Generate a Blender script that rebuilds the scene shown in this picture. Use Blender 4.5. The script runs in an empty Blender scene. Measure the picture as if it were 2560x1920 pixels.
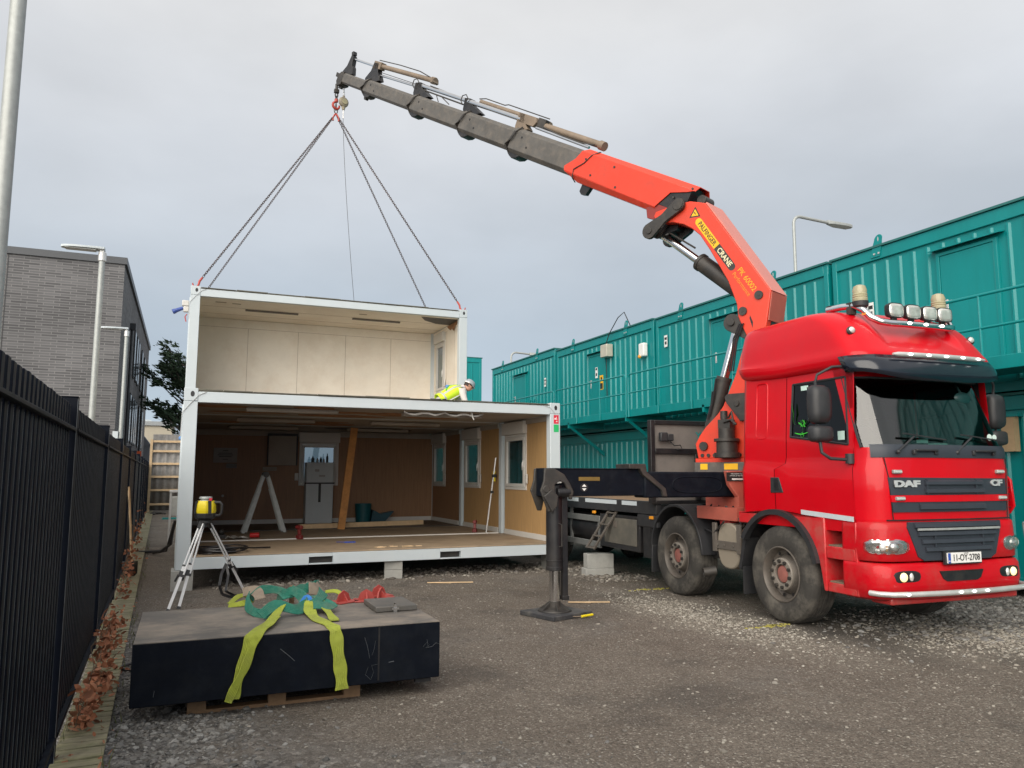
import bpy, bmesh, math, random
import numpy as np
from mathutils import Vector, Matrix
R = math.radians
PI = math.pi
sc = bpy.context.scene
COL = sc.collection

# ---------------------------------------------------------------- camera, sky, sun, exposure
cam_d = bpy.data.cameras.new('camera'); cam = bpy.data.objects.new('camera', cam_d); COL.objects.link(cam)
YAW, PITCH, ROLL = -0.40091, 0.11793, 0.00151
cy, sy, cp, sp = math.cos(YAW), math.sin(YAW), math.cos(PITCH), math.sin(PITCH)
fw = Vector((-sy*cp, cy*cp, sp)); rt = Vector((cy, sy, 0)); up = rt.cross(fw)
r2 = math.cos(ROLL)*rt+math.sin(ROLL)*up; u2 = -math.sin(ROLL)*rt+math.cos(ROLL)*up
cam.matrix_world = Matrix(((r2.x, u2.x, -fw.x, 0.0589), (r2.y, u2.y, -fw.y, -11.9963), (r2.z, u2.z, -fw.z, 1.6232), (0, 0, 0, 1)))
cam_d.sensor_fit = 'HORIZONTAL'; cam_d.sensor_width = 36.0; cam_d.lens = 36.0*1918.19/2560
cam_d.clip_start = .05; cam_d.clip_end = 2000
sc.camera = cam

SUN_EL, SUN_AZ = R(25), R(223)       # azimuth clockwise from +Y: light comes from behind the camera, from the left
sun_d = bpy.data.lights.new('sun', 'SUN'); sun_d.energy = 2.7; sun_d.angle = R(75); sun_d.color = (1, .93, .83)
sun = bpy.data.objects.new('sun', sun_d); COL.objects.link(sun)
sd = Vector((math.sin(SUN_AZ)*math.cos(SUN_EL), math.cos(SUN_AZ)*math.cos(SUN_EL), math.sin(SUN_EL)))
sun.rotation_euler = sd.to_track_quat('Z', 'Y').to_euler()

w = bpy.data.worlds.new('World'); sc.world = w; w.use_nodes = True
nt = w.node_tree; nt.nodes.clear()
N = nt.nodes.new; L = nt.links.new
out = N('ShaderNodeOutputWorld'); bg = N('ShaderNodeBackground'); L(bg.outputs[0], out.inputs[0])
sky = N('ShaderNodeTexSky'); sky.sky_type = 'NISHITA'; sky.sun_disc = False
sky.sun_elevation = SUN_EL; sky.sun_rotation = SUN_AZ; sky.air_density = 1.2; sky.dust_density = 2
tc = N('ShaderNodeTexCoord')
sep = N('ShaderNodeSeparateXYZ'); L(tc.outputs['Generated'], sep.inputs[0])
# overcast: cloud sheet whose tone follows height above the horizon, broken up by soft noise
mp = N('ShaderNodeMapping'); mp.inputs['Scale'].default_value = (1.0, 1.0, 2.2); L(tc.outputs['Generated'], mp.inputs[0])
nz = N('ShaderNodeTexNoise'); nz.inputs['Scale'].default_value = 2.1; nz.inputs['Detail'].default_value = 6; nz.inputs['Roughness'].default_value = .5
L(mp.outputs[0], nz.inputs['Vector'])
ramp = N('ShaderNodeValToRGB'); cr = ramp.color_ramp
cr.elements[0].position = 0.0; cr.elements[0].color = (.43, .52, .64, 1)
cr.elements[1].position = 1.0; cr.elements[1].color = (.74, .73, .72, 1)
for p_, c_ in [(.07, (.46, .55, .65, 1)), (.17, (.42, .49, .575, 1)), (.30, (.50, .54, .59, 1)), (.42, (.61, .63, .66, 1)), (.55, (.71, .71, .71, 1))]:
    e = cr.elements.new(p_); e.color = c_
ad = N('ShaderNodeMath'); ad.operation = 'MULTIPLY_ADD'; ad.inputs[1].default_value = .15; L(nz.outputs['Fac'], ad.inputs[0])
sb = N('ShaderNodeMath'); sb.operation = 'SUBTRACT'; L(sep.outputs['Z'], sb.inputs[0]); sb.inputs[1].default_value = .055
L(sb.outputs[0], ad.inputs[2]); L(ad.outputs[0], ramp.inputs[0])
nz2 = N('ShaderNodeTexNoise'); nz2.inputs['Scale'].default_value = 2.6; nz2.inputs['Detail'].default_value = 7; nz2.inputs['Roughness'].default_value = .5
L(mp.outputs[0], nz2.inputs['Vector'])
mr = N('ShaderNodeMapRange'); mr.inputs['From Min'].default_value = .3; mr.inputs['From Max'].default_value = .7
mr.inputs['To Min'].default_value = .86; mr.inputs['To Max'].default_value = 1.06; L(nz2.outputs['Fac'], mr.inputs['Value'])
vm = N('ShaderNodeVectorMath'); vm.operation = 'SCALE'; L(ramp.outputs[0], vm.inputs[0]); L(mr.outputs[0], vm.inputs['Scale'])
vs = N('ShaderNodeVectorMath'); vs.operation = 'SCALE'; L(sky.outputs[0], vs.inputs[0]); vs.inputs['Scale'].default_value = .10
mx = N('ShaderNodeMix'); mx.data_type = 'RGBA'; mx.inputs[0].default_value = .90; L(vs.outputs[0], mx.inputs[6]); L(vm.outputs[0], mx.inputs[7])
L(mx.outputs[2], bg.inputs[0]); bg.inputs[1].default_value = .68
sc.view_settings.view_transform = 'Standard'; sc.view_settings.look = 'None'; sc.view_settings.gamma = 1
sc.view_settings.exposure = .86
try:
    sc.cycles.max_bounces = 8; sc.cycles.transparent_max_bounces = 12; sc.cycles.use_denoising = True
except Exception: pass

# ---------------------------------------------------------------- materials
def mat(name, rgb, rough=.6, metal=0, var=.12, scale=6, bump=0, bscale=80, dirt=None, dscale=2.5, damt=.5, coat=0, spec=.5, stretch=None, alpha=1, trans=0, emis=None, coord='Object'):
    m = bpy.data.materials.new(name); m.use_nodes = True
    nt = m.node_tree; b = nt.nodes['Principled BSDF']; N = nt.nodes.new; L = nt.links.new
    tc = N('ShaderNodeTexCoord'); src = tc.outputs[coord]
    if stretch:
        mp = N('ShaderNodeMapping'); mp.inputs['Scale'].default_value = stretch; L(src, mp.inputs[0]); src = mp.outputs[0]
    n = N('ShaderNodeTexNoise'); n.inputs['Scale'].default_value = scale; n.inputs['Detail'].default_value = 6; n.inputs['Roughness'].default_value = .65; L(src, n.inputs['Vector'])
    r = N('ShaderNodeValToRGB'); e = r.color_ramp.elements
    e[0].position = .3; e[1].position = .72
    e[0].color = tuple(min(1, c*(1-var)) for c in rgb)+(1,); e[1].color = tuple(min(1, c*(1+var)) for c in rgb)+(1,)
    L(n.outputs['Fac'], r.inputs[0]); colr = r.outputs[0]
    if dirt:
        n2 = N('ShaderNodeTexNoise'); n2.inputs['Scale'].default_value = dscale; n2.inputs['Detail'].default_value = 9; n2.inputs['Roughness'].default_value = .72; L(src, n2.inputs['Vector'])
        mr = N('ShaderNodeMapRange'); mr.inputs['From Min'].default_value = .46; mr.inputs['From Max'].default_value = .72; mr.inputs['To Max'].default_value = damt; L(n2.outputs['Fac'], mr.inputs['Value'])
        mx = N('ShaderNodeMix'); mx.data_type = 'RGBA'; L(mr.outputs[0], mx.inputs[0]); L(colr, mx.inputs[6]); mx.inputs[7].default_value = tuple(dirt)+(1,); colr = mx.outputs[2]
    L(colr, b.inputs['Base Color'])
    rr = N('ShaderNodeMapRange'); rr.inputs['To Min'].default_value = max(0, rough-.08); rr.inputs['To Max'].default_value = min(1, rough+.1); L(n.outputs['Fac'], rr.inputs['Value']); L(rr.outputs[0], b.inputs['Roughness'])
    b.inputs['Metallic'].default_value = metal; b.inputs['Coat Weight'].default_value = coat; b.inputs['Coat Roughness'].default_value = .08
    b.inputs['Specular IOR Level'].default_value = spec
    if bump:
        nb = N('ShaderNodeTexNoise'); nb.inputs['Scale'].default_value = bscale; nb.inputs['Detail'].default_value = 5; L(src, nb.inputs['Vector'])
        bp = N('ShaderNodeBump'); bp.inputs['Strength'].default_value = bump; bp.inputs['Distance'].default_value = .01; L(nb.outputs['Fac'], bp.inputs['Height']); L(bp.outputs[0], b.inputs['Normal'])
    if trans: b.inputs['Transmission Weight'].default_value = trans; b.inputs['IOR'].default_value = 1.45
    if alpha < 1: b.inputs['Alpha'].default_value = alpha
    if emis: b.inputs['Emission Color'].default_value = tuple(emis[0])+(1,); b.inputs['Emission Strength'].default_value = emis[1]
    return m

def glass_mat(name, tint, alpha, rough=.03):
    m = bpy.data.materials.new(name); m.use_nodes = True; nt = m.node_tree; nt.nodes.clear(); N = nt.nodes.new; L = nt.links.new
    o = N('ShaderNodeOutputMaterial'); g = N('ShaderNodeBsdfGlossy'); g.inputs['Roughness'].default_value = rough
    t = N('ShaderNodeBsdfTransparent'); t.inputs[0].default_value = tuple(tint)+(1,)
    f = N('ShaderNodeLayerWeight'); f.inputs[0].default_value = .5
    pw = N('ShaderNodeMath'); pw.operation = 'POWER'; pw.inputs[1].default_value = 4.0; L(f.outputs['Facing'], pw.inputs[0])
    ma = N('ShaderNodeMath'); ma.operation = 'MULTIPLY_ADD'; ma.use_clamp = True; ma.inputs[1].default_value = .85; ma.inputs[2].default_value = alpha+.04; L(pw.outputs[0], ma.inputs[0])
    m1 = N('ShaderNodeMixShader'); L(ma.outputs[0], m1.inputs[0]); L(t.outputs[0], m1.inputs[1]); L(g.outputs[0], m1.inputs[2])
    L(m1.outputs[0], o.inputs[0]); return m

# ---------------------------------------------------------------- mesh building
class MB:
    def __init__(s): s.v = []; s.f = []
    def add(s, v, f):
        o = len(s.v); s.v += [tuple(p) for p in v]; s.f += [tuple(i+o for i in q) for q in f]; return s
    def bx(s, x0, x1, y0, y1, z0, z1, M=None):
        v = [(x, y, z) for z in (z0, z1) for y in (y0, y1) for x in (x0, x1)]
        if M is not None: v = [M @ Vector(p) for p in v]
        return s.add(v, [(0, 2, 3, 1), (4, 5, 7, 6), (0, 1, 5, 4), (2, 6, 7, 3), (0, 4, 6, 2), (1, 3, 7, 5)])
    def bar(s, p, q, a, b, upv=(0, 0, 1)):      # rectangular bar from p to q, a wide, b deep
        p = Vector(p); q = Vector(q); d = (q-p).normalized(); u = Vector(upv); x = d.cross(u)
        if x.length < 1e-4: x = d.cross(Vector((0, 1, 0)))
        x.normalize(); y = x.cross(d)
        v = [c+x*i*a/2+y*j*b/2 for c in (p, q) for i, j in ((-1, -1), (1, -1), (1, 1), (-1, 1))]
        return s.add(v, [(3, 2, 1, 0), (4, 5, 6, 7), (0, 1, 5, 4), (1, 2, 6, 5), (2, 3, 7, 6), (3, 0, 4, 7)])
    def cyl(s, p, q, r, r2=None, n=16, cap=True):
        p = Vector(p); q = Vector(q); r2 = r if r2 is None else r2; d = (q-p).normalized()
        x = d.orthogonal().normalized(); y = d.cross(x)
        v = [p+(x*math.cos(a)+y*math.sin(a))*r for a in [2*PI*i/n for i in range(n)]]+[q+(x*math.cos(a)+y*math.sin(a))*r2 for a in [2*PI*i/n for i in range(n)]]
        f = [(i, (i+1) % n, n+(i+1) % n, n+i) for i in range(n)]
        if cap: f += [tuple(range(n-1, -1, -1)), tuple(range(n, 2*n))]
        return s.add(v, f)
    def tube(s, pts, r, n=8, closed=False, cap=True, flat=None):
        pts = [Vector(p) for p in pts]; m = len(pts); rings = []; prev = None
        for i, p in enumerate(pts):
            if closed: d = pts[(i+1) % m]-pts[i-1]
            else: d = pts[min(i+1, m-1)]-pts[max(i-1, 0)]
            d.normalize()
            if prev is None: x = d.orthogonal().normalized()
            else: x = (prev-d*prev.dot(d)).normalized()
            prev = x; y = d.cross(x); rr = r[i] if isinstance(r, (list, tuple)) else r
            rings.append([p+(x*math.cos(a)+y*math.sin(a)*(flat or 1))*rr for a in [2*PI*k/n for k in range(n)]])
        return s.loft(rings, closed_path=closed, cap=cap and not closed)
    def loft(s, rings, closed_path=False, cap=True, ring_closed=True, skip=None):

        n = len(rings[0]); m = len(rings); v = [p for r_ in rings for p in r_]; f = []
        for i in range(m if closed_path else m-1):
            j = (i+1) % m
            for k in range(n if ring_closed else n-1):
                if skip and skip(i, k): continue
                k2 = (k+1) % n; f.append((i*n+k, i*n+k2, j*n+k2, j*n+k))
        if cap and ring_closed: f += [tuple(range(n-1, -1, -1)), tuple((m-1)*n+k for k in range(n))]
        return s.add(v, f)
    def prism(s, poly, ax, t0, t1):             # poly in the two axes other than ax
        n = len(poly)
        def P(a, b, t): return {'x': (t, a, b), 'y': (a, t, b), 'z': (a, b, t)}[ax]
        v = [P(a, b, t0) for a, b in poly]+[P(a, b, t1) for a, b in poly]
        f = [tuple(range(n)), tuple(range(2*n-1, n-1, -1))]+[(i, n+i, n+(i+1) % n, (i+1) % n) for i in range(n)]
        return s.add(v, f)
    def lathe(s, prof, p=(0, 0, 0), q=(0, 0, 1), n=24):   # prof: (radius, height along axis)
        p = Vector(p); d = (Vector(q)-p).normalized(); x = d.orthogonal().normalized(); y = d.cross(x)
        rings = [[p+d*h+(x*math.cos(a)+y*math.sin(a))*max(r, 1e-4) for a in [2*PI*k/n for k in range(n)]] for r, h in prof]
        return s.loft(rings, closed_path=(prof[0][0] > 1e-3 and prof[-1][0] > 1e-3), cap=False)
    def ball(s, c, rx, ry=None, rz=None, n=12, m=8):
        ry = rx if ry is None else ry; rz = rx if rz is None else rz
        rings = [[(c[0]+rx*math.sin(t)*math.cos(a), c[1]+ry*math.sin(t)*math.sin(a), c[2]+rz*math.cos(t)) for a in [2*PI*k/n for k in range(n)]] for t in [PI*(i+.02)/(m+.04) for i in range(m+1)]]
        return s.loft(rings)
    def quad(s, a, b, c, d): return s.add([a, b, c, d], [(0, 1, 2, 3)])
    def merge(s, o): return s.add(o.v, o.f)
    def xf(s, M): s.v = [tuple(M @ Vector(p)) for p in s.v]; return s
    def build(s, name, m, parent=None, bevel=0, ang=35, sub=0, segs=2, label=None, recalc=True):
        me = bpy.data.meshes.new(name); me.from_pydata(s.v, [], s.f); me.validate()
        b = bmesh.new(); b.from_mesh(me); bmesh.ops.delete(b, geom=[v_ for v_ in b.verts if not v_.link_faces], context='VERTS')
        if recalc: bmesh.ops.recalc_face_normals(b, faces=b.faces)
        b.to_mesh(me); b.free()
        me.materials.append(m); me.polygons.foreach_set('use_smooth', [True]*len(me.polygons))
        me.set_sharp_from_angle(angle=R(ang))
        o = bpy.data.objects.new(name, me); COL.objects.link(o)
        if parent is not None: o.parent = parent
        if bevel:
            bm = o.modifiers.new('bevel', 'BEVEL'); bm.width = bevel; bm.segments = segs; bm.limit_method = 'ANGLE'; bm.angle_limit = R(40); bm.harden_normals = False
        if sub:
            sm = o.modifiers.new('sub', 'SUBSURF'); sm.levels = sub; sm.render_levels = sub
        if label: o['label'] = label
        return o

def thing(name, label, cat, loc=(0, 0, 0), rotz=0, group=None):
    o = bpy.data.objects.new(name, None); COL.objects.link(o); o.location = loc; o.rotation_euler = (0, 0, rotz)
    o['label'] = label; o['category'] = cat
    if group: o['group'] = group
    return o
def tag(o, label, cat, group=None):
    o['label'] = label; o['category'] = cat
    if group: o['group'] = group
    return o
def kind(o, k): o['kind'] = k; return o
def text(name, s, size, m, parent, loc, rot, ext=.002, align='CENTER', bold=0, sx=1, label=None):
    c = bpy.data.curves.new(name, 'FONT'); c.body = s; c.size = size; c.extrude = ext; c.align_x = align; c.align_y = 'CENTER'; c.offset = bold; c.space_character = 1.0
    t = bpy.data.objects.new(name, c); COL.objects.link(t)
    bpy.context.view_layer.update()
    me = bpy.data.meshes.new_from_object(t.evaluated_get(bpy.context.evaluated_depsgraph_get()))
    bpy.data.objects.remove(t); me.materials.clear(); me.materials.append(m)
    o = bpy.data.objects.new(name, me); COL.objects.link(o); o.parent = parent
    o.location = loc
    if isinstance(rot, Matrix): o.rotation_euler = rot.to_euler()
    else: o.rotation_euler = rot
    o.scale = (sx, 1, 1)
    if label: o['label'] = label
    return o
def copy_tree(o, parent=None):
    c = o.copy(); COL.objects.link(c)
    if parent is not None: c.parent = parent
    for ch in list(o.children): copy_tree(ch, c)
    return c
rnd = random.Random(7)

M_ = {}
M_['white'] = mat('white_paint', (.50, .555, .585), .45, var=.04, dirt=(.40, .38, .34), dscale=3, damt=.16)
M_['white_in'] = mat('cream_lining', (.82, .765, .665), .6, var=.05, scale=2, dirt=(.62, .50, .38), dscale=1.3, damt=.4)
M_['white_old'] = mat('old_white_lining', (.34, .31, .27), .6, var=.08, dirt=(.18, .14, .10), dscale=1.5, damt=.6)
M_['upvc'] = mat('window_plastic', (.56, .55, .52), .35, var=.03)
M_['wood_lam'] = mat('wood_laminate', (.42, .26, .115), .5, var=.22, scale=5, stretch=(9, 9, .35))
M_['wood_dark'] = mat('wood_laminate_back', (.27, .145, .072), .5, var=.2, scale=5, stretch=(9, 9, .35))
M_['ply'] = mat('floor_board', (.30, .225, .15), .6, var=.15, scale=3, dirt=(.17, .12, .08), dscale=1.6, damt=.7)
M_['timber'] = mat('sawn_timber', (.25, .15, .08), .7, var=.2, scale=7, stretch=(3, 3, 3), bump=.2)
M_['timber_pale'] = mat('pale_timber', (.62, .45, .27), .7, var=.15, scale=7)
M_['roofing'] = mat('roof_sheet', (.13, .125, .10), .8, var=.3, scale=9, bump=.4)
M_['black'] = mat('black_paint', (.012, .012, .014), .38, var=.25, scale=10, dirt=(.07, .06, .05), dscale=4, damt=.35)
M_['blackp'] = mat('black_plastic', (.022, .023, .026), .5, var=.15, dirt=(.06, .055, .05), dscale=5, damt=.3)
M_['navy'] = mat('dark_navy_steel', (.003, .005, .010), .6, spec=.14, var=.25, scale=8, dirt=(.03, .033, .036), dscale=5, damt=.25)
M_['fence'] = mat('fence_coating', (.0018, .0035, .0085), .5, spec=.12, var=.2, scale=12, dirt=(.012, .015, .02), dscale=6, damt=.2, stretch=(1, 1, .4))
M_['galv'] = mat('galvanised_steel', (.36, .38, .37), .5, metal=.3, var=.14, scale=14)
M_['chrome'] = mat('polished_steel', (.72, .72, .72), .12, metal=1, var=.06)
M_['alu'] = mat('aluminium', (.62, .62, .61), .36, metal=.5, var=.1)
M_['teal'] = mat('teal_paint', (.0005, .215, .218), .30, spec=.5, var=.06, scale=1.2, dirt=(.004, .155, .155), dscale=2.2, damt=.35, stretch=(2.5, 2.5, .3))
M_['teal_rib'] = M_['teal']
M_['red'] = mat('red_truck_paint', (.54, .001, .008), .34, var=.06, scale=1.5, coat=.32, spec=.2, dirt=(.34, .025, .028), dscale=1.8, damt=.22)
M_['red_film'] = mat('red_paint_road_film', (.50, .002, .009), .40, var=.08, scale=2, coat=.25, spec=.2, dirt=(.27, .085, .07), dscale=2.6, damt=.4)
M_['red_dirty'] = mat('dusty_red_paint', (.52, .015, .02), .42, var=.1, scale=3, dirt=(.30, .15, .12), dscale=4, damt=.55, coat=.3)
M_['orange'] = mat('orange_crane_paint', (.67, .043, .015), .42, var=.07, scale=2, dirt=(.30, .06, .035), dscale=2.2, damt=.45, coat=.15)
M_['maroon'] = mat('weathered_crane_paint', (.42, .10, .07), .55, var=.12, scale=3, dirt=(.25, .09, .06), dscale=4, damt=.4)
M_['boomgrey'] = mat('boom_steel', (.088, .083, .076), .5, var=.22, scale=4, dirt=(.22, .18, .14), dscale=7, damt=.35, stretch=(1, 1, 1))
M_['tan'] = mat('dusty_cylinder', (.19, .145, .105), .55, var=.22, scale=5)
M_['dark'] = mat('dark_steel', (.03, .028, .026), .5, var=.3, dirt=(.10, .08, .06), dscale=7, damt=.4)
M_['tyre'] = mat('tyre_rubber', (.042, .039, .035), .85, var=.2, scale=9, dirt=(.20, .18, .15), dscale=4, damt=.6, bump=.2)
M_['rim'] = mat('painted_wheel_steel', (.13, .115, .10), .5, metal=.2, var=.2, scale=8, dirt=(.12, .09, .07), dscale=6, damt=.5)
M_['hub'] = mat('faded_red_hub', (.30, .11, .09), .6, var=.2, scale=8)
M_['concrete'] = mat('concrete_block', (.34, .34, .32), .85, var=.14, scale=7, bump=.3, bscale=60, dirt=(.24, .23, .2), damt=.5)
M_['lens'] = glass_mat('clear_lens', (.9, .9, .9), .25, .05)
M_['windscreen'] = glass_mat('windscreen_glass', (.26, .43, .40), .075, .06)
M_['sideglass'] = glass_mat('tinted_side_glass', (.10, .12, .12), .0, .02)
M_['pane'] = glass_mat('window_glass', (.42, .48, .50), .12, .03)
M_['lampglass'] = mat('lit_reflector', (.75, .75, .72), .2, metal=.4)
M_['led'] = mat('white_led', (.9, .9, .88), .3, emis=((1, 1, .97), 1.6))
M_['warm'] = mat('warm_lamp', (.95, .8, .5), .3, emis=((1, .66, .25), .7))
M_['amber'] = mat('amber_lens', (.75, .30, .02), .3, var=.05)
M_['yellow'] = mat('yellow_plastic', (.78, .62, .015), .35, var=.04)
M_['yellowstk'] = mat('yellow_sticker', (.78, .44, .01), .5, var=.03)
M_['sticker'] = mat('white_sticker', (.75, .75, .73), .5, var=.04)
M_['blackstk'] = mat('black_print', (.02, .02, .02), .5, var=.05)
M_['hivis'] = mat('hi_vis_cloth', (.60, .85, .03), .7, var=.1, scale=20)
M_['reflect'] = mat('reflective_tape', (.42, .42, .40), .4, var=.05)
M_['skin'] = mat('skin', (.55, .30, .21), .5, var=.05)
M_['hair'] = mat('dark_hair', (.03, .02, .015), .7)
M_['jumper'] = mat('pale_jumper', (.62, .58, .56), .8, var=.06)
M_['trouser'] = mat('navy_trousers', (.02, .025, .045), .8)
M_['helmet'] = mat('grey_helmet', (.30, .34, .37), .35, var=.03)
M_['badge'] = mat('badge_silver', (.60, .61, .62), .35, metal=.4, var=.03)
M_['grille'] = mat('grille_grey', (.030, .036, .048), .5, var=.1)
# ---------------------------------------------------------------- ground
def ground_mat():
    m = bpy.data.materials.new('gravel_yard'); m.use_nodes = True; nt = m.node_tree; b = nt.nodes['Principled BSDF']; N = nt.nodes.new; L = nt.links.new
    tc = N('ShaderNodeTexCoord'); P = tc.outputs['Object']
    def noise(s, d=6, r=.6):
        n = N('ShaderNodeTexNoise'); n.inputs['Scale'].default_value = s; n.inputs['Detail'].default_value = d; n.inputs['Roughness'].default_value = r; L(P, n.inputs['Vector']); return n.outputs['Fac']
    def rng(x, a, b_, c=0, d=1):
        r = N('ShaderNodeMapRange'); r.inputs['From Min'].default_value = a; r.inputs['From Max'].default_value = b_; r.inputs['To Min'].default_value = c; r.inputs['To Max'].default_value = d; L(x, r.inputs['Value']); return r.outputs[0]
    def mixc(f, a, c):
        x = N('ShaderNodeMix'); x.data_type = 'RGBA'
        if hasattr(f, 'links') or hasattr(f, 'is_linked'): L(f, x.inputs[0])
        else: x.inputs[0].default_value = f
        for i, q in ((6, a), (7, c)):
            if isinstance(q, tuple): x.inputs[i].default_value = q+(1,)
            else: L(q, x.inputs[i])
        return x.outputs[2]
    def mth(op, a, c):
        x = N('ShaderNodeMath'); x.operation = op
        for i, q in ((0, a), (1, c)):
            if isinstance(q, (int, float)): x.inputs[i].default_value = q
            else: L(q, x.inputs[i])
        x.use_clamp = True; return x.outputs[0]
    def blob(cx, cy, rx, ry, rot=0):
        mp = N('ShaderNodeMapping'); mp.vector_type = 'TEXTURE'; mp.inputs['Location'].default_value = (cx, cy, 0); mp.inputs['Rotation'].default_value = (0, 0, R(rot)); mp.inputs['Scale'].default_value = (rx, ry, 1); L(P, mp.inputs[0])
        g = N('ShaderNodeTexGradient'); g.gradient_type = 'SPHERICAL'; L(mp.outputs[0], g.inputs[0]); return g.outputs['Fac']
    def stones(s, white, lo, hi):
        v = N('ShaderNodeTexVoronoi'); v.inputs['Scale'].default_value = s; L(P, v.inputs['Vector'])
        sx = N('ShaderNodeSeparateColor'); L(v.outputs['Color'], sx.inputs[0])
        r = N('ShaderNodeValToRGB'); e = r.color_ramp.elements; e[0].color = lo+(1,); e[1].position = 1; e[1].color = white+(1,)
        k = e.new(.5); k.color = tuple((a+c)/2 for a, c in zip(lo, hi))+(1,); k = e.new(.9); k.color = hi+(1,); r.color_ramp.elements[-1].position = .985
        L(sx.outputs[0], r.inputs[0]); return r.outputs[0], v.outputs['Distance']
    c1, d1 = stones(85, (.42, .39, .34), (.080, .066, .054), (.205, .175, .145))
    c2, d2 = stones(24, (.44, .42, .39), (.075, .073, .070), (.26, .25, .235))
    c3, d3 = stones(42, (.46, .43, .37), (.15, .135, .11), (.33, .30, .25))
    brown = mixc(rng(noise(1.3, 9, .75), .36, .64), (.150, .124, .100), (.285, .248, .205))
    base = mixc(rng(noise(45, 4), .3, .62, .35, .95), brown, c1)
    nb = noise(1.7, 5)
    dark = mth('ADD', mth('MULTIPLY', blob(-.3, -5.2, 1.2, 4.0), 2.6), mth('MULTIPLY', rng(noise(.55, 5), .55, .72), .55))
    dark = mth('ADD', dark, mth('MULTIPLY', blob(.6, -8.4, 1.9, 1.4), 1.7))
    base = mixc(mth('MULTIPLY', dark, rng(nb, .3, .6, .3, 1)), base, c2)
    pale = mth('ADD', mth('MULTIPLY', blob(5.62, -4.6, .80, 2.8, 0), 1.9), mth('MULTIPLY', blob(7.75, -6.55, 1.8, 1.6, -12), 1.8))
    pale = mth('MULTIPLY', pale, rng(noise(2.4, 6), .33, .56))
    base = mixc(pale, base, c3)
    coarse = mth('MULTIPLY', mth('MULTIPLY', blob(9.4, -5.3, 3.0, 2.2, 0), 2.0), rng(nb, .3, .6, .4, 1))
    base = mixc(coarse, base, c2)
    damp = mth('MULTIPLY', blob(5.2, -2.1, 3.2, 1.7, 5), rng(noise(1.1, 6), .4, .6))
    base = mixc(mth('MULTIPLY', damp, .6), base, (.075, .055, .036))
    wet = mth('ADD', rng(noise(.9, 6), .53, .66, 0, .6), mth('MULTIPLY', blob(6.4, -5.9, .42, 1.9, -8), .9))
    base = mixc(wet, base, (.085, .075, .066))
    L(base, b.inputs['Base Color'])
    b.inputs['Roughness'].default_value = .88; b.inputs['Specular IOR Level'].default_value = .3
    h = N('ShaderNodeMath'); h.operation = 'ADD'; L(d1, h.inputs[0]); L(d2, h.inputs[1])
    bp = N('ShaderNodeBump'); bp.inputs['Strength'].default_value = .9; bp.inputs['Distance'].default_value = .012; bp.invert = True; L(h.outputs[0], bp.inputs['Height'])
    bp2 = N('ShaderNodeBump'); bp2.inputs['Strength'].default_value = .7; bp2.inputs['Distance'].default_value = .06; L(noise(5, 8, .7), bp2.inputs['Height']); L(bp.outputs[0], bp2.inputs['Normal'])
    L(bp2.outputs[0], b.inputs['Normal']); return m
kind(MB().bx(-400, 400, -60, 700, -.5, 0).build('ground', ground_mat()), 'structure')

def stone_mat(name, stops):
    m = bpy.data.materials.new(name); m.use_nodes = True; nt = m.node_tree; b = nt.nodes['Principled BSDF']
    g = nt.nodes.new('ShaderNodeNewGeometry'); r = nt.nodes.new('ShaderNodeValToRGB'); e = r.color_ramp.elements
    e[0].color = stops[0]+(1,); e[1].color = stops[-1]+(1,)
    for i, s in enumerate(stops[1:-1]): k = e.new((i+1)/(len(stops)-1)); k.color = s+(1,)
    nt.links.new(g.outputs['Random Per Island'], r.inputs[0]); nt.links.new(r.outputs[0], b.inputs['Base Color']); b.inputs['Roughness'].default_value = .85
    return m
def scatter(name, n, area, size, m, seed, flat=.55):
    rg = np.random.default_rng(seed)
    t = (1+5**.5)/2
    V0 = np.array([(-1, t, 0), (1, t, 0), (-1, -t, 0), (1, -t, 0), (0, -1, t), (0, 1, t), (0, -1, -t), (0, 1, -t), (t, 0, -1), (t, 0, 1), (-t, 0, -1), (-t, 0, 1)])/1.9
    F0 = [(0, 11, 5), (0, 5, 1), (0, 1, 7), (0, 7, 10), (0, 10, 11), (1, 5, 9), (5, 11, 4), (11, 10, 2), (10, 7, 6), (7, 1, 8), (3, 9, 4), (3, 4, 2), (3, 2, 6), (3, 6, 8), (3, 8, 9), (4, 9, 5), (2, 4, 11), (6, 2, 10), (8, 6, 7), (9, 8, 1)]
    vs = []; fs = []; k = 0
    for i in range(n):
        p = area(rg)
        if p is None: continue
        s = size[0]+(size[1]-size[0])*rg.random()**3
        a = rg.random()*6.28; c, sn = math.cos(a), math.sin(a)
        v = V0*(1+rg.normal(0, .16, (12, 3)))*s*np.array([1, .55+.4*rg.random(), flat*(.6+.5*rg.random())])
        v = v @ np.array([[c, sn, 0], [-sn, c, 0], [0, 0, 1]]); tl = rg.normal(0, .2); v[:, 2] += v[:, 0]*tl
        vs.append(v+np.array([p[0], p[1], s*flat*.22])); fs += [(a_+k, b_+k, c_+k) for a_, b_, c_ in F0]; k += 12
    me = bpy.data.meshes.new(name); me.from_pydata(np.concatenate(vs).tolist(), [], fs); me.materials.append(m)
    o = bpy.data.objects.new(name, me); COL.objects.link(o); kind(o, 'stuff'); return o
def ell(cx, cy, rx, ry, rot=0):
    c, s = math.cos(R(rot)), math.sin(R(rot))
    def f(rg):
        x, y = rg.normal(0, .45, 2)
        x *= rx; y *= ry
        return (cx+x*c-y*s, cy+x*s+y*c)
    return f
def boxa(x0, x1, y0, y1):
    def f(rg): 
        x = x0+(x1-x0)*rg.random(); y = y0+(y1-y0)*rg.random()**1.0
        if (x < -.2 and y > -8 and x < -.35-(y+6.95)*.026): return None
        return (x, y)
    return f
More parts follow.
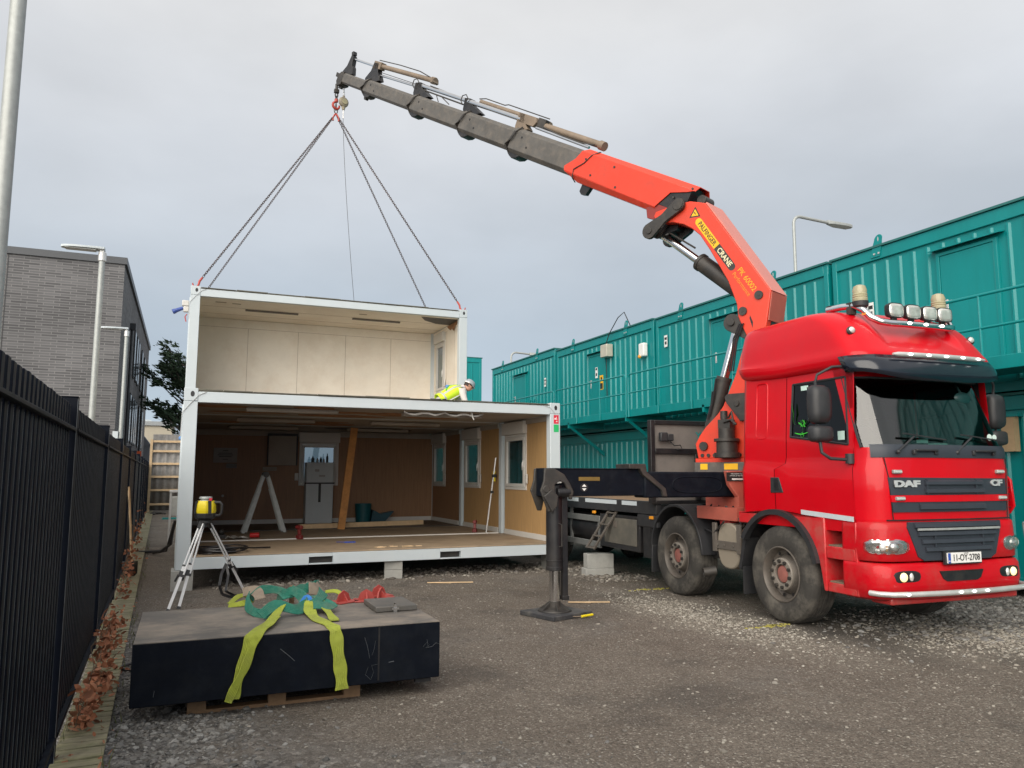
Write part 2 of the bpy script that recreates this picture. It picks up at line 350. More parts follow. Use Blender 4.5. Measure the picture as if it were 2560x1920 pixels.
grey = stone_mat('grey_stones', [(.07, .068, .065), (.13, .125, .12), (.2, .195, .185), (.10, .09, .08), (.30, .295, .28), (.16, .15, .135)])
pale = stone_mat('limestone_chips', [(.16, .145, .12), (.28, .255, .215), (.36, .335, .29), (.21, .19, .16), (.42, .40, .35)])
mixd = stone_mat('mixed_stones', [(.08, .07, .06), (.15, .13, .11), (.34, .315, .27), (.12, .11, .10), (.22, .20, .17), (.10, .085, .07)])
scatter('yard_gravel', 11000, boxa(-.4, 8.5, -9.2, .5), (.004, .017), mixd, 1)
scatter('yard_gravel', 160, boxa(-.2, 8.0, -9.0, 0), (.014, .036), mixd, 12)
scatter('loose_grey_gravel', 6500, ell(-.1, -6.6, .75, 3.0), (.008, .030), grey, 2)
scatter('loose_grey_gravel', 2600, ell(.7, -8.3, 1.5, .9), (.008, .026), grey, 3)
scatter('limestone_gravel', 4600, ell(7.8, -6.5, 1.35, 1.15, -10), (.006, .024), pale, 4)
scatter('limestone_gravel', 3000, ell(5.62, -4.5, .62, 2.5, 0), (.006, .022), pale, 5)
scatter('coarse_grey_gravel', 5000, ell(9.3, -5.9, 2.4, 1.1), (.012, .045), grey, 6)
scatter('rubble', 1500, boxa(.5, 6.0, -.1, 1.2), (.010, .060), mixd, 8)
scatter('rubble', 900, boxa(5.9, 7.0, -1.6, 1.2), (.010, .055), mixd, 9)

# ---------------------------------------------------------------- steel fence and what grows and lies along it
M_['glint'] = mat('edge_glint_grey', (.11, .12, .13), .4, var=.5, scale=9)  # lighter grey that paints the light caught on fence edges
FR = Matrix.Translation((-.58, -6.85, 0)) @ Matrix.Rotation(R(1.478), 4, 'Z')
fen = thing('steel_fence', 'tall black vertical bar steel fence with leaf litter along its foot', 'fence', (-.58, -6.85, 0), R(1.478))
PIT = 3.05
for i in range(-2, 11):
    y0 = i*PIT; mb = MB()
    n = 25
    for k in range(n):
        y = y0+.10+(k+.5)*(PIT-.18)/n
        dz = rnd.uniform(-.004, .004)
        mb.bx(-.022, .018, y-.031, y+.031, .07, 2.03+dz+.004*i)
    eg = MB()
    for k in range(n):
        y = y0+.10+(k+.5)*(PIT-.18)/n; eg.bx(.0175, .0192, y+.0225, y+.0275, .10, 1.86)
    if i < 6: eg.bx(.0445, .0465, y0-.046, y0-.040, 0, 2.06).build('edge_glints', M_['glint'], fen)  # thin pale strips on bars and posts, painted highlights
    mb.build('pickets', M_['fence'], fen, bevel=.006 if i < 4 else 0, segs=2)
    for za, zb_ in ((1.875+.004*i, 1.895+.004*i), (.14, .17)): MB().bx(.018, .050, y0+.05, y0+PIT-.05, za, zb_).build('rail', M_['fence'], fen, bevel=.003, segs=1)
    ps = MB(); ps.bx(-.05, .045, y0-.045, y0+.045, 0, 2.07+.006*i); ps.bx(-.053, .048, y0-.048, y0+.048, 2.07+.006*i, 2.076+.006*i); ps.build('post', M_['fence'], fen, bevel=.004, segs=1)
mossy = mat('mossy_boards', (.27, .245, .165), .85, var=.3, scale=9, dirt=(.12, .14, .035), dscale=2.6, damt=.7, bump=.4, stretch=(1, 2.5, 1))
edg = thing('timber_edging', 'mossy grooved timber boards laid along the foot of the black fence', 'edging', (-.58, -6.85, 0), R(1.478))
for i in range(-1, 11):
    mb = MB(); y0 = i*3.0; bs_ = MB().bx(.035, .285, y0+.004, y0+2.996, 0, .016).build('gap_shade', M_['dark'], edg)  # dark sheet under the boards, painted shade for the gaps
    k = y0+.03
    while k < y0+2.97:
        mb.bx(.030, .289, k, k+.098, .020, .040+rnd.uniform(-.003, .003)); k += .122
    mb.build('board', mossy, edg)

leafm = stone_mat('dry_beech_leaves', [(.26, .09, .045), (.38, .15, .075), (.20, .07, .035), (.48, .23, .13), (.30, .12, .07)])
twig = mat('twig_bark', (.16, .12, .08), .8)
def leaf(mb, p, s, rg):
    a = rg.random()*6.28; t = rg.uniform(-1.1, 1.1); d = Vector((math.cos(a)*math.cos(t), math.sin(a)*math.cos(t), math.sin(t))); o = d.orthogonal().normalized()
    o = Matrix.Rotation(rg.random()*6.28, 3, d) @ o; nn = d.cross(o); p = Vector(p)
    c = p+d*s*.5-nn*s*.12; 
    v = [p, p+d*s*.25+o*s*.26, p+d*s*.65+o*s*.28, p+d*s, p+d*s*.65-o*s*.28, p+d*s*.25-o*s*.26, c]
    mb.add(v, [(0, 1, 6), (1, 2, 6), (2, 3, 6), (3, 4, 6), (4, 5, 6), (5, 0, 6)])
def shrub(y, n, h, w, label, seed, stems=5, x0=.06, ln=.9, sz=(.042, .078)):
    rg = random.Random(seed)
    base = FR @ Vector((x0, y, 0))
    t = thing('beech_shrub', label, 'shrub', base, R(1.478), 'brown leaved beech shoots along the fence')
    lm = MB(); sm = MB()
    for k in range(stems):
        a = rg.uniform(-w, w); pts = [(0, a*.3, 0)]
        L_ = rg.uniform(.5, 1)*h
        for j in range(1, 6):
            pts.append((.02+.035*j*rg.uniform(.3, 1)*w*2.2, a*.3+(a*.9)*j/5+rg.uniform(-.02, .02), L_*j/5))
        sm.tube(pts, [.004-.0006*j for j in range(6)], 5)
        for j in range(int(n/stems)):
            q = rg.randrange(1, 6); p0 = Vector(pts[q]); p = p0+Vector((rg.uniform(-.03, .10)*1.0, rg.uniform(-.10, .10)*ln, rg.uniform(-.09, .05)))
            if p.x < .0: p.x = .01
            leaf(lm, p, rg.uniform(*sz), rg)
    lm.build('leaves', leafm, t, recalc=False); sm.build('stem', twig, t)
    return t
shrub(.62, 150, .36, .34, 'dense low clump of brown beech leaves at the fence foot nearest the camera', 1)
shrub(1.55, 120, .44, .40, 'brown beech clump second from the camera spilling over the boards', 2)
shrub(2.75, 110, .50, .26, 'taller brown beech clump behind the second fence post', 3)
shrub(3.55, 70, .30, .30, 'small low spread of brown beech leaves beyond the second fence post', 4)
shrub(1.1, 9, .78, .5, 'bare arching beech twig with a few brown leaves across the fence bars', 5, stems=2, ln=.6)
shrub(6.6, 70, .55, .3, 'beech clump with hanging brown leaves just before the shovel', 6)
shrub(8.2, 40, .9, .25, 'upright brown leaved shoots beside the shovel handle', 7)
shrub(10.5, 45, 1.0, .25, 'beech shoots climbing the fence beyond the shovel', 8)
shrub(14.5, 40, 1.0, .3, 'farthest brown leaved shoots on the fence near the timber hoarding', 9)

rg = random.Random(21); fl_ = MB()
for k in range(110):
    p = FR @ Vector((rg.uniform(.04, .33), rg.choice([rg.uniform(-.6, 4.5), rg.uniform(-.6, 14)]), .045)); leaf(fl_, p, rg.uniform(.03, .06), rg)
fl_.v = [(x, y, min(max(z, .036), .075)) for x, y, z in fl_.v]
kind(fl_.build('fallen_leaves', leafm, None, recalc=False), 'stuff')
ws_ = MB()
for k in range(260):
    p = FR @ Vector((rg.uniform(.0, .06) if rg.random() < .5 else rg.uniform(.28, .36), rg.uniform(-.8, 16), .0)); h_ = rg.uniform(.03, .12); a_ = rg.random()*6.28; d_ = Vector((math.cos(a_), math.sin(a_), 0))*h_*.5; s_ = Vector((-d_.y, d_.x, 0)).normalized()*.004
    ws_.add([p-s_, p+s_, p+d_+Vector((0, 0, h_))], [(0, 1, 2)])
kind(ws_.build('weeds', stone_mat('weed_green', [(.07, .09, .02), (.12, .13, .04), (.05, .07, .02)]), None, recalc=False), 'stuff')

# shovel leaning on the fence
shv = thing('shovel', 'long wooden handled shovel leaning against the black fence, blade down', 'shovel', (-.66, 1.65, 0))
MB().tube([(.02, -.02, .26), (-.03, .10, .8), (-.10, .30, 1.42)], .017, 8).build('handle', M_['timber_pale'], shv)
bl = MB(); 
pts = [[(x*(.11 if z > .02 else .04+z), -.03-.035*abs(x)**2*-1+.02*z, z) for x in (-1, -.5, 0, .5, 1)] for z in (0.0, .08, .2, .27)]
bl.loft(pts, ring_closed=False, cap=False); bl.cyl((0, -.02, .22), (0, -.01, .34), .022); o = bl.build('blade', M_['dark'], shv); s_ = o.modifiers.new('t', 'SOLIDIFY'); s_.thickness = .004

# ---------------------------------------------------------------- brick building
def brick_mat():
    m = bpy.data.materials.new('grey_brick'); m.use_nodes = True; nt = m.node_tree; b = nt.nodes['Principled BSDF']; N = nt.nodes.new; L = nt.links.new
    tc = N('ShaderNodeTexCoord'); s = N('ShaderNodeSeparateXYZ'); L(tc.outputs['Object'], s.inputs[0]); a = N('ShaderNodeMath'); L(s.outputs[0], a.inputs[0]); L(s.outputs[1], a.inputs[1])
    c = N('ShaderNodeCombineXYZ'); L(a.outputs[0], c.inputs[0]); L(s.outputs[2], c.inputs[1])
    br = N('ShaderNodeTexBrick'); br.inputs['Scale'].default_value = 1; br.inputs['Brick Width'].default_value = .56; br.inputs['Row Height'].default_value = .105; br.inputs['Mortar Size'].default_value = .014; br.inputs['Bias'].default_value = 0; br.offset = .37; br.offset_frequency = 2
    br.inputs['Color1'].default_value = (.075, .074, .078, 1); br.inputs['Color2'].default_value = (.135, .133, .138, 1); br.inputs['Mortar'].default_value = (.18, .178, .178, 1); L(c.outputs[0], br.inputs['Vector'])
    n = N('ShaderNodeTexNoise'); n.inputs['Scale'].default_value = .35; n.inputs['Detail'].default_value = 7; L(tc.outputs['Object'], n.inputs['Vector'])
    mr = N('ShaderNodeMapRange'); mr.inputs['From Min'].default_value = .3; mr.inputs['From Max'].default_value = .7; mr.inputs['To Min'].default_value = .8; mr.inputs['To Max'].default_value = 1.18; L(n.outputs['Fac'], mr.inputs['Value'])
    v = N('ShaderNodeVectorMath'); v.operation = 'SCALE'; L(br.outputs['Color'], v.inputs[0]); L(mr.outputs[0], v.inputs['Scale']); L(v.outputs[0], b.inputs['Base Color']); b.inputs['Roughness'].default_value = .85
    return m
bk = brick_mat(); BX, BY, BZ = -2.62, 22.8, 10.25
bld = thing('brick_building', 'large flat roofed grey brick building with dark parapet behind the fence', 'building', (BX, BY, 0))
ydark = mat('dark_window', (.02, .025, .03), .15, var=.05); ang_ = M_['navy']
MB().bx(-13, 0, 0, 24, 0, BZ).build('wall', bk, bld)
MB().bx(-13.1, .09, -.09, 24.1, BZ, BZ+.28).build('parapet', mat('parapet_metal', (.055, .06, .068), .45), bld)
for x in (-4.12, -9.3): MB().bx(x, x+.035, -.012, 0, .2, BZ-.01).build('movement_joint', M_['blackp'], bld)
for y, z0, z1 in [(8, 6.5, 8.9), (10, 6.5, 8.9), (11.6, 6.5, 8.9), (15, 6.5, 8.9), (18, 6.5, 8.9), (7, 3.2, 5.6), (9, 3.2, 5.6), (10.6, 3.2, 5.6), (12, 3.2, 5.6), (15, 3.2, 5.6), (18.5, 3.2, 5.6)]:
    f = MB().bx(-.02, .07, y, y+.9, z0, z1).build('window', M_['blackp'], bld); MB().bx(.07, .075, y+.08, y+.82, z0+.08, z1-.08).build('pane', ydark, f)
for y, zt in [(5.0, 8.4), (16.4, 8.0)]:
    MB().cyl((.09, y, .2), (.09, y, zt), .06).bx(.01, .25, y-.16, y+.16, zt-.02, zt+.28).build('downpipe', M_['blackp'], bld)

beige = mat('beige_render', (.52, .47, .37), .8, var=.05)
b2 = thing('beige_building', 'low cream rendered building with grey flat roof far behind the hoarding', 'building', (-6.2, 60, 0))
MB().bx(0, 5.1, 0, 14, 0, 5.75).build('wall', beige, b2)
MB().bx(-.1, 5.25, -.15, 14.1, 5.75, 6.1).build('roof_edge', mat('roof_grey', (.35, .37, .38), .5), b2)
MB().prism([(1.2, 6.1), (1.5, 6.35), (2.4, 6.42), (3.3, 6.35), (3.6, 6.1)], 'y', 2, 8).build('rooflight', M_['white'], b2)
b3 = thing('dark_annex', 'small dark gabled annex tucked behind the brick building corner', 'building', (-2.6, 47.2, 0))
MB().bx(-4, .35, 0, 3, 0, 3.6).prism([(-4.1, 3.6), (-4.1, 5.0), (-.6, 5.0), (.45, 3.6)], 'y', -.05, 3.05).build('wall', mat('annex_cladding', (.17, .18, .20), .6), b3)
oh = thing('orange_hoarding', 'bright orange site board showing above the far end of the fence', 'hoarding', (-2.9, 37, 0))
MB().bx(-.75, .62, 0, .05, .3, 2.95).build('board', mat('orange_board', (.80, .12, .03), .5), oh); MB().bx(-.6, -.52, .05, .12, 0, 2.9).bx(.4, .48, .05, .12, 0, 2.9).build('post', M_['timber'], oh)

# timber framed corrugated hoarding
hd = thing('timber_hoarding', 'grey corrugated sheet hoarding on a pale timber frame at the far end of the yard', 'hoarding', (-1.3, 24.6, 0))
mb = MB(); n = 60; rg_ = [[(x*4/n*1.0, .045*math.sin(x*2*PI/4.6), z) for x in range(n+1)] for z in (.08, 3.35)]
mb.loft([[(p[0]+.05, p[1]+.1, p[2]) for p in r_] for r_ in rg_], ring_closed=False, cap=False); o = mb.build('corrugated_sheet', mat('weathered_sheet', (.27, .26, .25), .6, metal=.3, var=.2), hd, recalc=False)
s_ = o.modifiers.new('t', 'SOLIDIFY'); s_.thickness = .006
for z in (.35, .95, 1.52, 2.08, 2.62, 3.04): MB().bx(.0, 4.1, -.03, .045, z-.045, z+.045).build('rail', M_['timber_pale'], hd, bevel=.004)
for x in (0, 2.0, 4.05): MB().bx(x-.05, x+.05, -.09, -.031, 0, 3.12).build('post', M_['timber_pale'], hd, bevel=.004)
tag(MB().bx(-.40, .0, 21.2, 21.9, 0, .75).build('concrete_block', M_['concrete'], None, bevel=.02), 'big pale concrete block standing before the timber hoarding', 'block')
tag(MB().bx(-.62, .1, 18.9, 19.5, .0, .035).bx(-.60, .1, 19.0, 19.1, .035, .06).build('steel_sheet', M_['teal'], None), 'flat teal steel sheet lying on the gravel in front of the hoarding', 'panel')
mb = MB()
for p, r in [((-.95, 22.9, .05), .16), ((-.78, 23.1, .04), .12), ((-1.05, 22.6, .03), .12), ((-.65, 22.8, .03), .1)]: mb.ball(p, r, r*.8, r*.55, 8, 5)
tag(mb.build('rubble_heap', M_['dark'], None), 'small dark heap of debris at the foot of the timber hoarding', 'heap')

# ---------------------------------------------------------------- lamp posts
def lamp_led(x, y, h, label, r=.062, hr=1.0):
    t = thing('lamp_post', label, 'lamp post', (x, y, 0), 0, 'galvanised lamp posts behind the fence')
    MB().cyl((0, 0, 0), (0, 0, 1.2), r*1.25).cyl((0, 0, 1.2), (0, 0, h), r, r*.92).build('pole', M_['galv'], t)
    MB().cyl((0, 0, h-.05), (0, 0, h+.13), r*1.22).bx(-.05, .03, -.05, .05, h+.10, h+.20).build('collar', M_['alu'], t, bevel=.008)
    hd_ = MB(); prof = [(.04, .12), (-.1, .135), (-.3, .15), (-.55, .15), (-.68, .11), (-.74, .04)]
    top = [(x_, w_, h+.235-abs(x_)*.02) for x_, w_ in prof]
    rings = [[(x_, -w_, z-.055), (x_, -w_, z-.02), (x_, -w_*.6, z), (x_, w_*.6, z), (x_, w_, z-.02), (x_, w_, z-.055)] for x_, w_, z in top]
    hd_.loft(rings).build('lamp_head', M_['white'], t)
    MB().bx(-.66, -.12, -.10, .10, h+.150, h+.166).build('diffuser', mat('lamp_diffuser', (.45, .47, .45), .25), t)
    return t
lamp_led(-1.52, -4.3, 6.1, 'nearest galvanised lamp post, cut off by the top left edge of the photo', r=.070)
lamp_led(-1.69, 5.28, 5.98, 'middle galvanised lamp post with flat white head before the brick building')
lamp_led(-1.83, 14.8, 6.0, 'farthest and smallest of the galvanised lamp posts before the brick building')
tag(MB().bx(-2.05, -1.9, 14.7, 14.85, 2.5, 2.95).cyl((-1.9, 14.75, 2.72), (-2.35, 14.6, 2.75), .045).build('camera_box', M_['white'], None), 'small white box and tube fixed low on the farthest lamp post', 'camera')
def lamp_old(x, y, h, arm, label, r=.045):
    t = thing('lamp_post', label, 'lamp post', (x, y, 0), R(90))
    pts = [(0, 0, 0), (0, 0, h-.25)]+[(0, -.25*(1-math.cos(a)), h-.25+.25*math.sin(a)) for a in [R(15*i) for i in range(1, 7)]]+[(0, -arm, h-.04)]
    MB().tube(pts, r, 10).build('pole', M_['galv'], t)
    rings = [[(-w_, yy, h-.08), (-w_, yy, h-.02+.01), (0, yy, h+.05), (w_, yy, h+.01), (w_, yy, h-.08), (0, yy, h-.08-d)] for yy, w_, d in [(-arm+.15, .05, .0), (-arm-.05, .11, .08), (-arm-.55, .12, .08), (-arm-.78, .07, .02)]]
    MB().loft(rings).build('lamp_head', M_['galv'], t)
    return t
lamp_old(16, 4.68, 9.12, 1.45, 'tall thin swan neck lamp post rising behind the tops of the teal cabins')
lamp_old(14, 21.0, 7.38, 1.1, 'small distant swan neck lamp post behind the far teal cabins')

# ---------------------------------------------------------------- trees
needle = stone_mat('cypress_foliage', [(.012, .028, .014), (.022, .045, .02), (.03, .06, .026), (.016, .034, .018)])
bark = mat('bark', (.07, .055, .045), .9, var=.3)
def cypress():
    rg = random.Random(5); t = thing('cypress_tree', 'dark wind-shaped cypress tree standing behind the left end of the white cabins', 'tree', (.6, 37, 0))
    tr = MB(); tr.tube([(0, 0, 0), (.1, 0, 2.2), (-.15, .1, 3.8), (.2, 0, 5.6), (.3, 0, 8.4)], [.26, .21, .17, .12, .05], 8)
    lf = MB()
    pads = []
    for k in range(34):
        z = rg.uniform(3.9, 9.1); a = rg.choice([rg.uniform(2.2, 4.1), rg.uniform(0, 6.28)]); rr = (3.1-abs(z-6.6)*.55)*rg.uniform(.55, 1.08)
        if z < 4.9 and rg.random() < .5: continue
        e = Vector((math.cos(a)*rr, math.sin(a)*rr, z)); s = Vector((.05, 0, z-1.2-.3*rr))
        tr.tube([s, s.lerp(e, .5)+Vector((0, 0, -.12)), e], [.06, .04, .015], 5); pads.append(e)
        for m_ in range(11):
            c = s.lerp(e, rg.uniform(.45, 1.08))+Vector((rg.gauss(0, .24), rg.gauss(0, .24), rg.gauss(.05, .13)))
            for j in range(16):
                d = Vector((math.cos(a)*.9+rg.gauss(0, .5), math.sin(a)*.9+rg.gauss(0, .5), rg.uniform(.0, .8))).normalized(); L_ = rg.uniform(.14, .42); o = d.orthogonal().normalized(); o.rotate(Matrix.Rotation(rg.random()*6, 3, d))
                p = c+Vector((rg.gauss(0, .12), rg.gauss(0, .12), rg.gauss(0, .07))); w_ = L_*.17
                lf.add([p-o*w_*.4, p+d*L_*.45-o*w_, p+d*L_, p+d*L_*.45+o*w_], [(0, 1, 2, 3)])
    tr.build('trunk', bark, t); lf.build('crown', needle, t, recalc=False)
cypress()
def bare(x, y, h, seed, label):
    rg = random.Random(seed); t = thing('bare_tree', label, 'tree', (x, y, 0), 0, 'leafless trees on the skyline'); mb = MB(); tw = MB()
    def br(p, d, L_, r, lv):
        q = p+d*L_; (mb if lv < 2 else tw).tube([p, p.lerp(q, .5)+Vector((rg.gauss(0, .04), 0, 0))*L_, q], [r, r*.8, r*.6], 4, cap=False)
        if lv > 4: return
        for k in range(3 if lv < 4 else 4):
            nd_ = (d+Vector((rg.gauss(0, .42), rg.gauss(0, .42), rg.uniform(0, .35)))).normalized(); br(q, nd_, L_*rg.uniform(.55, .8), r*.55, lv+1)
    br(Vector((0, 0, 0)), Vector((0, 0, 1)), h*.33, h*.02, 0); mb.build('trunk', bark, t); tw.build('crown', bark, t)
for i, (x, y, h, lb) in enumerate([(-3.6, 80, 7.6, 'leftmost bare tree showing over the cream building roof'), (-1.2, 78, 8.0, 'bare tree beside the right end of the cream building roof'), (.9, 82, 8.6, 'bare tree low behind the cypress beside the white cabin')]): bare(x, y, h, i+3, lb)

# ---------------------------------------------------------------- teal steel cabins
def teal_cabin(label, x0, x1, y0, y1, z0, z1, doors=(), eyes=(), group=None, rib=True, fascia=.2, face='x', extras=None, nosplit=False, rend=None):
    t = thing('site_cabin', label, 'site cabin', (x0, y0, z0), 0, group); H = z1-z0; Ly = y1-y0; W = x1-x0
    body = MB(); body.bx(.03, W-.03, .03, Ly-.03, 0, H-.02)
    body.build('wall', M_['teal'], t)
    fr = MB()
    fr.bx(-.012, .10, 0, .10, 0, H).bx(-.012, .10, Ly-.10, Ly, 0, H).bx(W-.1, W+.012, 0, .1, 0, H).bx(W-.1, W+.012, Ly-.1, Ly, 0, H)
    fr.bx(0, W, -.004, .10, H-fascia, H-.002).bx(0, W, Ly-.10, Ly+.004, H-fascia, H-.002)
    fr.bx(-.014, .09, .1, Ly-.1, H-fascia, H-.003).bx(-.014, .09, .1, Ly-.1, 0, .14)
    fr.build('frame', M_['teal'], t, bevel=.008)
    rf = MB(); rf.bx(-.05, W+.05, -.02, Ly+.02, H, H+.035); rf.build('roof', mat('roof_edge_teal', (.02, .13, .125), .6), t)
    dr = [(a, b) for a, b, c in doors]
    rb = MB(); y = .36
    while y < Ly-.30:
        hit = [1 for a, b in dr if a-.16 < y+y0 < b+.10]
        zb = .17
        if hit: zb = doors[0][2]+.14-z0
        if H-fascia-.07 > zb:
            zt = H-fascia-.05; rings = []
            rb.prism([(.03, y-.036), (-.002, y-.013), (-.002, y+.013), (.03, y+.036)], 'z', zb, zt)
        y += .255
    y = .3
    while y < W-.3:
        for q, s in ((0.03, -1), (Ly-.03, 1)): rb.prism([(y-.03, q), (y-.014, q+s*.024), (y+.014, q+s*.024), (y+.03, q)], 'z', .17, H-fascia-.05)
        y += .255
    if rib: rb.build('ribs', M_['teal'], t)
    for a, b, zt in doors:
        d = MB(); d.bx(-.008, .03, a-y0, b-y0, .34, zt-z0).build('door', M_['teal'], t, bevel=.004)
        f = MB(); f.bx(-.02, .028, a-y0-.06, a-y0-.006, .30, zt-z0+.055).bx(-.02, .028, b-y0+.006, b-y0+.06, .30, zt-z0+.055).bx(-.02, .028, a-y0-.005, b-y0+.005, zt-z0+.006, zt-z0+.055); f.build('door_frame', M_['teal'], t, bevel=.003)
        MB().prism([(-.11, zt-z0+.085), (-.11, zt-z0+.10), (.028, zt-z0+.13), (.028, zt-z0+.115)], 'y', a-y0-.16, b-y0+.14).build('drip_rail', M_['teal'], t)
        o = MB().bx(-.016, -.008, b-y0-.10, b-y0-.05, 1.24, 1.47).build('lock_plate', M_['alu'], d and [c for c in t.children if c.name.startswith('door') and not c.name.startswith('door_frame')][-1], bevel=.004)
        MB().tube([(-.012, b-y0-.075, 1.43), (-.06, b-y0-.075, 1.43), (-.06, b-y0-.20, 1.43)], .009, 8).build('handle', M_['alu'], o.parent)
    for e in eyes:
        m_ = MB(); pl = [(-.09, H-.16), (.09, H-.16), (.09, H+.03)]+[(.075*math.cos(a)+.0, H+.13+.075*math.sin(a)) for a in [R(-10+20*i) for i in range(11)]]+[(-.09, H+.0)]
        ey = e-y0
        m_.prism([(ey+a*1.0+(z-H)*-.25, z) for a, z in pl], 'x', -.032, -.016); m_.build('lifting_eye', M_['teal'], t)
        MB().prism([(ey-.035+.012*math.cos(a), H+.13+.04*math.sin(a)) for a in [R(30*i) for i in range(12)]], 'x', -.0335, -.0325).cyl((-.045, ey-.04, H-.11), (-.03, ey-.04, H-.11), .018, n=8).cyl((-.045, ey+.05, H-.11), (-.03, ey+.05, H-.11), .018, n=8).build('bolt', M_['alu'], t)
    return t
TX = 10.5
g1 = 'upper row of teal site cabins on the right'
tA = teal_cabin('nearest upper teal cabin, its door above the truck cab roof lights', TX, TX+3, -11.6, -1.96, 2.78, 5.39, [(-4.90, -4.06, 4.93)], [-2.95], g1)
tB = teal_cabin('upper teal cabin directly behind the orange crane boom', TX, TX+3, -1.86, 3.62, 2.78, 5.39, [(.55, 1.42, 4.90)], [-.47, 2.57], g1)
tC = teal_cabin('middle upper teal cabin with yellow sign on its door and grey junction box', TX, TX+3, 3.72, 9.08, 2.80, 5.42, [(6.15, 6.98, 4.92)], [4.99, 7.96], g1)
tD = teal_cabin('farthest upper teal cabin of the row, beside the white cabins', TX, TX+3, 9.20, 14.5, 2.85, 5.52, [(11.5, 12.4, 4.95)], [10.5, 13.45], g1)
g2 = 'lower row of teal site cabins under the walkway'
teal_cabin('lower teal cabin in shade behind the truck cab', TX, TX+3, -11.6, -1.96, .12, 2.72, group=g2)
teal_cabin('lower teal cabin in shade behind the crane and truck bed', TX, TX+3, -1.86, 3.62, .12, 2.72, group=g2)
teal_cabin('lower teal cabin seen between the white cabins and the truck headboard', TX, TX+3, 3.72, 9.08, .12, 2.72, group=g2)
teal_cabin('lower teal cabin at the far end, mostly hidden by the white cabins', TX, TX+3, 9.2, 14.5, .12, 2.72, group=g2)
teal_cabin('separate teal cabin end showing beside the right post of the hanging white cabin', 9.6, 12.13, 20, 26, 4.2, 6.83, group=None)
teal_cabin('teal cabin beneath the separate far teal cabin, hidden behind the white cabins', 9.6, 12.13, 20, 26, .12, 4.1, group=None)
# notices and boxes on the cabins
def plate(name, y, z, w, h, m, label, cat, d=.004, x=TX-.0):
    return tag(MB().bx(x-.014-d, x-.0145, y-w/2, y+w/2, z-h/2, z+h/2).build(name, m, None), label, cat)
pd = [c for c in tC.children if c.name.startswith('door') and 'frame' not in c.name][0]
s1 = MB().bx(-.014, -.0085, 2.50, 2.68, 1.15, 1.55).build('warning_sign', M_['yellowstk'], pd)
MB().bx(-.016, -.0142, 2.52, 2.66, 1.17, 1.33).bx(-.016, -.0142, 2.55, 2.63, 1.42, 1.50).build('print', M_['blackstk'], s1)
s2 = MB().bx(-.014, -.0085, 2.80, 2.93, 1.50, 1.80).build('notice', M_['sticker'], pd); MB().bx(-.016, -.0142, 2.82, 2.91, 1.72, 1.78).bx(-.016, -.0142, 2.83, 2.90, 1.56, 1.64).build('print', M_['blackstk'], s2)
jb = thing('junction_box', 'grey electrical box beside the middle cabin door with black cable rising to the roof', 'electrical box', (TX, 5.86, 4.95))
MB().bx(-.20, -.0, -.17, .17, -.17, .17).build('case', mat('grey_box', (.45, .43, .36), .5), jb, bevel=.015)
MB().tube([(-.1, .05, .17), (-.12, -.2, .45), (-.10, -.62, .8), (-.02, -.8, .92), (.1, -.9, .55)], .014, 6).tube([(-.05, .1, -.17), (-.03, .12, -1.2)], .012, 6).build('cable', M_['blackp'], jb)
al = thing('alarm_box', 'white alarm box with an orange lamp near the right end of the middle cabin', 'alarm', (TX, 4.12, 4.72))
MB().bx(-.13, 0, -.12, .12, -.17, .17).build('case', M_['sticker'], al, bevel=.03, segs=3); MB().ball((-.12, .07, -.16), .05).build('lamp', M_['amber'], al)
for i, (y, z, t_) in enumerate([(3.2, 4.80, 'white notice near the left end of the cabin behind the crane'), (-2.75, 4.35, 'white notice on the nearest upper cabin behind the left beacon'), (9.9, 4.55, 'small white notice on the farthest upper cabin right of its door'), (8.05, 1.55, 'tiny white notice on the lower cabin beside the white cabin post')]):
    p = plate('notice', y, z, .13, .28 if i != 3 else .12, M_['sticker'], t_, 'notice', x=TX-.0 if i != 9 else TX)
    MB().bx(TX-.0205, TX-.0185, y-.045, y+.045, z+.03, z+.09).bx(TX-.0205, TX-.0185, y-.035, y+.035, z-.08, z-.01).build('print', M_['blackstk'], p)
tag(MB().bx(TX-.12, TX-.015, -5.08, -4.90, 1.95, 2.42).build('boarding', mat('ply_sheet', (.42, .31, .18), .7), None), 'beige board fixed to the lower cabin behind the right truck mirror', 'board')
tag(MB().bx(TX-.14, TX-.016, -5.15, -4.78, 2.42, 2.47).build('drip_rail', M_['teal'], None), 'thin teal drip rail above the beige board behind the truck', 'rail')

br_ = thing('steel_barrier', 'thin galvanised barrier rail beside the far front corner of the truck', 'barrier', (9.5, -5.7, 0))
MB().tube([(0, 0, 1.05), (0, -1.9, 1.05)], .02, 8).tube([(0, 0, .25), (0, -1.9, .25)], .018, 8).build('rail', M_['galv'], br_)
for y in (0, -.62, -1.25, -1.9): MB().tube([(0, y, 1.05), (.02, y-.06, 0)], .016, 8).build('upright', M_['galv'], br_)
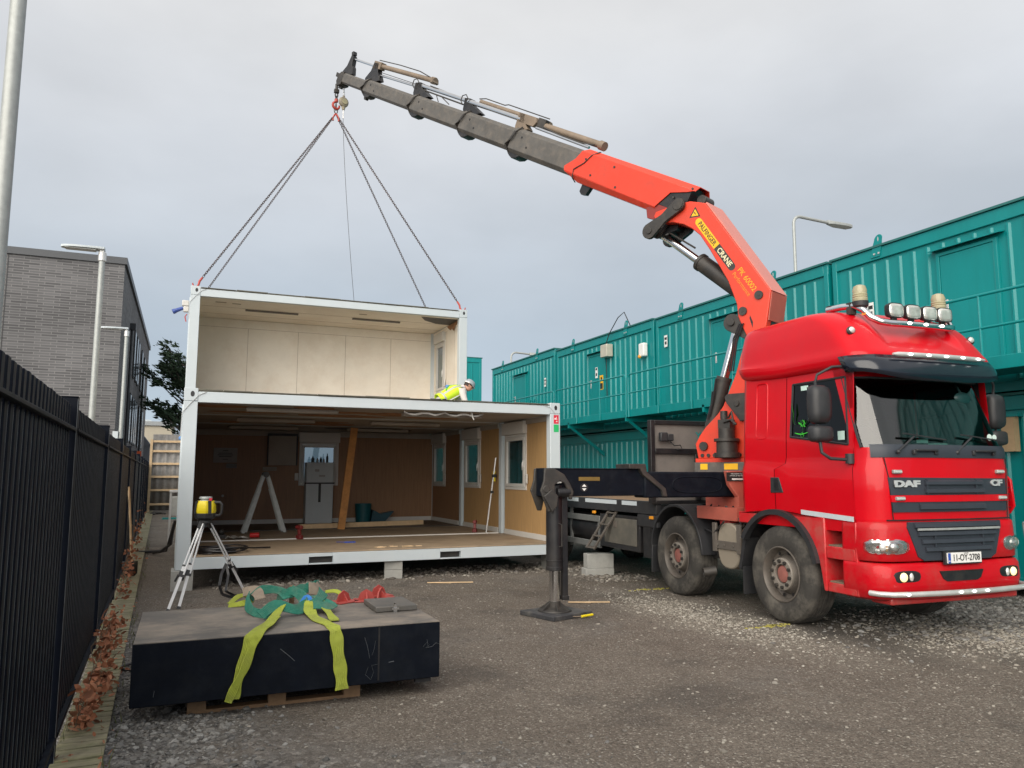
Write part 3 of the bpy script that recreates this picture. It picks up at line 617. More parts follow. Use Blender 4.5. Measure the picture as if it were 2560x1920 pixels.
# walkway with handrails
wk = thing('walkway', 'teal steel walkway with handrails along the doors of the upper cabins', 'walkway', (9.4, 0, 2.95))
MB().bx(0, .05, -11.6, 14.4, 0, .17).build('kick_plate', M_['teal'], wk, bevel=.006)
MB().bx(.05, 1.08, -11.6, 14.4, .06, .12).build('deck', M_['teal'], wk)
bars = [-11.5, -8.0, -4.55, -4.45, -1.05, -.95, 2.95, 3.05, 6.9, 7.0, 10.6, 10.7, 14.3]
segs = [(-11.5, -7.95), (-7.85, -4.2), (-4.1, -.55), (-.45, 3.12), (3.24, 6.9), (7.02, 10.6), (10.7, 14.2)]
for a, b in segs:
    mb = MB(); n = 5; rr = .08
    loop = [(-.02, a, 0.0), (-.02, a, .98-rr)]+[(-.02, a+rr*(1-math.cos(q)), .98-rr+rr*math.sin(q)) for q in (.5, 1.0, 1.57)]+[(-.02, b-rr*(1-math.cos(q)), .98-rr+rr*math.sin(q)) for q in (1.57, 1.0, .5)]+[(-.02, b, .98-rr), (-.02, b, 0)]
    mb.tube(loop, .021, 8); mb.tube([(-.02, a, .55), (-.02, b, .55)], .019, 8)
    for k in (1/3, 2/3): mb.tube([(-.02, a+(b-a)*k, 0), (-.02, a+(b-a)*k, .98)], .019, 8)
    mb.build('handrail', M_['teal'], wk)
for y in (-6.5, -2.6, .4, 3.3, 6.2, 9.2, 12.5):
    MB().bx(.0, 1.09, y-.03, y+.03, -.09, .055).prism([(.05, -.09), (.16, -.09), (1.09, -.72), (1.09, -.82)], 'y', y-.02, y+.02).build('bracket', M_['teal'], wk)
st = MB()
for y in (8.35, 8.05): st.tube([(-.3, y+.45, .0), (-.12, y, .85), (-.05, y-.03, .80), (-.08, y-.05, 0)], .022, 6)
st.build('ladder_rail', M_['teal'], wk)
# ---------------------------------------------------------------- white modular cabins
MW, MD, ZB = 6.058, 2.435, .28
def holes(mb, ax, t0, t1, a0, a1, z0, z1, h=None):
    def B(p, q, r_, s):
        if q-p > 1e-4 and s-r_ > 1e-4:
            if ax == 'x': mb.bx(t0, t1, p, q, r_, s)
            else: mb.bx(p, q, t0, t1, r_, s)
    if not h: B(a0, a1, z0, z1); return mb
    B(a0, h[0], z0, z1); B(h[1], a1, z0, z1); B(h[0], h[1], z0, h[2]); B(h[0], h[1], h[3], z1); return mb
def window(par, ax, t, a0, a1, z0, z1, side, mfr, handle=True, box=True):
    # t: inner wall face; side: +1 means the room lies on the lower side of t
    f = MB(); s = side
    def B(u0, u1, p, q, r_, s_):
        lo, hi = sorted((t+u0*s, t+u1*s))
        if ax == 'x': f.bx(lo, hi, p, q, r_, s_)
        else: f.bx(p, q, lo, hi, r_, s_)
    e = .055
    B(-.02, .06, a0, a0+e, z0, z1); B(-.02, .06, a1-e, a1, z0, z1); B(-.02, .06, a0+e, a1-e, z0, z0+e); B(-.02, .06, a0+e, a1-e, z1-e, z1)
    o = e+.004; e2 = .06
    B(-.035, .04, a0+o, a0+o+e2, z0+o, z1-o); B(-.035, .04, a1-o-e2, a1-o, z0+o, z1-o); B(-.035, .04, a0+o+e2, a1-o-e2, z0+o, z0+o+e2); B(-.035, .04, a0+o+e2, a1-o-e2, z1-o-e2, z1-o)
    w_ = f.build('window', mfr, par, bevel=.004, segs=1)
    f = MB(); B(.0, .012, a0+o+e2, a1-o-e2, z0+o+e2, z1-o-e2); f.build('pane', M_['pane'], w_)
    if box:
        f = MB(); B(-.09, .0, a0-.02, a1+.02, z1+.002, z1+.24); f.build('shutter_box', mfr, w_, bevel=.006, segs=1)
        f = MB(); B(-.05, -.021, a0-.10, a0-.012, z0+.12, z0+.30); f.build('shutter_winder', mfr, w_, bevel=.012)
    if handle:
        f = MB(); B(-.05, -.036, a0+.07, a0+.10, z0+.42, z0+.56); B(-.065, -.05, a0+.075, a0+.095, z0+.37, z0+.52); f.build('handle', M_['alu'], w_, bevel=.004)
    return w_
def module(label, y0, z0, inner, back=True, front_rail=True, floorm=None, ceil=None, rwin=(1.2, 2.22, 1.06, 2.12), bwin=None, skirt=True, group=None, right=True, slots=True):
    t = thing('modular_cabin', label, 'cabin', (0, y0, z0), 0, group)
    H = 2.591
    for nx, x0, x1 in (('a', 0, .19), ('b', MW-.19, MW)):
        for ya, yb in ((0, .16), (MD-.16, MD-.004)):
            if right and (ya > .1 or y0 > 1) and z0 < 1 and x0 > 1: xa, yA, yB = x0+.05, (ya+.09 if ya > .1 else ya), (yb if ya > .1 else yb-.09)
            else: xa, yA, yB = x0, ya, yb
            p = MB(); p.bx(xa, x1, yA, yB, 0, H-.19).bx(xa, x1, yA-.002, yB+.002, H-.187, H)
            if x0 == 0: p.bx(x0-.014, x0+.02, ya+.02, yb, 0.02, H-.24)
            p.build('corner_post', M_['white'], t, bevel=.006, segs=1)
    for x in (.115, MW-.085):
        MB().prism([(x+.028*math.cos(a), H-.085+.042*math.sin(a)) for a in [2*PI*i/14 for i in range(14)]], 'y', -.004, -.0025).build('lifting_hole', M_['blackp'], t)
    tr = MB(); tr.bx(.19, MW-.19, .0, .10, H-.205, H-.05).bx(.19, MW-.19, MD-.10, MD-.004, H-.205, H-.05).bx(.04, .14, .16, MD-.16, H-.205, H-.05).bx(MW-.14, MW-.04, .16, MD-.16, H-.205, H-.05)
    tr.build('top_rail', M_['white'], t, bevel=.006, segs=1)
    br = MB()
    sl = ((1.84, 2.20), (3.90, 4.25)) if slots else ()
    x = .19
    for a, b in sl: br.bx(x, a, 0, .10, 0, .165).bx(a, b, 0, .10, .115, .165).bx(a, b, 0, .10, 0, .018); x = b
    br.bx(x, MW-.19, 0, .10, 0, .165).bx(.19, MW-.19, MD-.10, MD-.004, 0, .165).bx(.04, .14, .16, MD-.16, 0, .165).bx(MW-.14, MW-.04, .16, MD-.16, 0, .165)
    br.build('bottom_rail', M_['white'], t, bevel=.004, segs=1)
    MB().bx(.14, MW-.14, .10, MD-.10, .02, .165).build('underfloor', M_['dark'], t)
    MB().bx(.02, MW-.02, .028, MD-.03, .17, .192).build('floor', floorm or M_['ply'], t)
    MB().bx(.10, MW-.10, .10, MD-.10, H-.20, H-.17).build('ceiling', ceil or inner, t)
    rf = MB(); rf.bx(.10, MW-.10, .015, MD-.02, H-.048, H-.030)
    rg = random.Random(int(y0*10+z0*7)); x = .2
    while x < MW-.3:
        L_ = rg.uniform(.25, .9); L_ = min(L_, MW-.22-x); d = rg.uniform(-.022, .004); rf.bx(x, x+L_-.01, d, .10, H-.030, H-.024+rg.uniform(0, .014)); x += L_
    rf.build('roof_sheet', M_['roofing'], t)
    # walls
    MB_ = holes(MB(), 'x', .045, .12, .16, MD-.16, .19, H-.205); MB_.build('wall_panel', inner, t)
    if right:
        wy0, wy1, wz0, wz1 = rwin
        holes(MB(), 'x', 5.955, 6.0, .16, MD-.16, .19, H-.205, (wy0, wy1, wz0, wz1)).build('wall_panel', inner, t)
        holes(MB(), 'x', 6.001, 6.035, .16, MD-.16, .19, H-.205, (wy0, wy1, wz0, wz1)).build('outer_skin', M_['white'], t)
        window(t, 'x', 5.955, wy0, wy1, wz0, wz1, 1, M_['upvc'])
        if skirt: MB().bx(5.935, 5.954, .16, MD-.16, .193, .29).build('skirting', M_['upvc'], t, bevel=.004)
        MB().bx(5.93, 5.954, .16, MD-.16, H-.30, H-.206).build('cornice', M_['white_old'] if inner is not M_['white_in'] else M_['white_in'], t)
    if back:
        holes(MB(), 'y', MD-.12, MD-.075, .12, 5.955, .19, H-.205, bwin).build('wall_panel', M_['wood_dark'] if bwin else inner, t)
        holes(MB(), 'y', MD-.074, MD-.04, .12, 5.955, .19, H-.205, bwin).build('outer_skin', M_['white'], t)
        if bwin: window(t, 'y', MD-.12, *bwin, 1, M_['upvc'])
        if skirt:
            MB().bx(.12, 5.934, MD-.14, MD-.121, .193, .29).build('skirting', M_['upvc'], t)
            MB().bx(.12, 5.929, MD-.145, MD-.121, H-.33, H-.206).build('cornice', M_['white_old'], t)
    return t, H
gm = 'white modular cabins standing side by side'
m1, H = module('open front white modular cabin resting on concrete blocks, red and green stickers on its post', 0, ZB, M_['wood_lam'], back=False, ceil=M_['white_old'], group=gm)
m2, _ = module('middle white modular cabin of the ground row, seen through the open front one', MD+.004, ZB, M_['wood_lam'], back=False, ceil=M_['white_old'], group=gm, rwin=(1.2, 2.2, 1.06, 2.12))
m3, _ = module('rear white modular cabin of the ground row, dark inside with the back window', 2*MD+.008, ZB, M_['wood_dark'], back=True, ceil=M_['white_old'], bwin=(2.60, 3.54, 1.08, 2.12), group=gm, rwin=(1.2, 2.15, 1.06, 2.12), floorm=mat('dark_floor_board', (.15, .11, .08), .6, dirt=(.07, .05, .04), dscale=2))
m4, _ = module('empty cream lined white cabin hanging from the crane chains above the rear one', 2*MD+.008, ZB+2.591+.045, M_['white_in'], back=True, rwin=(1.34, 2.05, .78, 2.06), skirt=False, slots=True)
stain = mat('rust_stain', (.30, .15, .07), .8, var=.4, scale=12)
seam = mat('panel_seam', (.36, .30, .23), .8)
sm = MB()
for x in (1.31, 2.48, 3.64, 4.80): sm.bx(x-.004, x+.004, MD-.1225, MD-.1202, .19, 2.18)
sm.bx(.12, 5.95, MD-.1225, MD-.1202, 2.182, 2.188).bx(5.952, 5.9548, .62, .626, .19, 2.38).bx(5.952, 5.9548, 1.22, 1.226, .19, 2.38).bx(5.952, 5.9548, 2.16, 2.166, .19, 2.38)
sm.build('panel_seam', seam, m4)
blr = mat('bare_light_rail', (.16, .145, .125), .5)
for x in (1.15, 3.55): MB().bx(x, x+1.15, 1.02, 1.10, H-.232, H-.201).build('ceiling_light', blr, m4)
MB().bx(.13, 5.93, .95, .957, H-.2035, H-.2005).bx(.13, 5.93, 1.75, 1.757, H-.2035, H-.2005).bx(.5, .72, .45, .52, H-.205, H-.2).bx(.84, 1.02, .5, .56, H-.205, H-.2).bx(3.6, 3.78, .50, .56, H-.205, H-.2).build('ceiling_seam', seam, m4)
rs = MB(); rs.prism([(.30, 2.385), (1.15, 2.385), (1.0, 2.30), (.86, 2.24), (.75, 2.27), (.6, 2.18), (.5, 2.29), (.3, 2.31)], 'x', 5.927, 5.9295); rs.build('rust_stain', stain, m4)
MB().prism([(5.0, .24), (5.93, .24), (5.93, .95), (5.55, .9), (5.2, .62)], 'z', H-.206, H-.2035).build('torn_ceiling_hole', M_['dark'], m4)
rg = random.Random(3)
# torn lining and old lights under the ground row ceilings
for mm, seed in ((m1, 1), (m2, 2), (m3, 3)):
    rg = random.Random(seed); h_ = MB()
    for k in range(7):
        x = rg.uniform(.4, 4.8); y = rg.uniform(.25, 1.9); a = rg.uniform(.3, .9); b = rg.uniform(.12, .4)
        h_.prism([(x+a*math.cos(q)*rg.uniform(.7, 1.1), y+b*math.sin(q)*rg.uniform(.7, 1.1)) for q in [2*PI*i/11 for i in range(11)]], 'z', H-.204-.001*k, H-.2015)
    h_.build('ceiling_stain', stain if seed < 3 else M_['dark'], mm)
    for xx in (.9, 3.4): MB().bx(xx, xx+1.42, .55, .70, H-.27, H-.208).build('ceiling_light', M_['white_old'], mm, bevel=.01)
MB().bx(.14, MW-.2, MD-.075, MD-.045, .193, .212).build('joint_strip', M_['upvc'], m1)
MB().bx(.14, MW-.2, MD-.075, MD-.05, .193, .207).build('joint_strip', M_['dark'], m2)
fb = MB(); rg = random.Random(5)
fb.loft([[(3.3+.1*k+rg.uniform(-.02, .02), .16+.02*math.sin(k), H-.235-abs(math.sin(k*.9))*.05+dz) for k in range(15)] for dz in (0, .03)], ring_closed=False, cap=False)
o = fb.build('torn_membrane', M_['upvc'], m1, recalc=False); s_ = o.modifiers.new('t', 'SOLIDIFY'); s_.thickness = .01
MB().tube([(4.46, .13, H-.19), (4.47, .12, H-.27), (4.50, .12, H-.33)], .012, 6).build('hanging_wire', M_['upvc'], m1)
# stickers on right post, cables at corners
rst = MB().bx(MW-.125, MW-.03, -.003, -.0012, 2.385-.155, 2.385-.005).build('red_sticker', mat('red_sticker', (.62, .02, .05), .5), m1)
MB().bx(MW-.11, MW-.085, -.0045, -.0032, 2.30, 2.33).bx(MW-.08, MW-.055, -.0045, -.0032, 2.26, 2.275).prism([(MW-.08, 2.35), (MW-.07, 2.35), (MW-.06, 2.29), (MW-.07, 2.29)], 'y', -.0045, -.0032).build('print', M_['sticker'], rst)
MB().bx(MW-.125, MW-.03, -.003, -.0012, 2.385-.30, 2.385-.17).build('green_sticker', mat('green_sticker', (.02, .42, .13), .5), m1)
for mm in (m1, m4):
    MB().tube([(.30, -.006, H-.055), (.20, -.008, H-.10), (.08, -.008, H-.24), (-.012, -.006, H-.36), (-.02, .0, H-.7)], .005, 5).build('cable', M_['alu'], mm)
MB().tube([(MW-.30, -.006, H-.055), (MW-.2, -.008, H-.08), (MW-.09, -.008, H-.2)], .004, 5).build('cable', M_['alu'], m1)
# socket and plug at the left top of the hanging cabin
sk = thing('power_plug', 'blue industrial plug and cream socket hanging off the top left corner of the raised cabin', 'plug', (-.03, 5.0, 5.10))
MB().bx(-.12, .01, -.06, .06, -.02, .10).bx(-.09, .01, -.05, .05, -.14, -.02).build('socket_box', M_['upvc'], sk, bevel=.015)
MB().cyl((-.10, 0, -.06), (-.24, 0, -.13), .035, .045).cyl((-.24, 0, -.13), (-.29, 0, -.155), .052).build('plug', mat('blue_plastic', (.04, .08, .30), .4), sk)
MB().tube([(-.02, 0, -.18), (-.055, 0, -.24), (-.03, 0, -.34)], .012, 6).build('cable', mat('red_cable', (.4, .05, .05), .5), sk)

# blocks under the cabins and loose ones
def block(x0, x1, y0, y1, z0, z1, label, rot=0, group='concrete blocks under the white cabins'):
    cx, cy_ = (x0+x1)/2, (y0+y1)/2
    o = MB().bx(x0-cx, x1-cx, y0-cy_, y1-cy_, 0, z1-z0).build('concrete_block', M_['concrete'], None, bevel=.006); o.location = (cx, cy_, z0); o.rotation_euler.z = R(rot)
    return tag(o, label, 'block', group)
block(-.05, .24, -.07, .36, 0, ZB-.002, 'tall concrete block under the left front corner of the white cabin')
block(3.06, 3.34, .06, .50, 0, .138, 'lower block of the pair under the middle of the white cabin', -12)
block(3.06, 3.34, .06, .50, .140, ZB-.002, 'upper block of the pair under the middle of the white cabin', -12)
block(5.92, 6.22, .10, .50, 0, .138, 'lower block of the pair under the right corner, behind the outrigger leg')
block(5.92, 6.22, .10, .50, .140, ZB-.002, 'upper block of the pair under the right corner, behind the outrigger leg')
block(6.13, 6.62, -.82, -.60, 0, .115, 'flat concrete block on the ground carrying the taller one, before the truck bed', -8, None)
block(6.17, 6.62, -.81, -.60, .117, .345, 'taller concrete block set on the flat one, before the truck bed', -9, None)
for y, k in ((4.6, 'second'), (7.1, 'third')):
    for x, n in ((.1, 'left'), (5.9, 'right')): block(x-.15, x+.15, y-.2, y+.2, 0, ZB-.002, 'block in the dark below the %s seam of the white cabins, %s side' % (k, n))

# ---------------------------------------------------------------- things inside the ground row
FZ = ZB+.193
sl_ = thing('step_ladder', 'aluminium folding ladder standing open inside the middle white cabin', 'ladder', (1.575, 4.4, FZ))
for s, nm in ((-1, 'leg'), (1, 'leg')):
    f = MB()
    for dy in (-.17, .17): f.bar((s*.40, dy*1.1, 0), (s*.035, dy*.9, 1.14), .022, .060, (1, 0, 0)); f.bar((s*.345, dy*1.1, .02), (s*.10, dy*.9, .86), .026, .04, (1, 0, 0))
    for k in range(1, 4): f.cyl((s*(.40-.09*k), -.18, .28*k), (s*(.40-.09*k), .18, .28*k), .014)
    f.build(nm, M_['galv'], sl_)
for dy in (-.17, .17): MB().cyl((0, dy-.03, 1.15), (0, dy+.03, 1.15), .06, n=14).build('hinge', M_['dark'], sl_)
wu = thing('tall_cabinet', 'tall white cabinet strapped shut in front of the back window', 'cabinet', (3.04, 6.93, FZ))
MB().bx(-.32, .32, -.16, .16, 0, 1.44).build('body', M_['white'], wu, bevel=.012)
MB().bx(-.345, .345, -.175, -.163, .93, .965).bx(-.03, .03, -.178, -.175, .50, .93).build('strap', M_['blackp'], wu)
MB().bx(-.12, -.02, -.165, -.1605, 1.22, 1.28).bx(-.02, .12, -.165, -.1605, 1.1, 1.14).build('label', mat('grey_print', (.3, .3, .3), .6), wu)
for x, h, r, m in ((-.16, .20, .05, 'blackp'), (-.05, .15, .035, 'galv'), (.03, .19, .035, 'blackp'), (.10, .14, .03, 'galv'), (.18, .30, .035, 'blackp')):
    h *= .72; r *= .8; b = MB().lathe([(0, 0), (r, 0), (r, h*.62), (r*.42, h*.78), (r*.42, h), (0, h)], (3.04+x, 6.90, FZ+1.441), (3.04+x, 6.90, FZ+2)).build('bottle', M_[m], None)
    tag(b, {-.16: 'wide dark bottle at the left on the tall white cabinet', -.05: 'small grey bottle second from left on the tall cabinet', .03: 'slim dark bottle in the middle on the tall cabinet', .10: 'shortest grey bottle on the tall cabinet', .18: 'tallest dark bottle at the right on the tall cabinet'}[x], 'bottle', 'bottles on the tall cabinet')
pr_ = MB().bar((3.17, 4.62, FZ), (3.42, 4.72, 2.63), .15, .05, (0, 1, 0)).build('timber_prop', mat('orange_timber', (.46, .21, .06), .7, var=.25, scale=6), None)
tag(pr_, 'orange brown timber plank propped upright between floor and ceiling', 'plank')
tag(MB().bar((2.35, 4.98, FZ+.05), (5.25, 5.62, FZ+.05), .10, .10).build('timber_beam', M_['timber_pale'], None), 'long pale timber beam lying on the dark rear floor', 'beam')
wc = thing('wall_cupboard', 'shallow pale cupboard with black rim fixed to the dark back wall', 'cupboard', (2.18, 7.18, 1.84))
MB().bx(-.33, .37, -.08, 0, .0, .76).build('rim', M_['blackp'], wc); MB().bx(-.31, .33, -.105, -.081, .0, .70).build('door', M_['white_old'], wc, bevel=.006)
nb_ = tag(MB().bx(.66, 1.18, 7.172, 7.178, 1.90, 2.24).build('notice', mat('grey_paper', (.30, .29, .28), .6), None), 'large pale paper notice on the dark back wall', 'notice')
for i, (wd, zz) in enumerate([(.12, 2.17), (.30, 2.11), (.34, 2.07), (.28, 2.03), (.12, 1.97)]):
    MB().bx(.92-wd/2, .92+wd/2, 7.1695, 7.1715, zz, zz+.014).build('print', M_['blackstk'], nb_)
tag(MB().bx(.95, 1.18, 7.172, 7.178, 1.77, 1.88).build('label_card', mat('grey_card', (.2, .2, .19), .6), None), 'small grey card under the large notice on the back wall', 'card')
tag(MB().bx(1.76, 2.08, 7.13, 7.178, 1.71, 1.80).build('conduit_box', M_['white_old'], None, bevel=.006), 'small pale conduit box above the folding ladder on the back wall', 'box')
tag(MB().cyl((.9, 7.178, 1.13), (.9, 7.16, 1.13), .03).build('wall_socket', M_['upvc'], None), 'tiny round white wall fitting low on the back wall', 'socket')
tag(MB().lathe([(0, .0), (.17, 0), (.20, .45), (.19, .45), (.16, .02), (0, .02)], (4.12, 6.9, FZ), (4.12, 6.9, 9), n=20).build('teal_tub', mat('dark_teal', (.006, .10, .12), .5), None), 'dark teal plastic tub on the rear floor beneath the wall', 'tub')
tag(MB().prism([(4.28, FZ), (4.62, FZ), (4.86, FZ+.26), (4.52, FZ+.20), (4.34, FZ+.30)], 'y', 6.75, 7.0).build('teal_scoop', mat('dark_teal2', (.005, .06, .09), .5), None), 'dark blue angular scoop lying against the teal tub', 'scoop')
def drill(x, y, label, rz=0, s=1):
    t = thing('cordless_drill', label, 'drill', (x, y, FZ), rz)
    MB().bx(-.055, .055, -.04, .04, 0, .07).build('battery', mat('red_tool', (.16, .02, .02), .45), t, bevel=.01)
    b = MB(); b.bar((0, 0, .07), (.01, 0, .17), .04, .05, (0, 1, 0)).cyl((-.05, 0, .20), (.07, 0, .20), .036).build('body', mat('red_tool2', (.18, .02, .02), .45), t, bevel=.006)
    MB().cyl((.07, 0, .20), (.12, 0, .20), .022, .016).build('chuck', M_['dark'], t); t.scale = (1.05*s,)*3; return t
drill(2.01, 2.36, 'red cordless drill standing on the floor near the front opening', 2.2)
drill(5.50, 2.75, 'dark red tool lying by the right wall at the foot of the levelling staff', 1.0)
tag(MB().lathe([(0, 0), (.045, 0), (.045, .16), (0, .16)], (1.22, 3.0, FZ+.045), (1.4, 2.95, FZ+.05)).build('red_canister', mat('red_can', (.55, .02, .02), .4), None), 'bright red canister lying beside the foot of the folding ladder', 'canister')
rag = MB(); rg = random.Random(9)
rag.loft([[(.78+.045*i, 2.72+.05*j+rg.uniform(-.02, .02), FZ+.01+rg.uniform(0, .05)*(0 < i < 9)) for i in range(10)] for j in range(5)], ring_closed=False, cap=False)
tag(rag.build('plastic_rag', M_['upvc'], None, recalc=False), 'crumpled clear plastic on the floor at the foot of the ladder', 'plastic')
tag(MB().bx(.62, .80, 2.95, 3.1, FZ, FZ+.07).ball((.72, 3.0, FZ+.12), .06).build('tool_bag', M_['dark'], None), 'small dark bundle of tools left of the folding ladder', 'bundle')
coil = MB(); rg = random.Random(4)
for k in range(6):
    rr = .30+rg.uniform(-.07, .05); cx = .60+rg.uniform(-.05, .05); cy_ = .30+rg.uniform(-.04, .04)
    coil.tube([(cx+rr*math.cos(a), cy_+rr*.8*math.sin(a), FZ+.015+.014*k+.008*math.sin(3*a+k)) for a in [2*PI*i/28 for i in range(28)]], .013, 6, closed=True)
coil.tube([(.9, .42, FZ+.06), (1.1, .62, FZ+.03), (1.35, .75, FZ+.02)], .013, 6)
tag(coil.build('cable_coil', M_['black'], None), 'loose coil of thick black cable on the floor at the front left', 'cable')
tag(MB().bx(2.62, 2.80, 1.30, 1.345, FZ, FZ+.02).tube([(2.5, 1.42, FZ+.01), (2.62, 1.33, FZ+.012)], .006, 5).build('blue_knife', mat('blue_tool', (.03, .07, .35), .4), None), 'small blue knife lying on the cabin floor', 'knife')
chip = MB(); rg = random.Random(6)
for k in range(14):
    x = rg.uniform(2.9, 3.6); y = rg.uniform(.1, .4); a = rg.uniform(-.6, .6); L_ = rg.uniform(.03, .14)
    chip.bar((x, y, FZ+.006), (x+L_*math.cos(a), y+L_*math.sin(a), FZ+.008), .014, .008)
kind(chip.build('wood_chips', M_['timber_pale'], None), 'stuff')
lv = thing('levelling_staff', 'slim aluminium levelling staff leaning in the corner by the middle window', 'staff', (5.72, 2.68, FZ))
MB().tube([(0, 0, 0), (.17, -.08, 1.50)], .016, 8).build('pole', M_['alu'], lv)
MB().bx(.07, .13, -.07, -.03, .78, .83).bx(.10, .19, -.085, -.04, 1.10, 1.16).build('clamp', M_['blackp'], lv); MB().bx(.12, .17, -.06, -.02, 1.02, 1.22).build('receiver', M_['yellow'], lv)

# ---------------------------------------------------------------- laser level on its tripod
tp = thing('tripod', 'aluminium surveying tripod standing in front of the left corner of the white cabin', 'tripod', (.33, -1.2, 0))
def leg(fx, fy):
    l = MB(); top = Vector((.0+fx*.10, .0+fy*.10, 1.0)); ft = Vector((fx, fy, 0)); mid = top.lerp(ft, .60); d = (ft-top).normalized(); sd_ = d.cross(Vector((0, 0, 1))).normalized()*.022
    l.tube([top+sd_, mid+sd_*1.1], .011, 8).tube([top-sd_, mid-sd_*1.1], .011, 8).bar(top.lerp(ft, .50), ft, .034, .020, (0, 1, 0))
    o = l.build('leg', M_['alu_w'], tp)
    MB().bar(mid-d*.04, mid+d*.03, .075, .035, (0, 1, 0)).bar(mid-d*.10, mid-d*.12+sd_*1.5, .02, .04).bar(mid+d*.0+sd_*2, mid+d*.09+sd_*2.6, .016, .02).bar(top-d*.03, top+d*.07, .07, .04, (0, 1, 0)).bar(ft-d*.03, ft, .04, .03, (0, 1, 0)).build('clamp', M_['blackp'], o)
M_['alu_w'] = mat('pale_aluminium', (.74, .75, .76), .38, var=.05)
leg(-.38, -.56); leg(-.26, -.40); leg(.58, .68)
MB().cyl((0, 0, 1.0), (0, 0, 1.035), .085, n=20).cyl((0, 0, .95), (0, 0, 1.0), .05).build('head', M_['blackp'], tp)
cv = MB()
def ribbon(mb, pts, w, up=(0, 1, 0)):
    for i in range(len(pts)-1): mb.bar(pts[i], pts[i+1], w, .003, up)
P1 = [(.30, .33, .44), (.24, .22, .32), (.22, .18, .18), (.26, .2, .06), (.36, .22, .02), (.5, .26, .015), (.62, .2, .02)]
ribbon(cv, [(a, b*1.0, c) for a, b, c in P1], .035); ribbon(cv, [(.30, .33, .44), (.33, .26, .30), (.30, .2, .10), (.42, .3, .02), (.58, .24, .03)], .03)
cv.build('strap', M_['black'], tp)
la = thing('laser_level', 'yellow and black rotating laser level mounted on the tripod', 'laser level', (.33, -1.2, 1.036)); la.scale = (1.06,)*3
by = MB(); by.lathe([(0, .08), (.118, .08), (.128, .11), (.118, .20), (.100, .235), (0, .235)], n=8).build('housing', M_['yellow'], la, bevel=.008)
MB().lathe([(0, 0), (.07, 0), (.118, .03), (.128, .085), (.09, .09), (0, .09)], n=8).build('base', M_['blackp'], la, bevel=.006)
for a in range(4):
    aa = PI/8+a*PI/2; c, s = math.cos(aa), math.sin(aa); b_ = MB(); b_.bar((.125*c, .125*s, .08), (.108*c, .108*s, .235), .035, .02, (c, s, 0)); b_.build('corner_guard', M_['blackp'], la)
hn = MB(); hn.tube([(.10, -.02, .215), (.165, -.03, .215), (.185, -.035, .19), (.185, -.035, .09), (.165, -.03, .06), (.11, -.02, .055)], .017, 10).build('handle', M_['blackp'], la)
MB().cyl((0, 0, .235), (0, 0, .262), .07, .055, n=20).cyl((0, 0, .262), (0, 0, .285), .078, .07, n=20).build('rotor_cap', M_['galv'], la); MB().bx(.035, .07, -.085, -.055, .236, .268).build('indicator', mat('red_lens', (.6, .03, .05), .3), la)

# ---------------------------------------------------------------- black steel box with slings
bb = thing('steel_box', 'long low black steel box with a dusty top lying on a pallet', 'steel box', (-.20, -6.29, .12))
dusty = mat('dusty_black_top', (.12, .108, .095), .65, var=.3, scale=2.5, dirt=(.31, .255, .20), dscale=1.5, damt=1.0, stretch=(1, 1.6, 1))
BW, BD, BH = 2.09, 1.28, .405
MB().bx(0, BW, 0, BD, 0, BH-.004).build('body', M_['navy'], bb, bevel=.005, segs=1)
MB().bx(.004, BW-.004, .004, BD-.004, BH-.0045, BH).build('top_plate', dusty, bb)
MB().bx(1.62, 1.632, -.0035, 0, .02, BH-.01).build('weld_seam', M_['black'], bb); MB().bx(BW-.18, BW-.06, .02, .06, -.03, 0).build('foot', M_['black'], bb)
hp = MB().bx(1.72, 2.06, .52, .98, BH+.003, BH+.045).build('hatch', M_['boomgrey'], bb, bevel=.006)
MB().bx(1.86, 1.89, .505, .52, BH-.005, BH+.05).bx(1.845, 1.905, .50, .512, BH+.02, BH+.035).cyl((1.875, .50, BH+.055), (1.875, .53, BH+.055), .012).build('latch', M_['chrome'], hp)
sc_ = MB()
for pts in ([(1.52, .33), (1.54, .27), (1.56, .18)], [(1.60, .30), (1.59, .24), (1.575, .2)], [(1.55, .12), (1.53, .07), (1.57, .03), (1.59, .08), (1.575, .13), (1.62, .135)], [(1.70, .14), (1.74, .145)], [(1.96, .23), (1.99, .26), (2.01, .24), (1.98, .22), (2.03, .225), (2.06, .25), (2.085, .24)], [(1.99, .28), (2.0, .22)], [(.14, .06), (.145, .10)], [(.93, .30), (1.0, .24), (1.03, .21)]): sc_.tube([(a, -.0016, b) for a, b in pts], .0018, 4, flat=.5)
sc_.build('scratches', mat('pale_scratch', (.10, .11, .12), .7), bb)
pl = thing('pallet', 'wooden pallet carrying the black steel box', 'pallet', (.15, -6.13, 0))
for y in (0, .45, .9): MB().bx(0, 1.18, y, y+.09, 0, .022).bx(0, 1.18, y, y+.09, .098, .118).build('board', M_['timber'], pl)
for x in (0, .53, 1.06):
    for y in (0, .45, .9): MB().bx(x, x+.12, y, y+.09, .0225, .0975).build('spacer_block', M_['timber'], pl)
def webmat(name, c1, c2):
    return mat(name, c1, .85, var=.22, scale=24, dirt=c2, dscale=6, damt=.55, stretch=(1, 1, 1))
yw = webmat('yellow_sling_web', (.33, .38, .045), (.10, .09, .055)); gw = webmat('green_sling_web', (.02, .17, .12), (.15, .13, .10)); tw_ = webmat('tan_sling_sleeve', (.26, .21, .16), (.12, .09, .07))
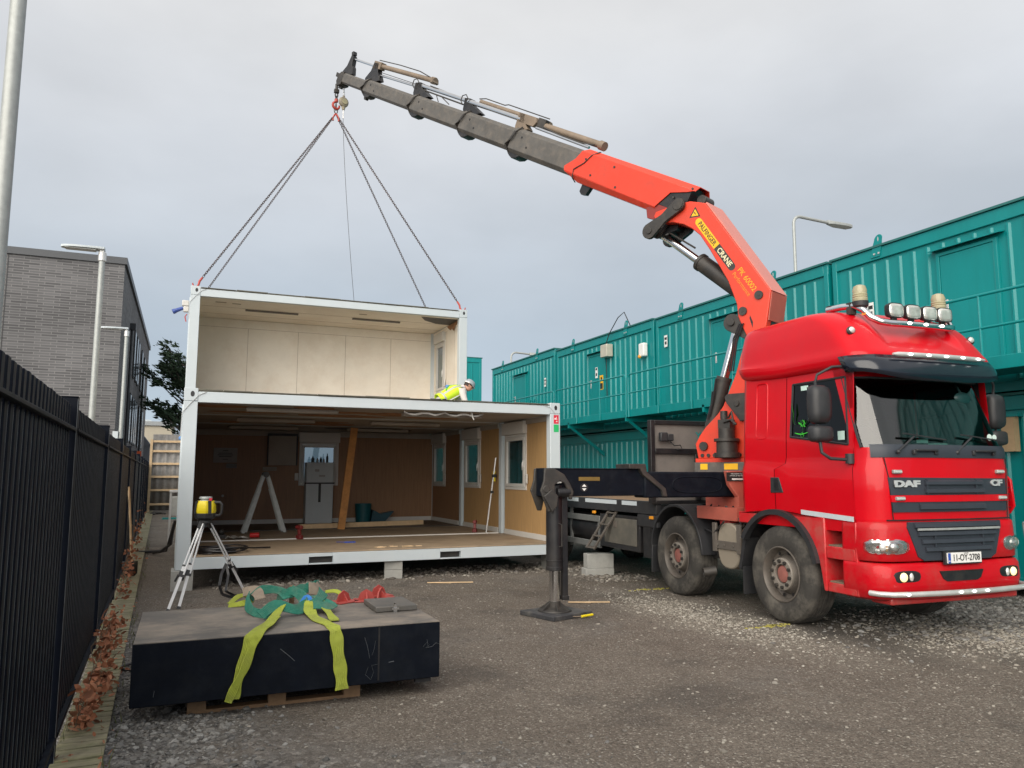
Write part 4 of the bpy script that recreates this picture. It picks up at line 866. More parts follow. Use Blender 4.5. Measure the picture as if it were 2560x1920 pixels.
def web(mb, pts, w, nrm, th=.006, tw=0):
    rings = []; n = len(pts)
    fine = []
    for i in range(n-1):
        p0 = Vector(pts[max(i-1, 0)]); p1 = Vector(pts[i]); p2 = Vector(pts[i+1]); p3 = Vector(pts[min(i+2, n-1)])
        for k in range(5):
            t = k/5; fine.append(.5*((2*p1)+(-p0+p2)*t+(2*p0-5*p1+4*p2-p3)*t*t+(-p0+3*p1-3*p2+p3)*t**3))
    fine.append(Vector(pts[-1])); m = len(fine)
    for i, p in enumerate(fine):
        d = (fine[min(i+1, m-1)]-fine[max(i-1, 0)]).normalized(); f = i/(m-1)*(len(nrm)-1); a = int(min(f, len(nrm)-2)) if len(nrm) > 1 else 0
        nv = Vector(nrm[a]).lerp(Vector(nrm[min(a+1, len(nrm)-1)]), f-a); s = d.cross(nv).normalized(); q = s.cross(d).normalized()
        ww = w*(1-.12*math.sin(i*.9)); rip = .003*math.sin(i*1.7)
        rings.append([p+s*ww*(-.5+j/12)+q*(th/2+rip*(1-abs(j-6)/6)+(.0016 if j % 2 else -.0008)) for j in range(13)]+[p+s*ww/2-q*th/2, p-s*ww/2-q*th/2])
    mb.loft(rings); return mb
T0 = .525
sg1 = thing('lifting_sling', 'yellow webbing sling hanging over the box front on the left, twisted near its end', 'sling', (0, 0, 0))
web(MB(), [(.82, -5.62, T0+.10), (.74, -5.78, T0+.03), (.66, -5.98, T0+.012), (.55, -6.26, T0+.008), (.52, -6.305, T0-.03), (.49, -6.312, T0-.16), (.455, -6.318, T0-.30), (.44, -6.312, T0-.405)], .066, [(0, 0, 1), (0, 0, 1), (0, -.3, 1), (0, -1, .2), (0, -1, 0), (.2, -1, 0)]).build('webbing', yw, sg1)
web(MB(), [(.75, -5.85, T0+.04), (.68, -6.05, T0+.028), (.60, -6.27, T0+.02), (.55, -6.318, T0-.05), (.50, -6.326, T0-.2), (.44, -6.33, T0-.32), (.40, -6.32, T0-.42)], .055, [(0, 0, 1), (0, -.2, 1), (0, -1, .3), (.4, -1, 0), (0, -1, 0)]).build('webbing', yw, sg1)
sg2 = thing('lifting_sling', 'broad yellow webbing sling hanging straight over the box front on the right', 'sling', (0, 0, 0))
web(MB(), [(1.02, -5.52, T0+.09), (1.02, -5.66, T0+.035), (1.03, -5.85, T0+.012), (1.08, -6.1, T0+.01), (1.10, -6.27, T0+.008), (1.11, -6.31, T0-.04), (1.13, -6.318, T0-.18), (1.15, -6.318, T0-.31), (1.16, -6.315, T0-.415)], .086, [(0, 0, 1), (0, 0, 1), (0, -.2, 1), (0, -1, .2), (0, -1, 0), (0, -1, 0)]).build('webbing', yw, sg2)
web(MB(), [(1.12, -5.42, T0+.10), (1.14, -5.6, T0+.05), (1.16, -5.82, T0+.014), (1.15, -6.02, T0+.012)], .07, [(0, 0, 1), (.3, 0, 1), (0, 0, 1)]).build('webbing', yw, sg2)
gs = thing('green_sling', 'tangled green lifting sling with tan sleeves heaped on the black box', 'sling', (0, 0, 0))
g = MB()
web(g, [(.62, -5.03, T0+.06), (.72, -4.99, T0+.12), (.86, -5.02, T0+.11), (.90, -5.2, T0+.07)], .07, [(0, -1, .3), (0, -1, .2), (0, -1, .4)])
web(g, [(.60, -5.02, T0+.09), (.58, -5.3, T0+.05), (.62, -5.55, T0+.03), (.76, -5.72, T0+.03)], .07, [(-1, 0, .4), (-.8, -.4, .5), (0, -1, .6)])
web(g, [(.64, -5.76, T0+.04), (.76, -5.66, T0+.09), (.92, -5.66, T0+.05), (1.02, -5.52, T0+.07)], .085, [(0, -.9, .5), (0, -.8, .6), (0, -1, .2)])
lp = [(1.02+.17*math.cos(a), -4.98+.22*math.sin(a), T0+.10+.05*math.cos(a+.8)) for a in [R(20*i) for i in range(-3, 17)]]
web(g, lp, .085, [(math.cos(a), math.sin(a), .25) for a in [R(20*i) for i in range(-3, 17)]])
web(g, [(.93, -5.2, T0+.14), (1.0, -5.34, T0+.10), (1.0, -5.55, T0+.04), (1.10, -5.52, T0+.09), (1.18, -5.3, T0+.12), (1.16, -5.12, T0+.12)], .08, [(-1, -.3, .4), (-.6, -.6, .6), (0, -1, .7), (1, -.2, .4)])
web(g, [(1.10, -5.34, T0+.10), (1.2, -5.6, T0+.06), (1.05, -5.62, T0+.07)], .085, [(.3, -.6, 1), (0, -.6, .8)])
g.build('webbing', gw, gs)
s2_ = MB(); s3_ = MB(); web(s2_, [(.56, -4.98, T0+.11), (.66, -5.0, T0+.115), (.69, -5.15, T0+.07)], .095, [(0, -.8, .8), (0, -1, .4)]); web(s3_, [(1.06, -5.3, T0+.16), (1.14, -5.26, T0+.14), (1.19, -5.12, T0+.14)], .12, [(0, -.9, .6), (.4, -.8, .5)]); web(s2_, [(.72, -5.18, T0+.02), (.86, -5.12, T0+.02)], .06, [(0, 0, 1)])
s2_.build('sleeve', tw_, gs); s3_.build('sleeve', tw_, gs)
y2 = MB(); y3 = MB(); web(y2, [(.46, -5.0, T0+.02), (.54, -4.92, T0+.07), (.66, -4.86, T0+.06)], .05, [(0, -.5, 1)]); web(y2, [(.45, -5.02, T0+.01), (.56, -5.06, T0+.03), (.64, -5.0, T0+.04)], .05, [(0, -.7, .7)]); web(y3, [(1.24, -4.85, T0+.05), (1.36, -4.88, T0+.06), (1.42, -5.0, T0+.02)], .05, [(0, -.5, 1)]); y2.build('eye_loop', yw, gs); y3.build('eye_loop', yw, gs)
bl_ = MB(); web(bl_, [(.98, -5.45, T0+.05), (1.03, -5.42, T0+.10), (1.06, -5.5, T0+.05)], .05, [(0, -.8, .6)]); bl_.build('label_tag', mat('blue_tag', (.03, .18, .50), .6), gs)
redm = mat('red_oxide_plate', (.36, .055, .045), .5, var=.15, scale=9)
def bracket(x, y, rz, label):
    t = thing('steel_bracket', label, 'bracket', (x, y, T0+.002), rz, 'red painted brackets on the black box')
    MB().bx(-.105, .105, -.09, .09, 0, .010).build('base_plate', redm, t, bevel=.002)
    MB().prism([(-.075, .010), (.075, .010), (.05, .07), (0, .10), (-.05, .07)], 'y', -.006, .006).prism([(-.065, .010), (.065, .010), (0, .08)], 'x', -.006, .006).build('rib', redm, t)
bracket(1.38, -5.14, .5, 'red bracket at the left end of the row on the box'); bracket(1.58, -5.14, -.1, 'red bracket in the middle of the row on the box'); bracket(1.74, -4.92, .25, 'red bracket at the right rear of the row on the box'); bracket(1.72, -5.10, .9, 'red bracket turned askew right before the hatch')
tag(MB().bx(.94, .98, -5.04, -5.01, T0, T0+.15).build('wood_peg', M_['timber'], None), 'short wooden peg standing among the green slings', 'peg')
tag(MB().bar((1.2, -4.1, .015), (1.62, -4.0, .02), .05, .02).build('timber_offcut', M_['timber_pale'], None), 'pale timber offcut on the ground behind the slings', 'offcut')
tag(MB().bar((2.15, -4.2, .015), (2.32, -4.22, .02), .04, .02).build('timber_offcut', M_['timber_pale'], None), 'small pale offcut on the ground behind the box hatch', 'offcut')
tag(MB().tube([(-.22+.13*math.cos(a), -4.6+.13*math.sin(a), .02) for a in [R(20*i) for i in range(16)]], .012, 6).build('hose_loop', M_['black'], None), 'short black hose loop behind the left end of the box', 'hose')
tag(MB().tube([(-.06, 4.2, .75), (-.10, 4.3, .5), (-.12, 4.6, .28), (-.30, 5.1, .10), (-.55, 5.7, .04), (-.85, 6.0, .03)], .028, 8).tube([(-.08, 4.2, .70), (-.2, 4.9, .12), (-.45, 5.5, .03)], .02, 8).build('black_hose', M_['black'], None), 'thick black hose trailing from the cabin side to the fence', 'hose')
for i, (a, b, lb) in enumerate([((4.65, -3.02, .012), (5.14, -3.22, .014), 'splintered pale wood strip right of the outrigger foot'), ((3.5, -.62, .012), (4.15, -.85, .016), 'pale wood strip left of the outrigger leg')]):
    tag(MB().bar(a, b, .035, .012).bar((a[0]+.05, a[1]-.03, .012), ((a[0]+b[0])/2, (a[1]+b[1])/2-.05, .012), .02, .008).build('wood_splinter', M_['timber_pale'], None), lb, 'splinter')
spray = mat('yellow_marking_spray', (.36, .32, .07), .9, var=.3)
def mark(x, y, s, seed, label):
    rg = random.Random(seed); mb = MB()
    for k in range(55):
        a = rg.gauss(0, s*.45); b_ = rg.gauss(0, s*.10); r = rg.uniform(.006, .022); mb.prism([(x+a+r*math.cos(q), y+b_+r*math.sin(q)) for q in (0, 1.2, 2.5, 3.7, 5.0)], 'z', .002, .009)
    tag(mb.build('spray_mark', spray, None), label, 'marking')
mark(6.0, -5.22, .28, 1, 'faded yellow spray mark on the gravel by the front wheel'); mark(6.36, -2.45, .35, 2, 'faded yellow spray mark on the gravel by the second wheel')
# ---------------------------------------------------------------- red truck; local x across (0 = side facing the camera), y back from the front axle, z up
TA = R(2.5)
TM = Matrix.Translation((6.24, -5.12, 0)) @ Matrix.Rotation(-TA, 4, 'Z')
trk = thing('crane_truck', 'red and black flatbed truck with high roof cab and roof lights', 'truck', (6.24, -5.12, 0), -TA)
TW = 1.98; TC = TW/2
def outline(z, h, yf, yr=.72, ys=None, Rc=.27, bow=.055, scoop=0, rc=.10, ts=(0, .18, .36, .52, .60, .68, .78)):
    # closed ring: front centre -> camera side (-x) -> rear -> far side -> front centre
    half = []
    hx = h-Rc
    for t in ts: half.append((-hx*t/.78, yf+bow*(t/.78)**2*.6+(scoop if t < .56 else 0)))
    yc = yf+bow*.6
    for k in range(1, 6):
        a = R(90*k/5.0); half.append((-hx-Rc*math.sin(a), yc+Rc*1.0*(1-math.cos(a))))
    for y in (ys or [-.9, -.2, .3]): half.append((-h, y))
    half += [(-h, yr-rc), (-h+rc*.3, yr-rc*.3), (-h+rc, yr)]
    ring = [(TC+x, y, z) for x, y in half]+[(TC-x, y, z) for x, y in reversed(half[1:])]
    # rear centre is implied between the two last corners
    return ring
def stations(z):
    f = (z-1.1)/1.6
    yd = .05 if z < 1.70 else (-.13 if z > 1.76 else .05-.18*(z-1.70)/.06)
    wf = -1.035+.03*max(0, min(1, (z-1.93)/.7)); wr = -.205-.03*max(0, (z-1.93)/.7)
    return [-1.122, -1.110, wf, wr, yd, yd+.010, .45, .58]
prof = [(1.06, .97, -1.40), (1.19, .985, -1.41), (1.2, .985, -1.41), (1.45, .99, -1.415), (1.69, .99, -1.42), (1.755, .965, -1.42), (1.83, .962, -1.42), (1.90, .960, -1.415), (1.99, .955, -1.375), (2.30, .938, -1.27), (2.62, .918, -1.165), (2.72, .912, -1.13), (2.80, .908, -1.11)]
def cring(i, d=0):
    z, h, yf = prof[i]; r_ = outline(z, h-d, yf+d, .70-d, stations(z))
    return r_
NH = 7+5+8+3            # points in a half
def zslope(r_, i):
    # lower edge of the side window falls towards the front
    if i == 8: return [(x, y, z+(.055+.13*(y+.2) if (abs(x-TC) > .93 and y > -1.10) else -.0)) for x, y, z in r_]
    return r_
rings = [zslope(cring(i), i) for i in range(len(prof))]
NR = len(rings[0])
def idx(k): return k if k < NH else NR-k      # mirrored half index of point k
def seg_half(k):
    a, b = idx(k), idx((k+1) % NR)
    return min(a, b), max(a, b)
FS = 12                  # first side station index (-1.122)
def is_ws(i, k): a, b = seg_half(k); return b <= 10 and 7 <= i <= 9
def is_gap(i, k):
    a, b = seg_half(k)
    return (a == FS and b == FS+1 and 2 <= i <= 10) or (a == FS+4 and b == FS+5 and 2 <= i <= 10) or (i == 1 and a >= FS and b <= FS+5)
def is_win(i, k): a, b = seg_half(k); return a == FS+2 and b == FS+3 and 8 <= i <= 9
def is_door(i, k): a, b = seg_half(k); return FS+1 <= a and b <= FS+4 and 2 <= i <= 10
mb = MB(); mb.loft(rings, cap=False, skip=lambda i, k: is_ws(i, k) or is_gap(i, k) or is_win(i, k) or is_door(i, k)); mb.add(rings[-1], [tuple(range(NR))])
cab = mb.build('cab_body', M_['red'], trk, ang=50)
for side in (0, 1):
    d = MB().loft(rings, cap=False, skip=lambda i, k: not is_door(i, k) or is_win(i, k) or ((k < NH) != (side == 0))).build('door', M_['red'], trk, ang=50)
    if side == 0: dnear = d
    else: dfar = d
    s = -1 if side == 0 else 1; X = lambda u: TC+s*u
    g = MB(); g.quad((X(.948), -1.037, 1.94), (X(.948), -.20, 2.045), (X(.912), -.232, 2.625), (X(.912), -1.008, 2.625)); g.build('window', M_['sideglass'], d, recalc=False)
    wf = MB(); pts = [(X(.957), -1.040, 1.935), (X(.957), -.198, 2.048), (X(.918), -.228, 2.63), (X(.918), -1.006, 2.63)]
    for a in range(4): wf.tube([pts[a], pts[(a+1) % 4]], .013, 6)
    wf.build('window_seal', M_['blackp'], d)
    hd_ = MB().prism([(-.085, 1.43), (.05+.075, 1.425), (.05+.07, 1.60), (-.02, 1.60)], 'x', X(.975), X(.998)).build('handle', M_['blackp'], d, bevel=.006)
    MB().prism([(-.03, 1.46), (.055, 1.455), (.055, 1.58), (.0, 1.58)], 'x', X(.998), X(1.002)).build('handle_recess', M_['black'], hd_)
    MB().prism([(-.36, 1.205), (-.36, 1.255), (-1.10, 1.215), (-1.10, 1.165)], 'x', X(.99), X(.996)).build('stripe', M_['white'], d)
inner_ = [[(TC+(x-TC)*.962, y*.965+(.012), z) for x, y, z in r_] for r_ in rings]
cabin_dark = mat('cab_interior', (.022, .022, .024), .8)
mb = MB(); mb.loft(inner_, cap=False, skip=lambda i, k: is_ws(i, k) or is_win(i, k)); mb.add(inner_[-1], [tuple(range(NR))]); mb.add(inner_[4], [tuple(range(NR))]); mb.build('cab_lining', cabin_dark, trk)
g = MB(); g.loft([[(TC+(x-TC)*.985, y+.012, z) for x, y, z in r_] for r_ in rings], cap=False, skip=lambda i, k: not is_ws(i, k)); g.build('windscreen', M_['windscreen'], trk, recalc=False, ang=60)
# black surround of the windscreen
ws = MB()
def fpt(i, k, d=.004):
    x, y, z = rings[i][k]; return (x+(-d if x < TC else d)*(.7 if idx(k) > 6 else 0), y-d, z)
path = [fpt(j, 10) for j in (7, 8, 9, 10)]; path2 = [fpt(j, NR-10) for j in (7, 8, 9, 10)]
ws.tube(path, .014, 6).tube(path2, .014, 6)
top = [fpt(10, k) for k in list(range(NR-10, NR))+list(range(0, 11))]; ws.tube(top, .012, 6)
ws.build('windscreen_seal', M_['blackp'], trk)
cw = MB(); ks = list(range(NR-9, NR))+list(range(0, 10))
def frow(z, d, ks=ks, ys=None):
    i = max(j for j in range(len(prof)) if prof[j][0] <= z+1e-6); i = min(i, len(prof)-2); f = (z-prof[i][0])/(prof[i+1][0]-prof[i][0])
    out_ = []
    for k in ks:
        a = Vector(rings[i][k]); b = Vector(rings[i+1][k]); p = a.lerp(b, f); n_ = Vector((0 if idx(k) <= 6 else (p.x-TC)/abs(p.x-TC+1e-9)*math.sin(R((idx(k)-6)*18)), -1 if idx(k) <= 6 else -math.cos(R((idx(k)-6)*18)), 0))
        out_.append(tuple(p+n_*d))
    return out_
cw.loft([frow(1.80, .0), frow(1.80, .010), frow(1.845, .014), frow(1.905, .010), frow(1.93, .004)], ring_closed=False, cap=False); cw.build('scuttle_panel', M_['grille'], trk, recalc=False)
for x in (.62, 1.42):
    MB().bx(x-.14, x+.14, -1.47, -1.425, 1.862, 1.882).bx(x-.16, x-.12, -1.45, -1.42, 1.83, 1.875).bx(x+.12, x+.16, -1.45, -1.42, 1.83, 1.875).build('grab_handle', M_['blackp'], trk, bevel=.006)
for x, L_ in ((.28, .62), (1.06, .66)):
    w_ = MB(); a = Vector((x, -1.425, 1.855)); b = Vector((x+.26, -1.385, 2.01)); w_.tube([a, b], .011, 6); w_.bar(b+Vector((-.14, 0, .028)), b+Vector((L_-.20, .0, -.028)), .012, .02, (0, 1, 0)).ball(a, .022); w_.build('wiper', M_['blackp'], trk)
# dashboard, wheel, seats, mirror, papers behind the glass
it = MB(); it.bx(.12, TW-.12, -1.28, -.95, 1.72, 1.90); it.prism([(-1.30, 1.90), (-.95, 1.90), (-1.0, 1.97), (-1.22, 1.93)], 'x', .14, TW-.14); it.build('dashboard', M_['blackp'], trk, bevel=.02)
st = MB(); st.tube([(.50+.20*math.cos(a), -.86+.07*math.sin(a), 1.96+.19*math.sin(a)) for a in [R(18*i) for i in range(20)]], .016, 6, closed=True).tube([(.50, -.86, 1.96), (.50, -1.05, 1.86)], .03, 6).build('steering_wheel', M_['black'], trk)
for x in (.50, 1.48): MB().bx(x-.24, x+.24, -.45, -.02, 1.55, 1.72).bx(x-.22, x+.22, -.10, .05, 1.70, 2.30).bx(x-.12, x+.12, -.08, .03, 2.31, 2.50).build('seat', mat('seat_cloth', (.05, .05, .055), .9), trk, bevel=.04, segs=3)
MB().ball((1.46, -1.20, 2.44), .12, .03, .065).cyl((1.46, -1.18, 2.50), (1.46, -1.12, 2.60), .012).build('rear_view_mirror', mat('mirror_back', (.01, .05, .05), .4), trk)
MB().cyl((1.42, -1.30, 2.01), (1.42, -1.304, 2.01), .001).prism([(1.61+.035*math.cos(a), 2.02+.035*math.sin(a)) for a in [R(30*i) for i in range(12)]], 'y', -1.362, -1.36).prism([(1.71+.032*math.cos(a), 2.02+.032*math.sin(a)) for a in [R(30*i) for i in range(12)]], 'y', -1.340, -1.338).build('disc_stickers', mat('tax_discs', (.55, .66, .62), .5), trk)
MB().bx(.72, .82, -1.30, -1.25, 1.95, 1.985).bx(1.0, 1.18, -1.22, -1.14, 1.942, 1.955).build('papers', M_['sticker'], trk)
sw = MB()   # green window decals: scrolls and a little wheel
dx = .031
def dp(y, z): return (dx, y, z)
sw.tube([dp(-.245, 2.42), dp(-.252, 2.36), dp(-.265, 2.30), dp(-.255, 2.24), dp(-.268, 2.19), dp(-.285, 2.18)], [.004, .010, .012, .008, .006, .002], 5, flat=.2)
sw.tube([dp(-.27, 2.09), dp(-.33, 2.075), dp(-.40, 2.07), dp(-.47, 2.085), dp(-.53, 2.09)], [.003, .008, .010, .007, .002], 5, flat=.2)
sw.tube([dp(-.385+.022*math.cos(a), 2.06+.022*math.sin(a)*1.2) for a in [R(30*i) for i in range(13)]], .004, 5, flat=.2)
sw.tube([dp(-.40+.030*math.cos(a), 2.185+.034*math.sin(a)) for a in [R(30*i) for i in range(12)]], .005, 5, closed=True, flat=.2)
for a in range(8): sw.tube([dp(-.40+.012*math.cos(a*PI/4), 2.185+.012*math.sin(a*PI/4)), dp(-.40+.052*math.cos(a*PI/4), 2.185+.052*math.sin(a*PI/4))], .0045, 4, flat=.2)
sw.tube([dp(-.34, 2.20), dp(-.40, 2.155), dp(-.46, 2.20)], .005, 4, flat=.2).tube([dp(-.40, 2.15), dp(-.395, 2.09)], .005, 4, flat=.2)
sw.build('window_decal', mat('green_decal', (.03, .42, .02), .5, emis=None), dnear)
MB().bx(.064, .068, -.47, -.36, 2.55, 2.60).bx(.028, .032, -1.00, -.91, 1.985, 2.075).build('window_sticker', mat('pale_green_sticker', (.50, .68, .62), .5), dnear)
# sleeper side pressing
rp = MB(); yy0, yy1, zz0, zz1, rr = .20, .40, 2.05, 2.70, .05
loop = [(y, z) for (cy2, cz2, a0) in ((yy1-rr, zz1-rr, 0), (yy0+rr, zz1-rr, 90), (yy0+rr, zz0+rr, 180), (yy1-rr, zz0+rr, 270)) for y, z in [(cy2+rr*math.cos(R(a0+q)), cz2+rr*math.sin(R(a0+q))) for q in (0, 30, 60, 90)]]
rp.tube([(TC-(.957-.055*(z-1.9)), y, z) for y, z in loop], .012, 8, closed=True); rp.build('pressed_panel', M_['red'], trk)
# fenders, steps, wheel arch
fe_ = MB(); arc = [(.03+.655*math.cos(R(a)), .575+.655*math.sin(R(a))) for a in range(48, 169, 10)]
poly = [(.72, 1.19), (.72, 1.06)]+arc+[(-.635, .60), (-.66, .44), (-.70, .44), (-.70, 1.19)]
fe_.prism(poly, 'x', -.010, .30); fe_.build('fender', M_['red_dirty'], trk, bevel=.012)
MB().prism(poly, 'x', TW-.30, TW+.01).build('fender', M_['red_dirty'], trk, bevel=.012)
arc2 = [(.03+.65*math.cos(R(a)), .575+.65*math.sin(R(a))) for a in range(28, 170, 7)]
for x in (-.035, TW+.035): MB().loft([[(x-.028, y+(.03-y)*-.03, z+(z-.575)*.03), (x+.05, y+(y-.03)*.03, z+(z-.575)*.03), (x+.05, y-(y-.03)*.06, z-(z-.575)*.06), (x-.028, y-(y-.03)*.06, z-(z-.575)*.06)] for y, z in arc2]).build('arch_lip', M_['blackp'], trk)
for x0 in (.02, TW-.42): MB().loft([[(x0, y, z), (x0+.40, y, z), (x0+.40, y+(y-.03)*.04, z+(z-.575)*.04), (x0, y+(y-.03)*.04, z+(z-.575)*.04)] for y, z in arc2]).build('arch_liner', M_['black'], trk)
for x0, x1 in ((.0, .36), (TW-.36, TW)):
    MB().prism([(.60, .88), (.66, .88), (.76, .52), (.72, .50)], 'x', x0, x1).bx(x0, x1, .66, .685, .22, .54).build('mud_flap', M_['blackp'], trk)
    s = -1 if x0 < 1 else 1; xa, xb = (0, .27) if s < 0 else (TW-.27, TW); xi = .25 if s < 0 else TW-.25
    q = MB(); q.bx(min(xi, xi+.02), max(xi, xi+.02), -1.10, -.70, .44, 1.16)
    for z0, z1 in ((.44, .535), (.775, .90)): q.bx(xa, xb, -1.095, -.705, z0, z1)
    q.bx(xa, xb, -1.12, -1.092, .44, 1.16); q.build('step_well', M_['red_dirty'], trk, bevel=.012)
    MB().bx(xa+.01, xb-.03, -1.07, -.73, .536, .552).build('step_tread', M_['tan'], trk); MB().bx(xa+.01, xb-.03, -1.07, -.73, .901, .917).build('step_tread', M_['tan'], trk)
    MB().bx(xa+(.16 if s < 0 else .05), xb-(.05 if s < 0 else .16), -1.0, -.85, .80, .84).build('grab_bar', M_['blackp'], trk)
# bonnet panel seam, grilles, bumper
def lowring(z, h=.985, yf=-1.43, Rc=.24): return outline(z, h, yf, -.9, [-1.085, -1.0, -.95], Rc=Rc, rc=.03)
kf = list(range(NR-12, NR))+list(range(0, 13))
kf_full = kf
def bump(zs, m, name, h=.985, dy=0):
    rr_ = []
    for z, dh, dyf in zs:
        o_ = lowring(z, h+dh, -1.43+dyf); m_ = len(o_); rr_.append([o_[k] for k in list(range(m_-15, m_))+list(range(0, 16))])
    b = MB().loft(rr_, ring_closed=False, cap=False); o = b.build(name, m, trk, recalc=False, ang=60); s_ = o.modifiers.new('t', 'SOLIDIFY'); s_.thickness = .03; s_.offset = 1; return o
bump([(.795, -.01, .012), (.805, .0, 0), (.93, .006, -.004), (1.10, 0, 0), (1.165, -.004, .006), (1.18, -.02, .03)], M_['red_film'], 'headlight_panel')
bump([(.425, -.03, .05), (.455, -.0, .0), (.60, .014, -.028), (.74, .010, -.022), (.775, -.0, 0), (.787, -.02, .02)], M_['red_film'], 'bumper')
MB().bx(.16, TW-.12, -1.36, -1.1, .385, .46).build('under_bumper', M_['red_dirty'], trk, bevel=.02); MB().bx(.5, TW-.5, -1.0, -.9, .45, .60).build('front_crossmember', M_['dark'], trk)
def fy(x, d=0, base=-1.43): t = abs(x-TC)/(.985-.27); return base+.033*min(t, 1)**2+(max(0, t-1)*.715)**2*1.7-d
def slab(pl, d0, d1, name, m, par=trk, bevel=.004, n=1, base=-1.43, rake=0):
    # polygon (x,z) laid on the bowed front, standing d1 proud
    # convex polygon cut into upright strips so that every strip follows the bow
    mb = MB(); xs = sorted(set([p[0] for p in pl]+[min(p[0] for p in pl)+(max(p[0] for p in pl)-min(p[0] for p in pl))*i/14 for i in range(15)])); rings = []
    for x in xs:
        zs = []
        for q in range(len(pl)):
            a, b = pl[q], pl[(q+1) % len(pl)]
            if abs(a[0]-b[0]) < 1e-9:
                if abs(a[0]-x) < 1e-9: zs += [a[1], b[1]]
            elif min(a[0], b[0])-1e-9 <= x <= max(a[0], b[0])+1e-9: zs.append(a[1]+(b[1]-a[1])*(x-a[0])/(b[0]-a[0]))
        lo, hi = min(zs), max(zs)
        if hi-lo < 1e-3: hi = lo+1e-3
        rings.append([(x, fy(x, d1, base), lo), (x, fy(x, d1, base), hi), (x, fy(x, d0, base), hi), (x, fy(x, d0, base), lo)])
    mb.loft(rings)
    return mb.build(name, m, par, bevel=bevel, segs=1)
mb = MB()
sg = slab([(.20, 1.432), (1.76, 1.432), (1.76, 1.595), (.18, 1.605)], -.02, .006, 'upper_grille', M_['grille'], base=-1.42)
for z, a, b in ((1.555, .60, 1.38), (1.475, .60, 1.40)):
    s_ = MB(); s_.loft([[(x, fy(x, .008, -1.42), z-.026), (x, fy(x, .034, -1.42), z-.020), (x, fy(x, .030, -1.42), z+.012), (x, fy(x, .008, -1.42), z+.026)] for x in [a+(b-a)*i/8 for i in range(9)]]); s_.build('slat', M_['grille'], sg)
for x in (.62, 1.28): MB().bx(x-.008, x+.008, fy(x, .028, -1.42), fy(x, 0, -1.42), 1.445, 1.59).build('rib', M_['grille'], sg)
sg = slab([(.215, 1.268), (1.745, 1.268), (1.75, 1.365), (.21, 1.365)], -.02, .006, 'middle_grille', M_['grille'], base=-1.42)
MB().loft([[(x, fy(x, .008, -1.42), 1.29), (x, fy(x, .034, -1.42), 1.296), (x, fy(x, .030, -1.42), 1.334), (x, fy(x, .008, -1.42), 1.35)] for x in [.52+.88*i/8 for i in range(9)]]).build('slat', M_['grille'], sg)
slab([(.20, 1.366), (1.76, 1.366), (1.76, 1.431), (.19, 1.431)], -.01, .014, 'grille_bar', M_['red'], base=-1.42)
slab([(.16, 1.185), (1.80, 1.185), (1.80, 1.197), (.16, 1.197)], -.02, .002, 'panel_gap', M_['black'], bevel=0, base=-1.42)
for k_ in (-1, 1):
    x = TC+k_*.815; MB().tube([(TC+k_*.835, fy(TC+.835, -.0, -1.42)-.001, 1.80), (TC+k_*.80, fy(TC+.80, 0, -1.42)-.001, 1.6), (TC+k_*.775, fy(TC+.775, 0, -1.42)-.001, 1.2)], .005, 5).build('panel_gap', M_['black'], trk)
for x, z in ((.27, 1.66), (1.66, 1.665), (.29, 1.40), (1.67, 1.40)):
    l = MB().bx(x-.052, x+.052, fy(x, .034, -1.42), fy(x, .0, -1.42), z-.018, z+.018).build('marker_light', M_['galv'], trk, bevel=.006); MB().bx(x-.044, x+.044, fy(x, .040, -1.42), fy(x, .034, -1.42), z-.008, z+.008).build('lens', M_['lampglass'], l)
FRONT = Matrix.Rotation(R(90), 4, 'X')
text('badge', 'DAF', .082, M_['badge'], trk, (.385, fy(.37, .014, -1.42), 1.540), Matrix.Rotation(R(-2), 4, 'Z') @ FRONT, .006, bold=.0048, sx=2.05)
text('badge', 'CF', .082, M_['badge'], trk, (1.60, fy(1.60, .014, -1.42), 1.548), Matrix.Rotation(R(3), 4, 'Z') @ FRONT, .006, bold=.0042, sx=1.75)
lg = slab([(.36, 1.172), (1.60, 1.172), (1.605, 1.12), (1.50, .84), (1.42, .80), (.53, .80), (.46, .84), (.35, 1.12)], -.01, .012, 'lower_grille', M_['grille'], base=-1.435, bevel=.008)
for z, a, b in ((1.145, .42, 1.54), (1.065, .46, 1.50), (.99, .50, 1.46), (.915, .54, 1.42)):
    MB().loft([[(x, fy(x, .014, -1.435), z-.030), (x, fy(x, .038, -1.435), z-.022), (x, fy(x, .030, -1.435), z+.012), (x, fy(x, .014, -1.435), z+.020)] for x in [a+(b-a)*i/8 for i in range(9)]]).build('slat', M_['grille'], lg)
for x in (.66, 1.30): MB().bx(x-.008, x+.008, fy(x, .032, -1.435), fy(x, 0, -1.435), .90, 1.15).build('rib', M_['grille'], lg)
MB().loft([[(x, fy(x, .036, -1.435), 1.090), (x, fy(x, .046, -1.435), 1.094), (x, fy(x, .046, -1.435), 1.110), (x, fy(x, .036, -1.435), 1.114)] for x in [.44+1.1*i/8 for i in range(9)]]).build('trim_strip', M_['galv'], lg)
pl_ = MB().bx(.755, 1.205, -1.500, -1.484, .775, .875).build('number_plate', M_['sticker'], trk, bevel=.003)
MB().bx(.757, .792, -1.5015, -1.5003, .777, .873).build('euro_band', mat('plate_blue', (.02, .07, .36), .5), pl_)
MB().bx(.735, 1.225, -1.484, -1.46, .762, .888).build('plate_holder', M_['blackp'], trk)
t_ = text('lettering', '11-OY-2708', .088, M_['blackstk'], pl_, (.998, -1.503, .824), FRONT, .001, bold=.0005, sx=.82)
text('lettering', 'IRL', .022, M_['sticker'], pl_, (.774, -1.503, .795), FRONT, .0005)
text('lettering', 'GAILLIMH', .014, M_['blackstk'], pl_, (.998, -1.503, .868), FRONT, .0005)
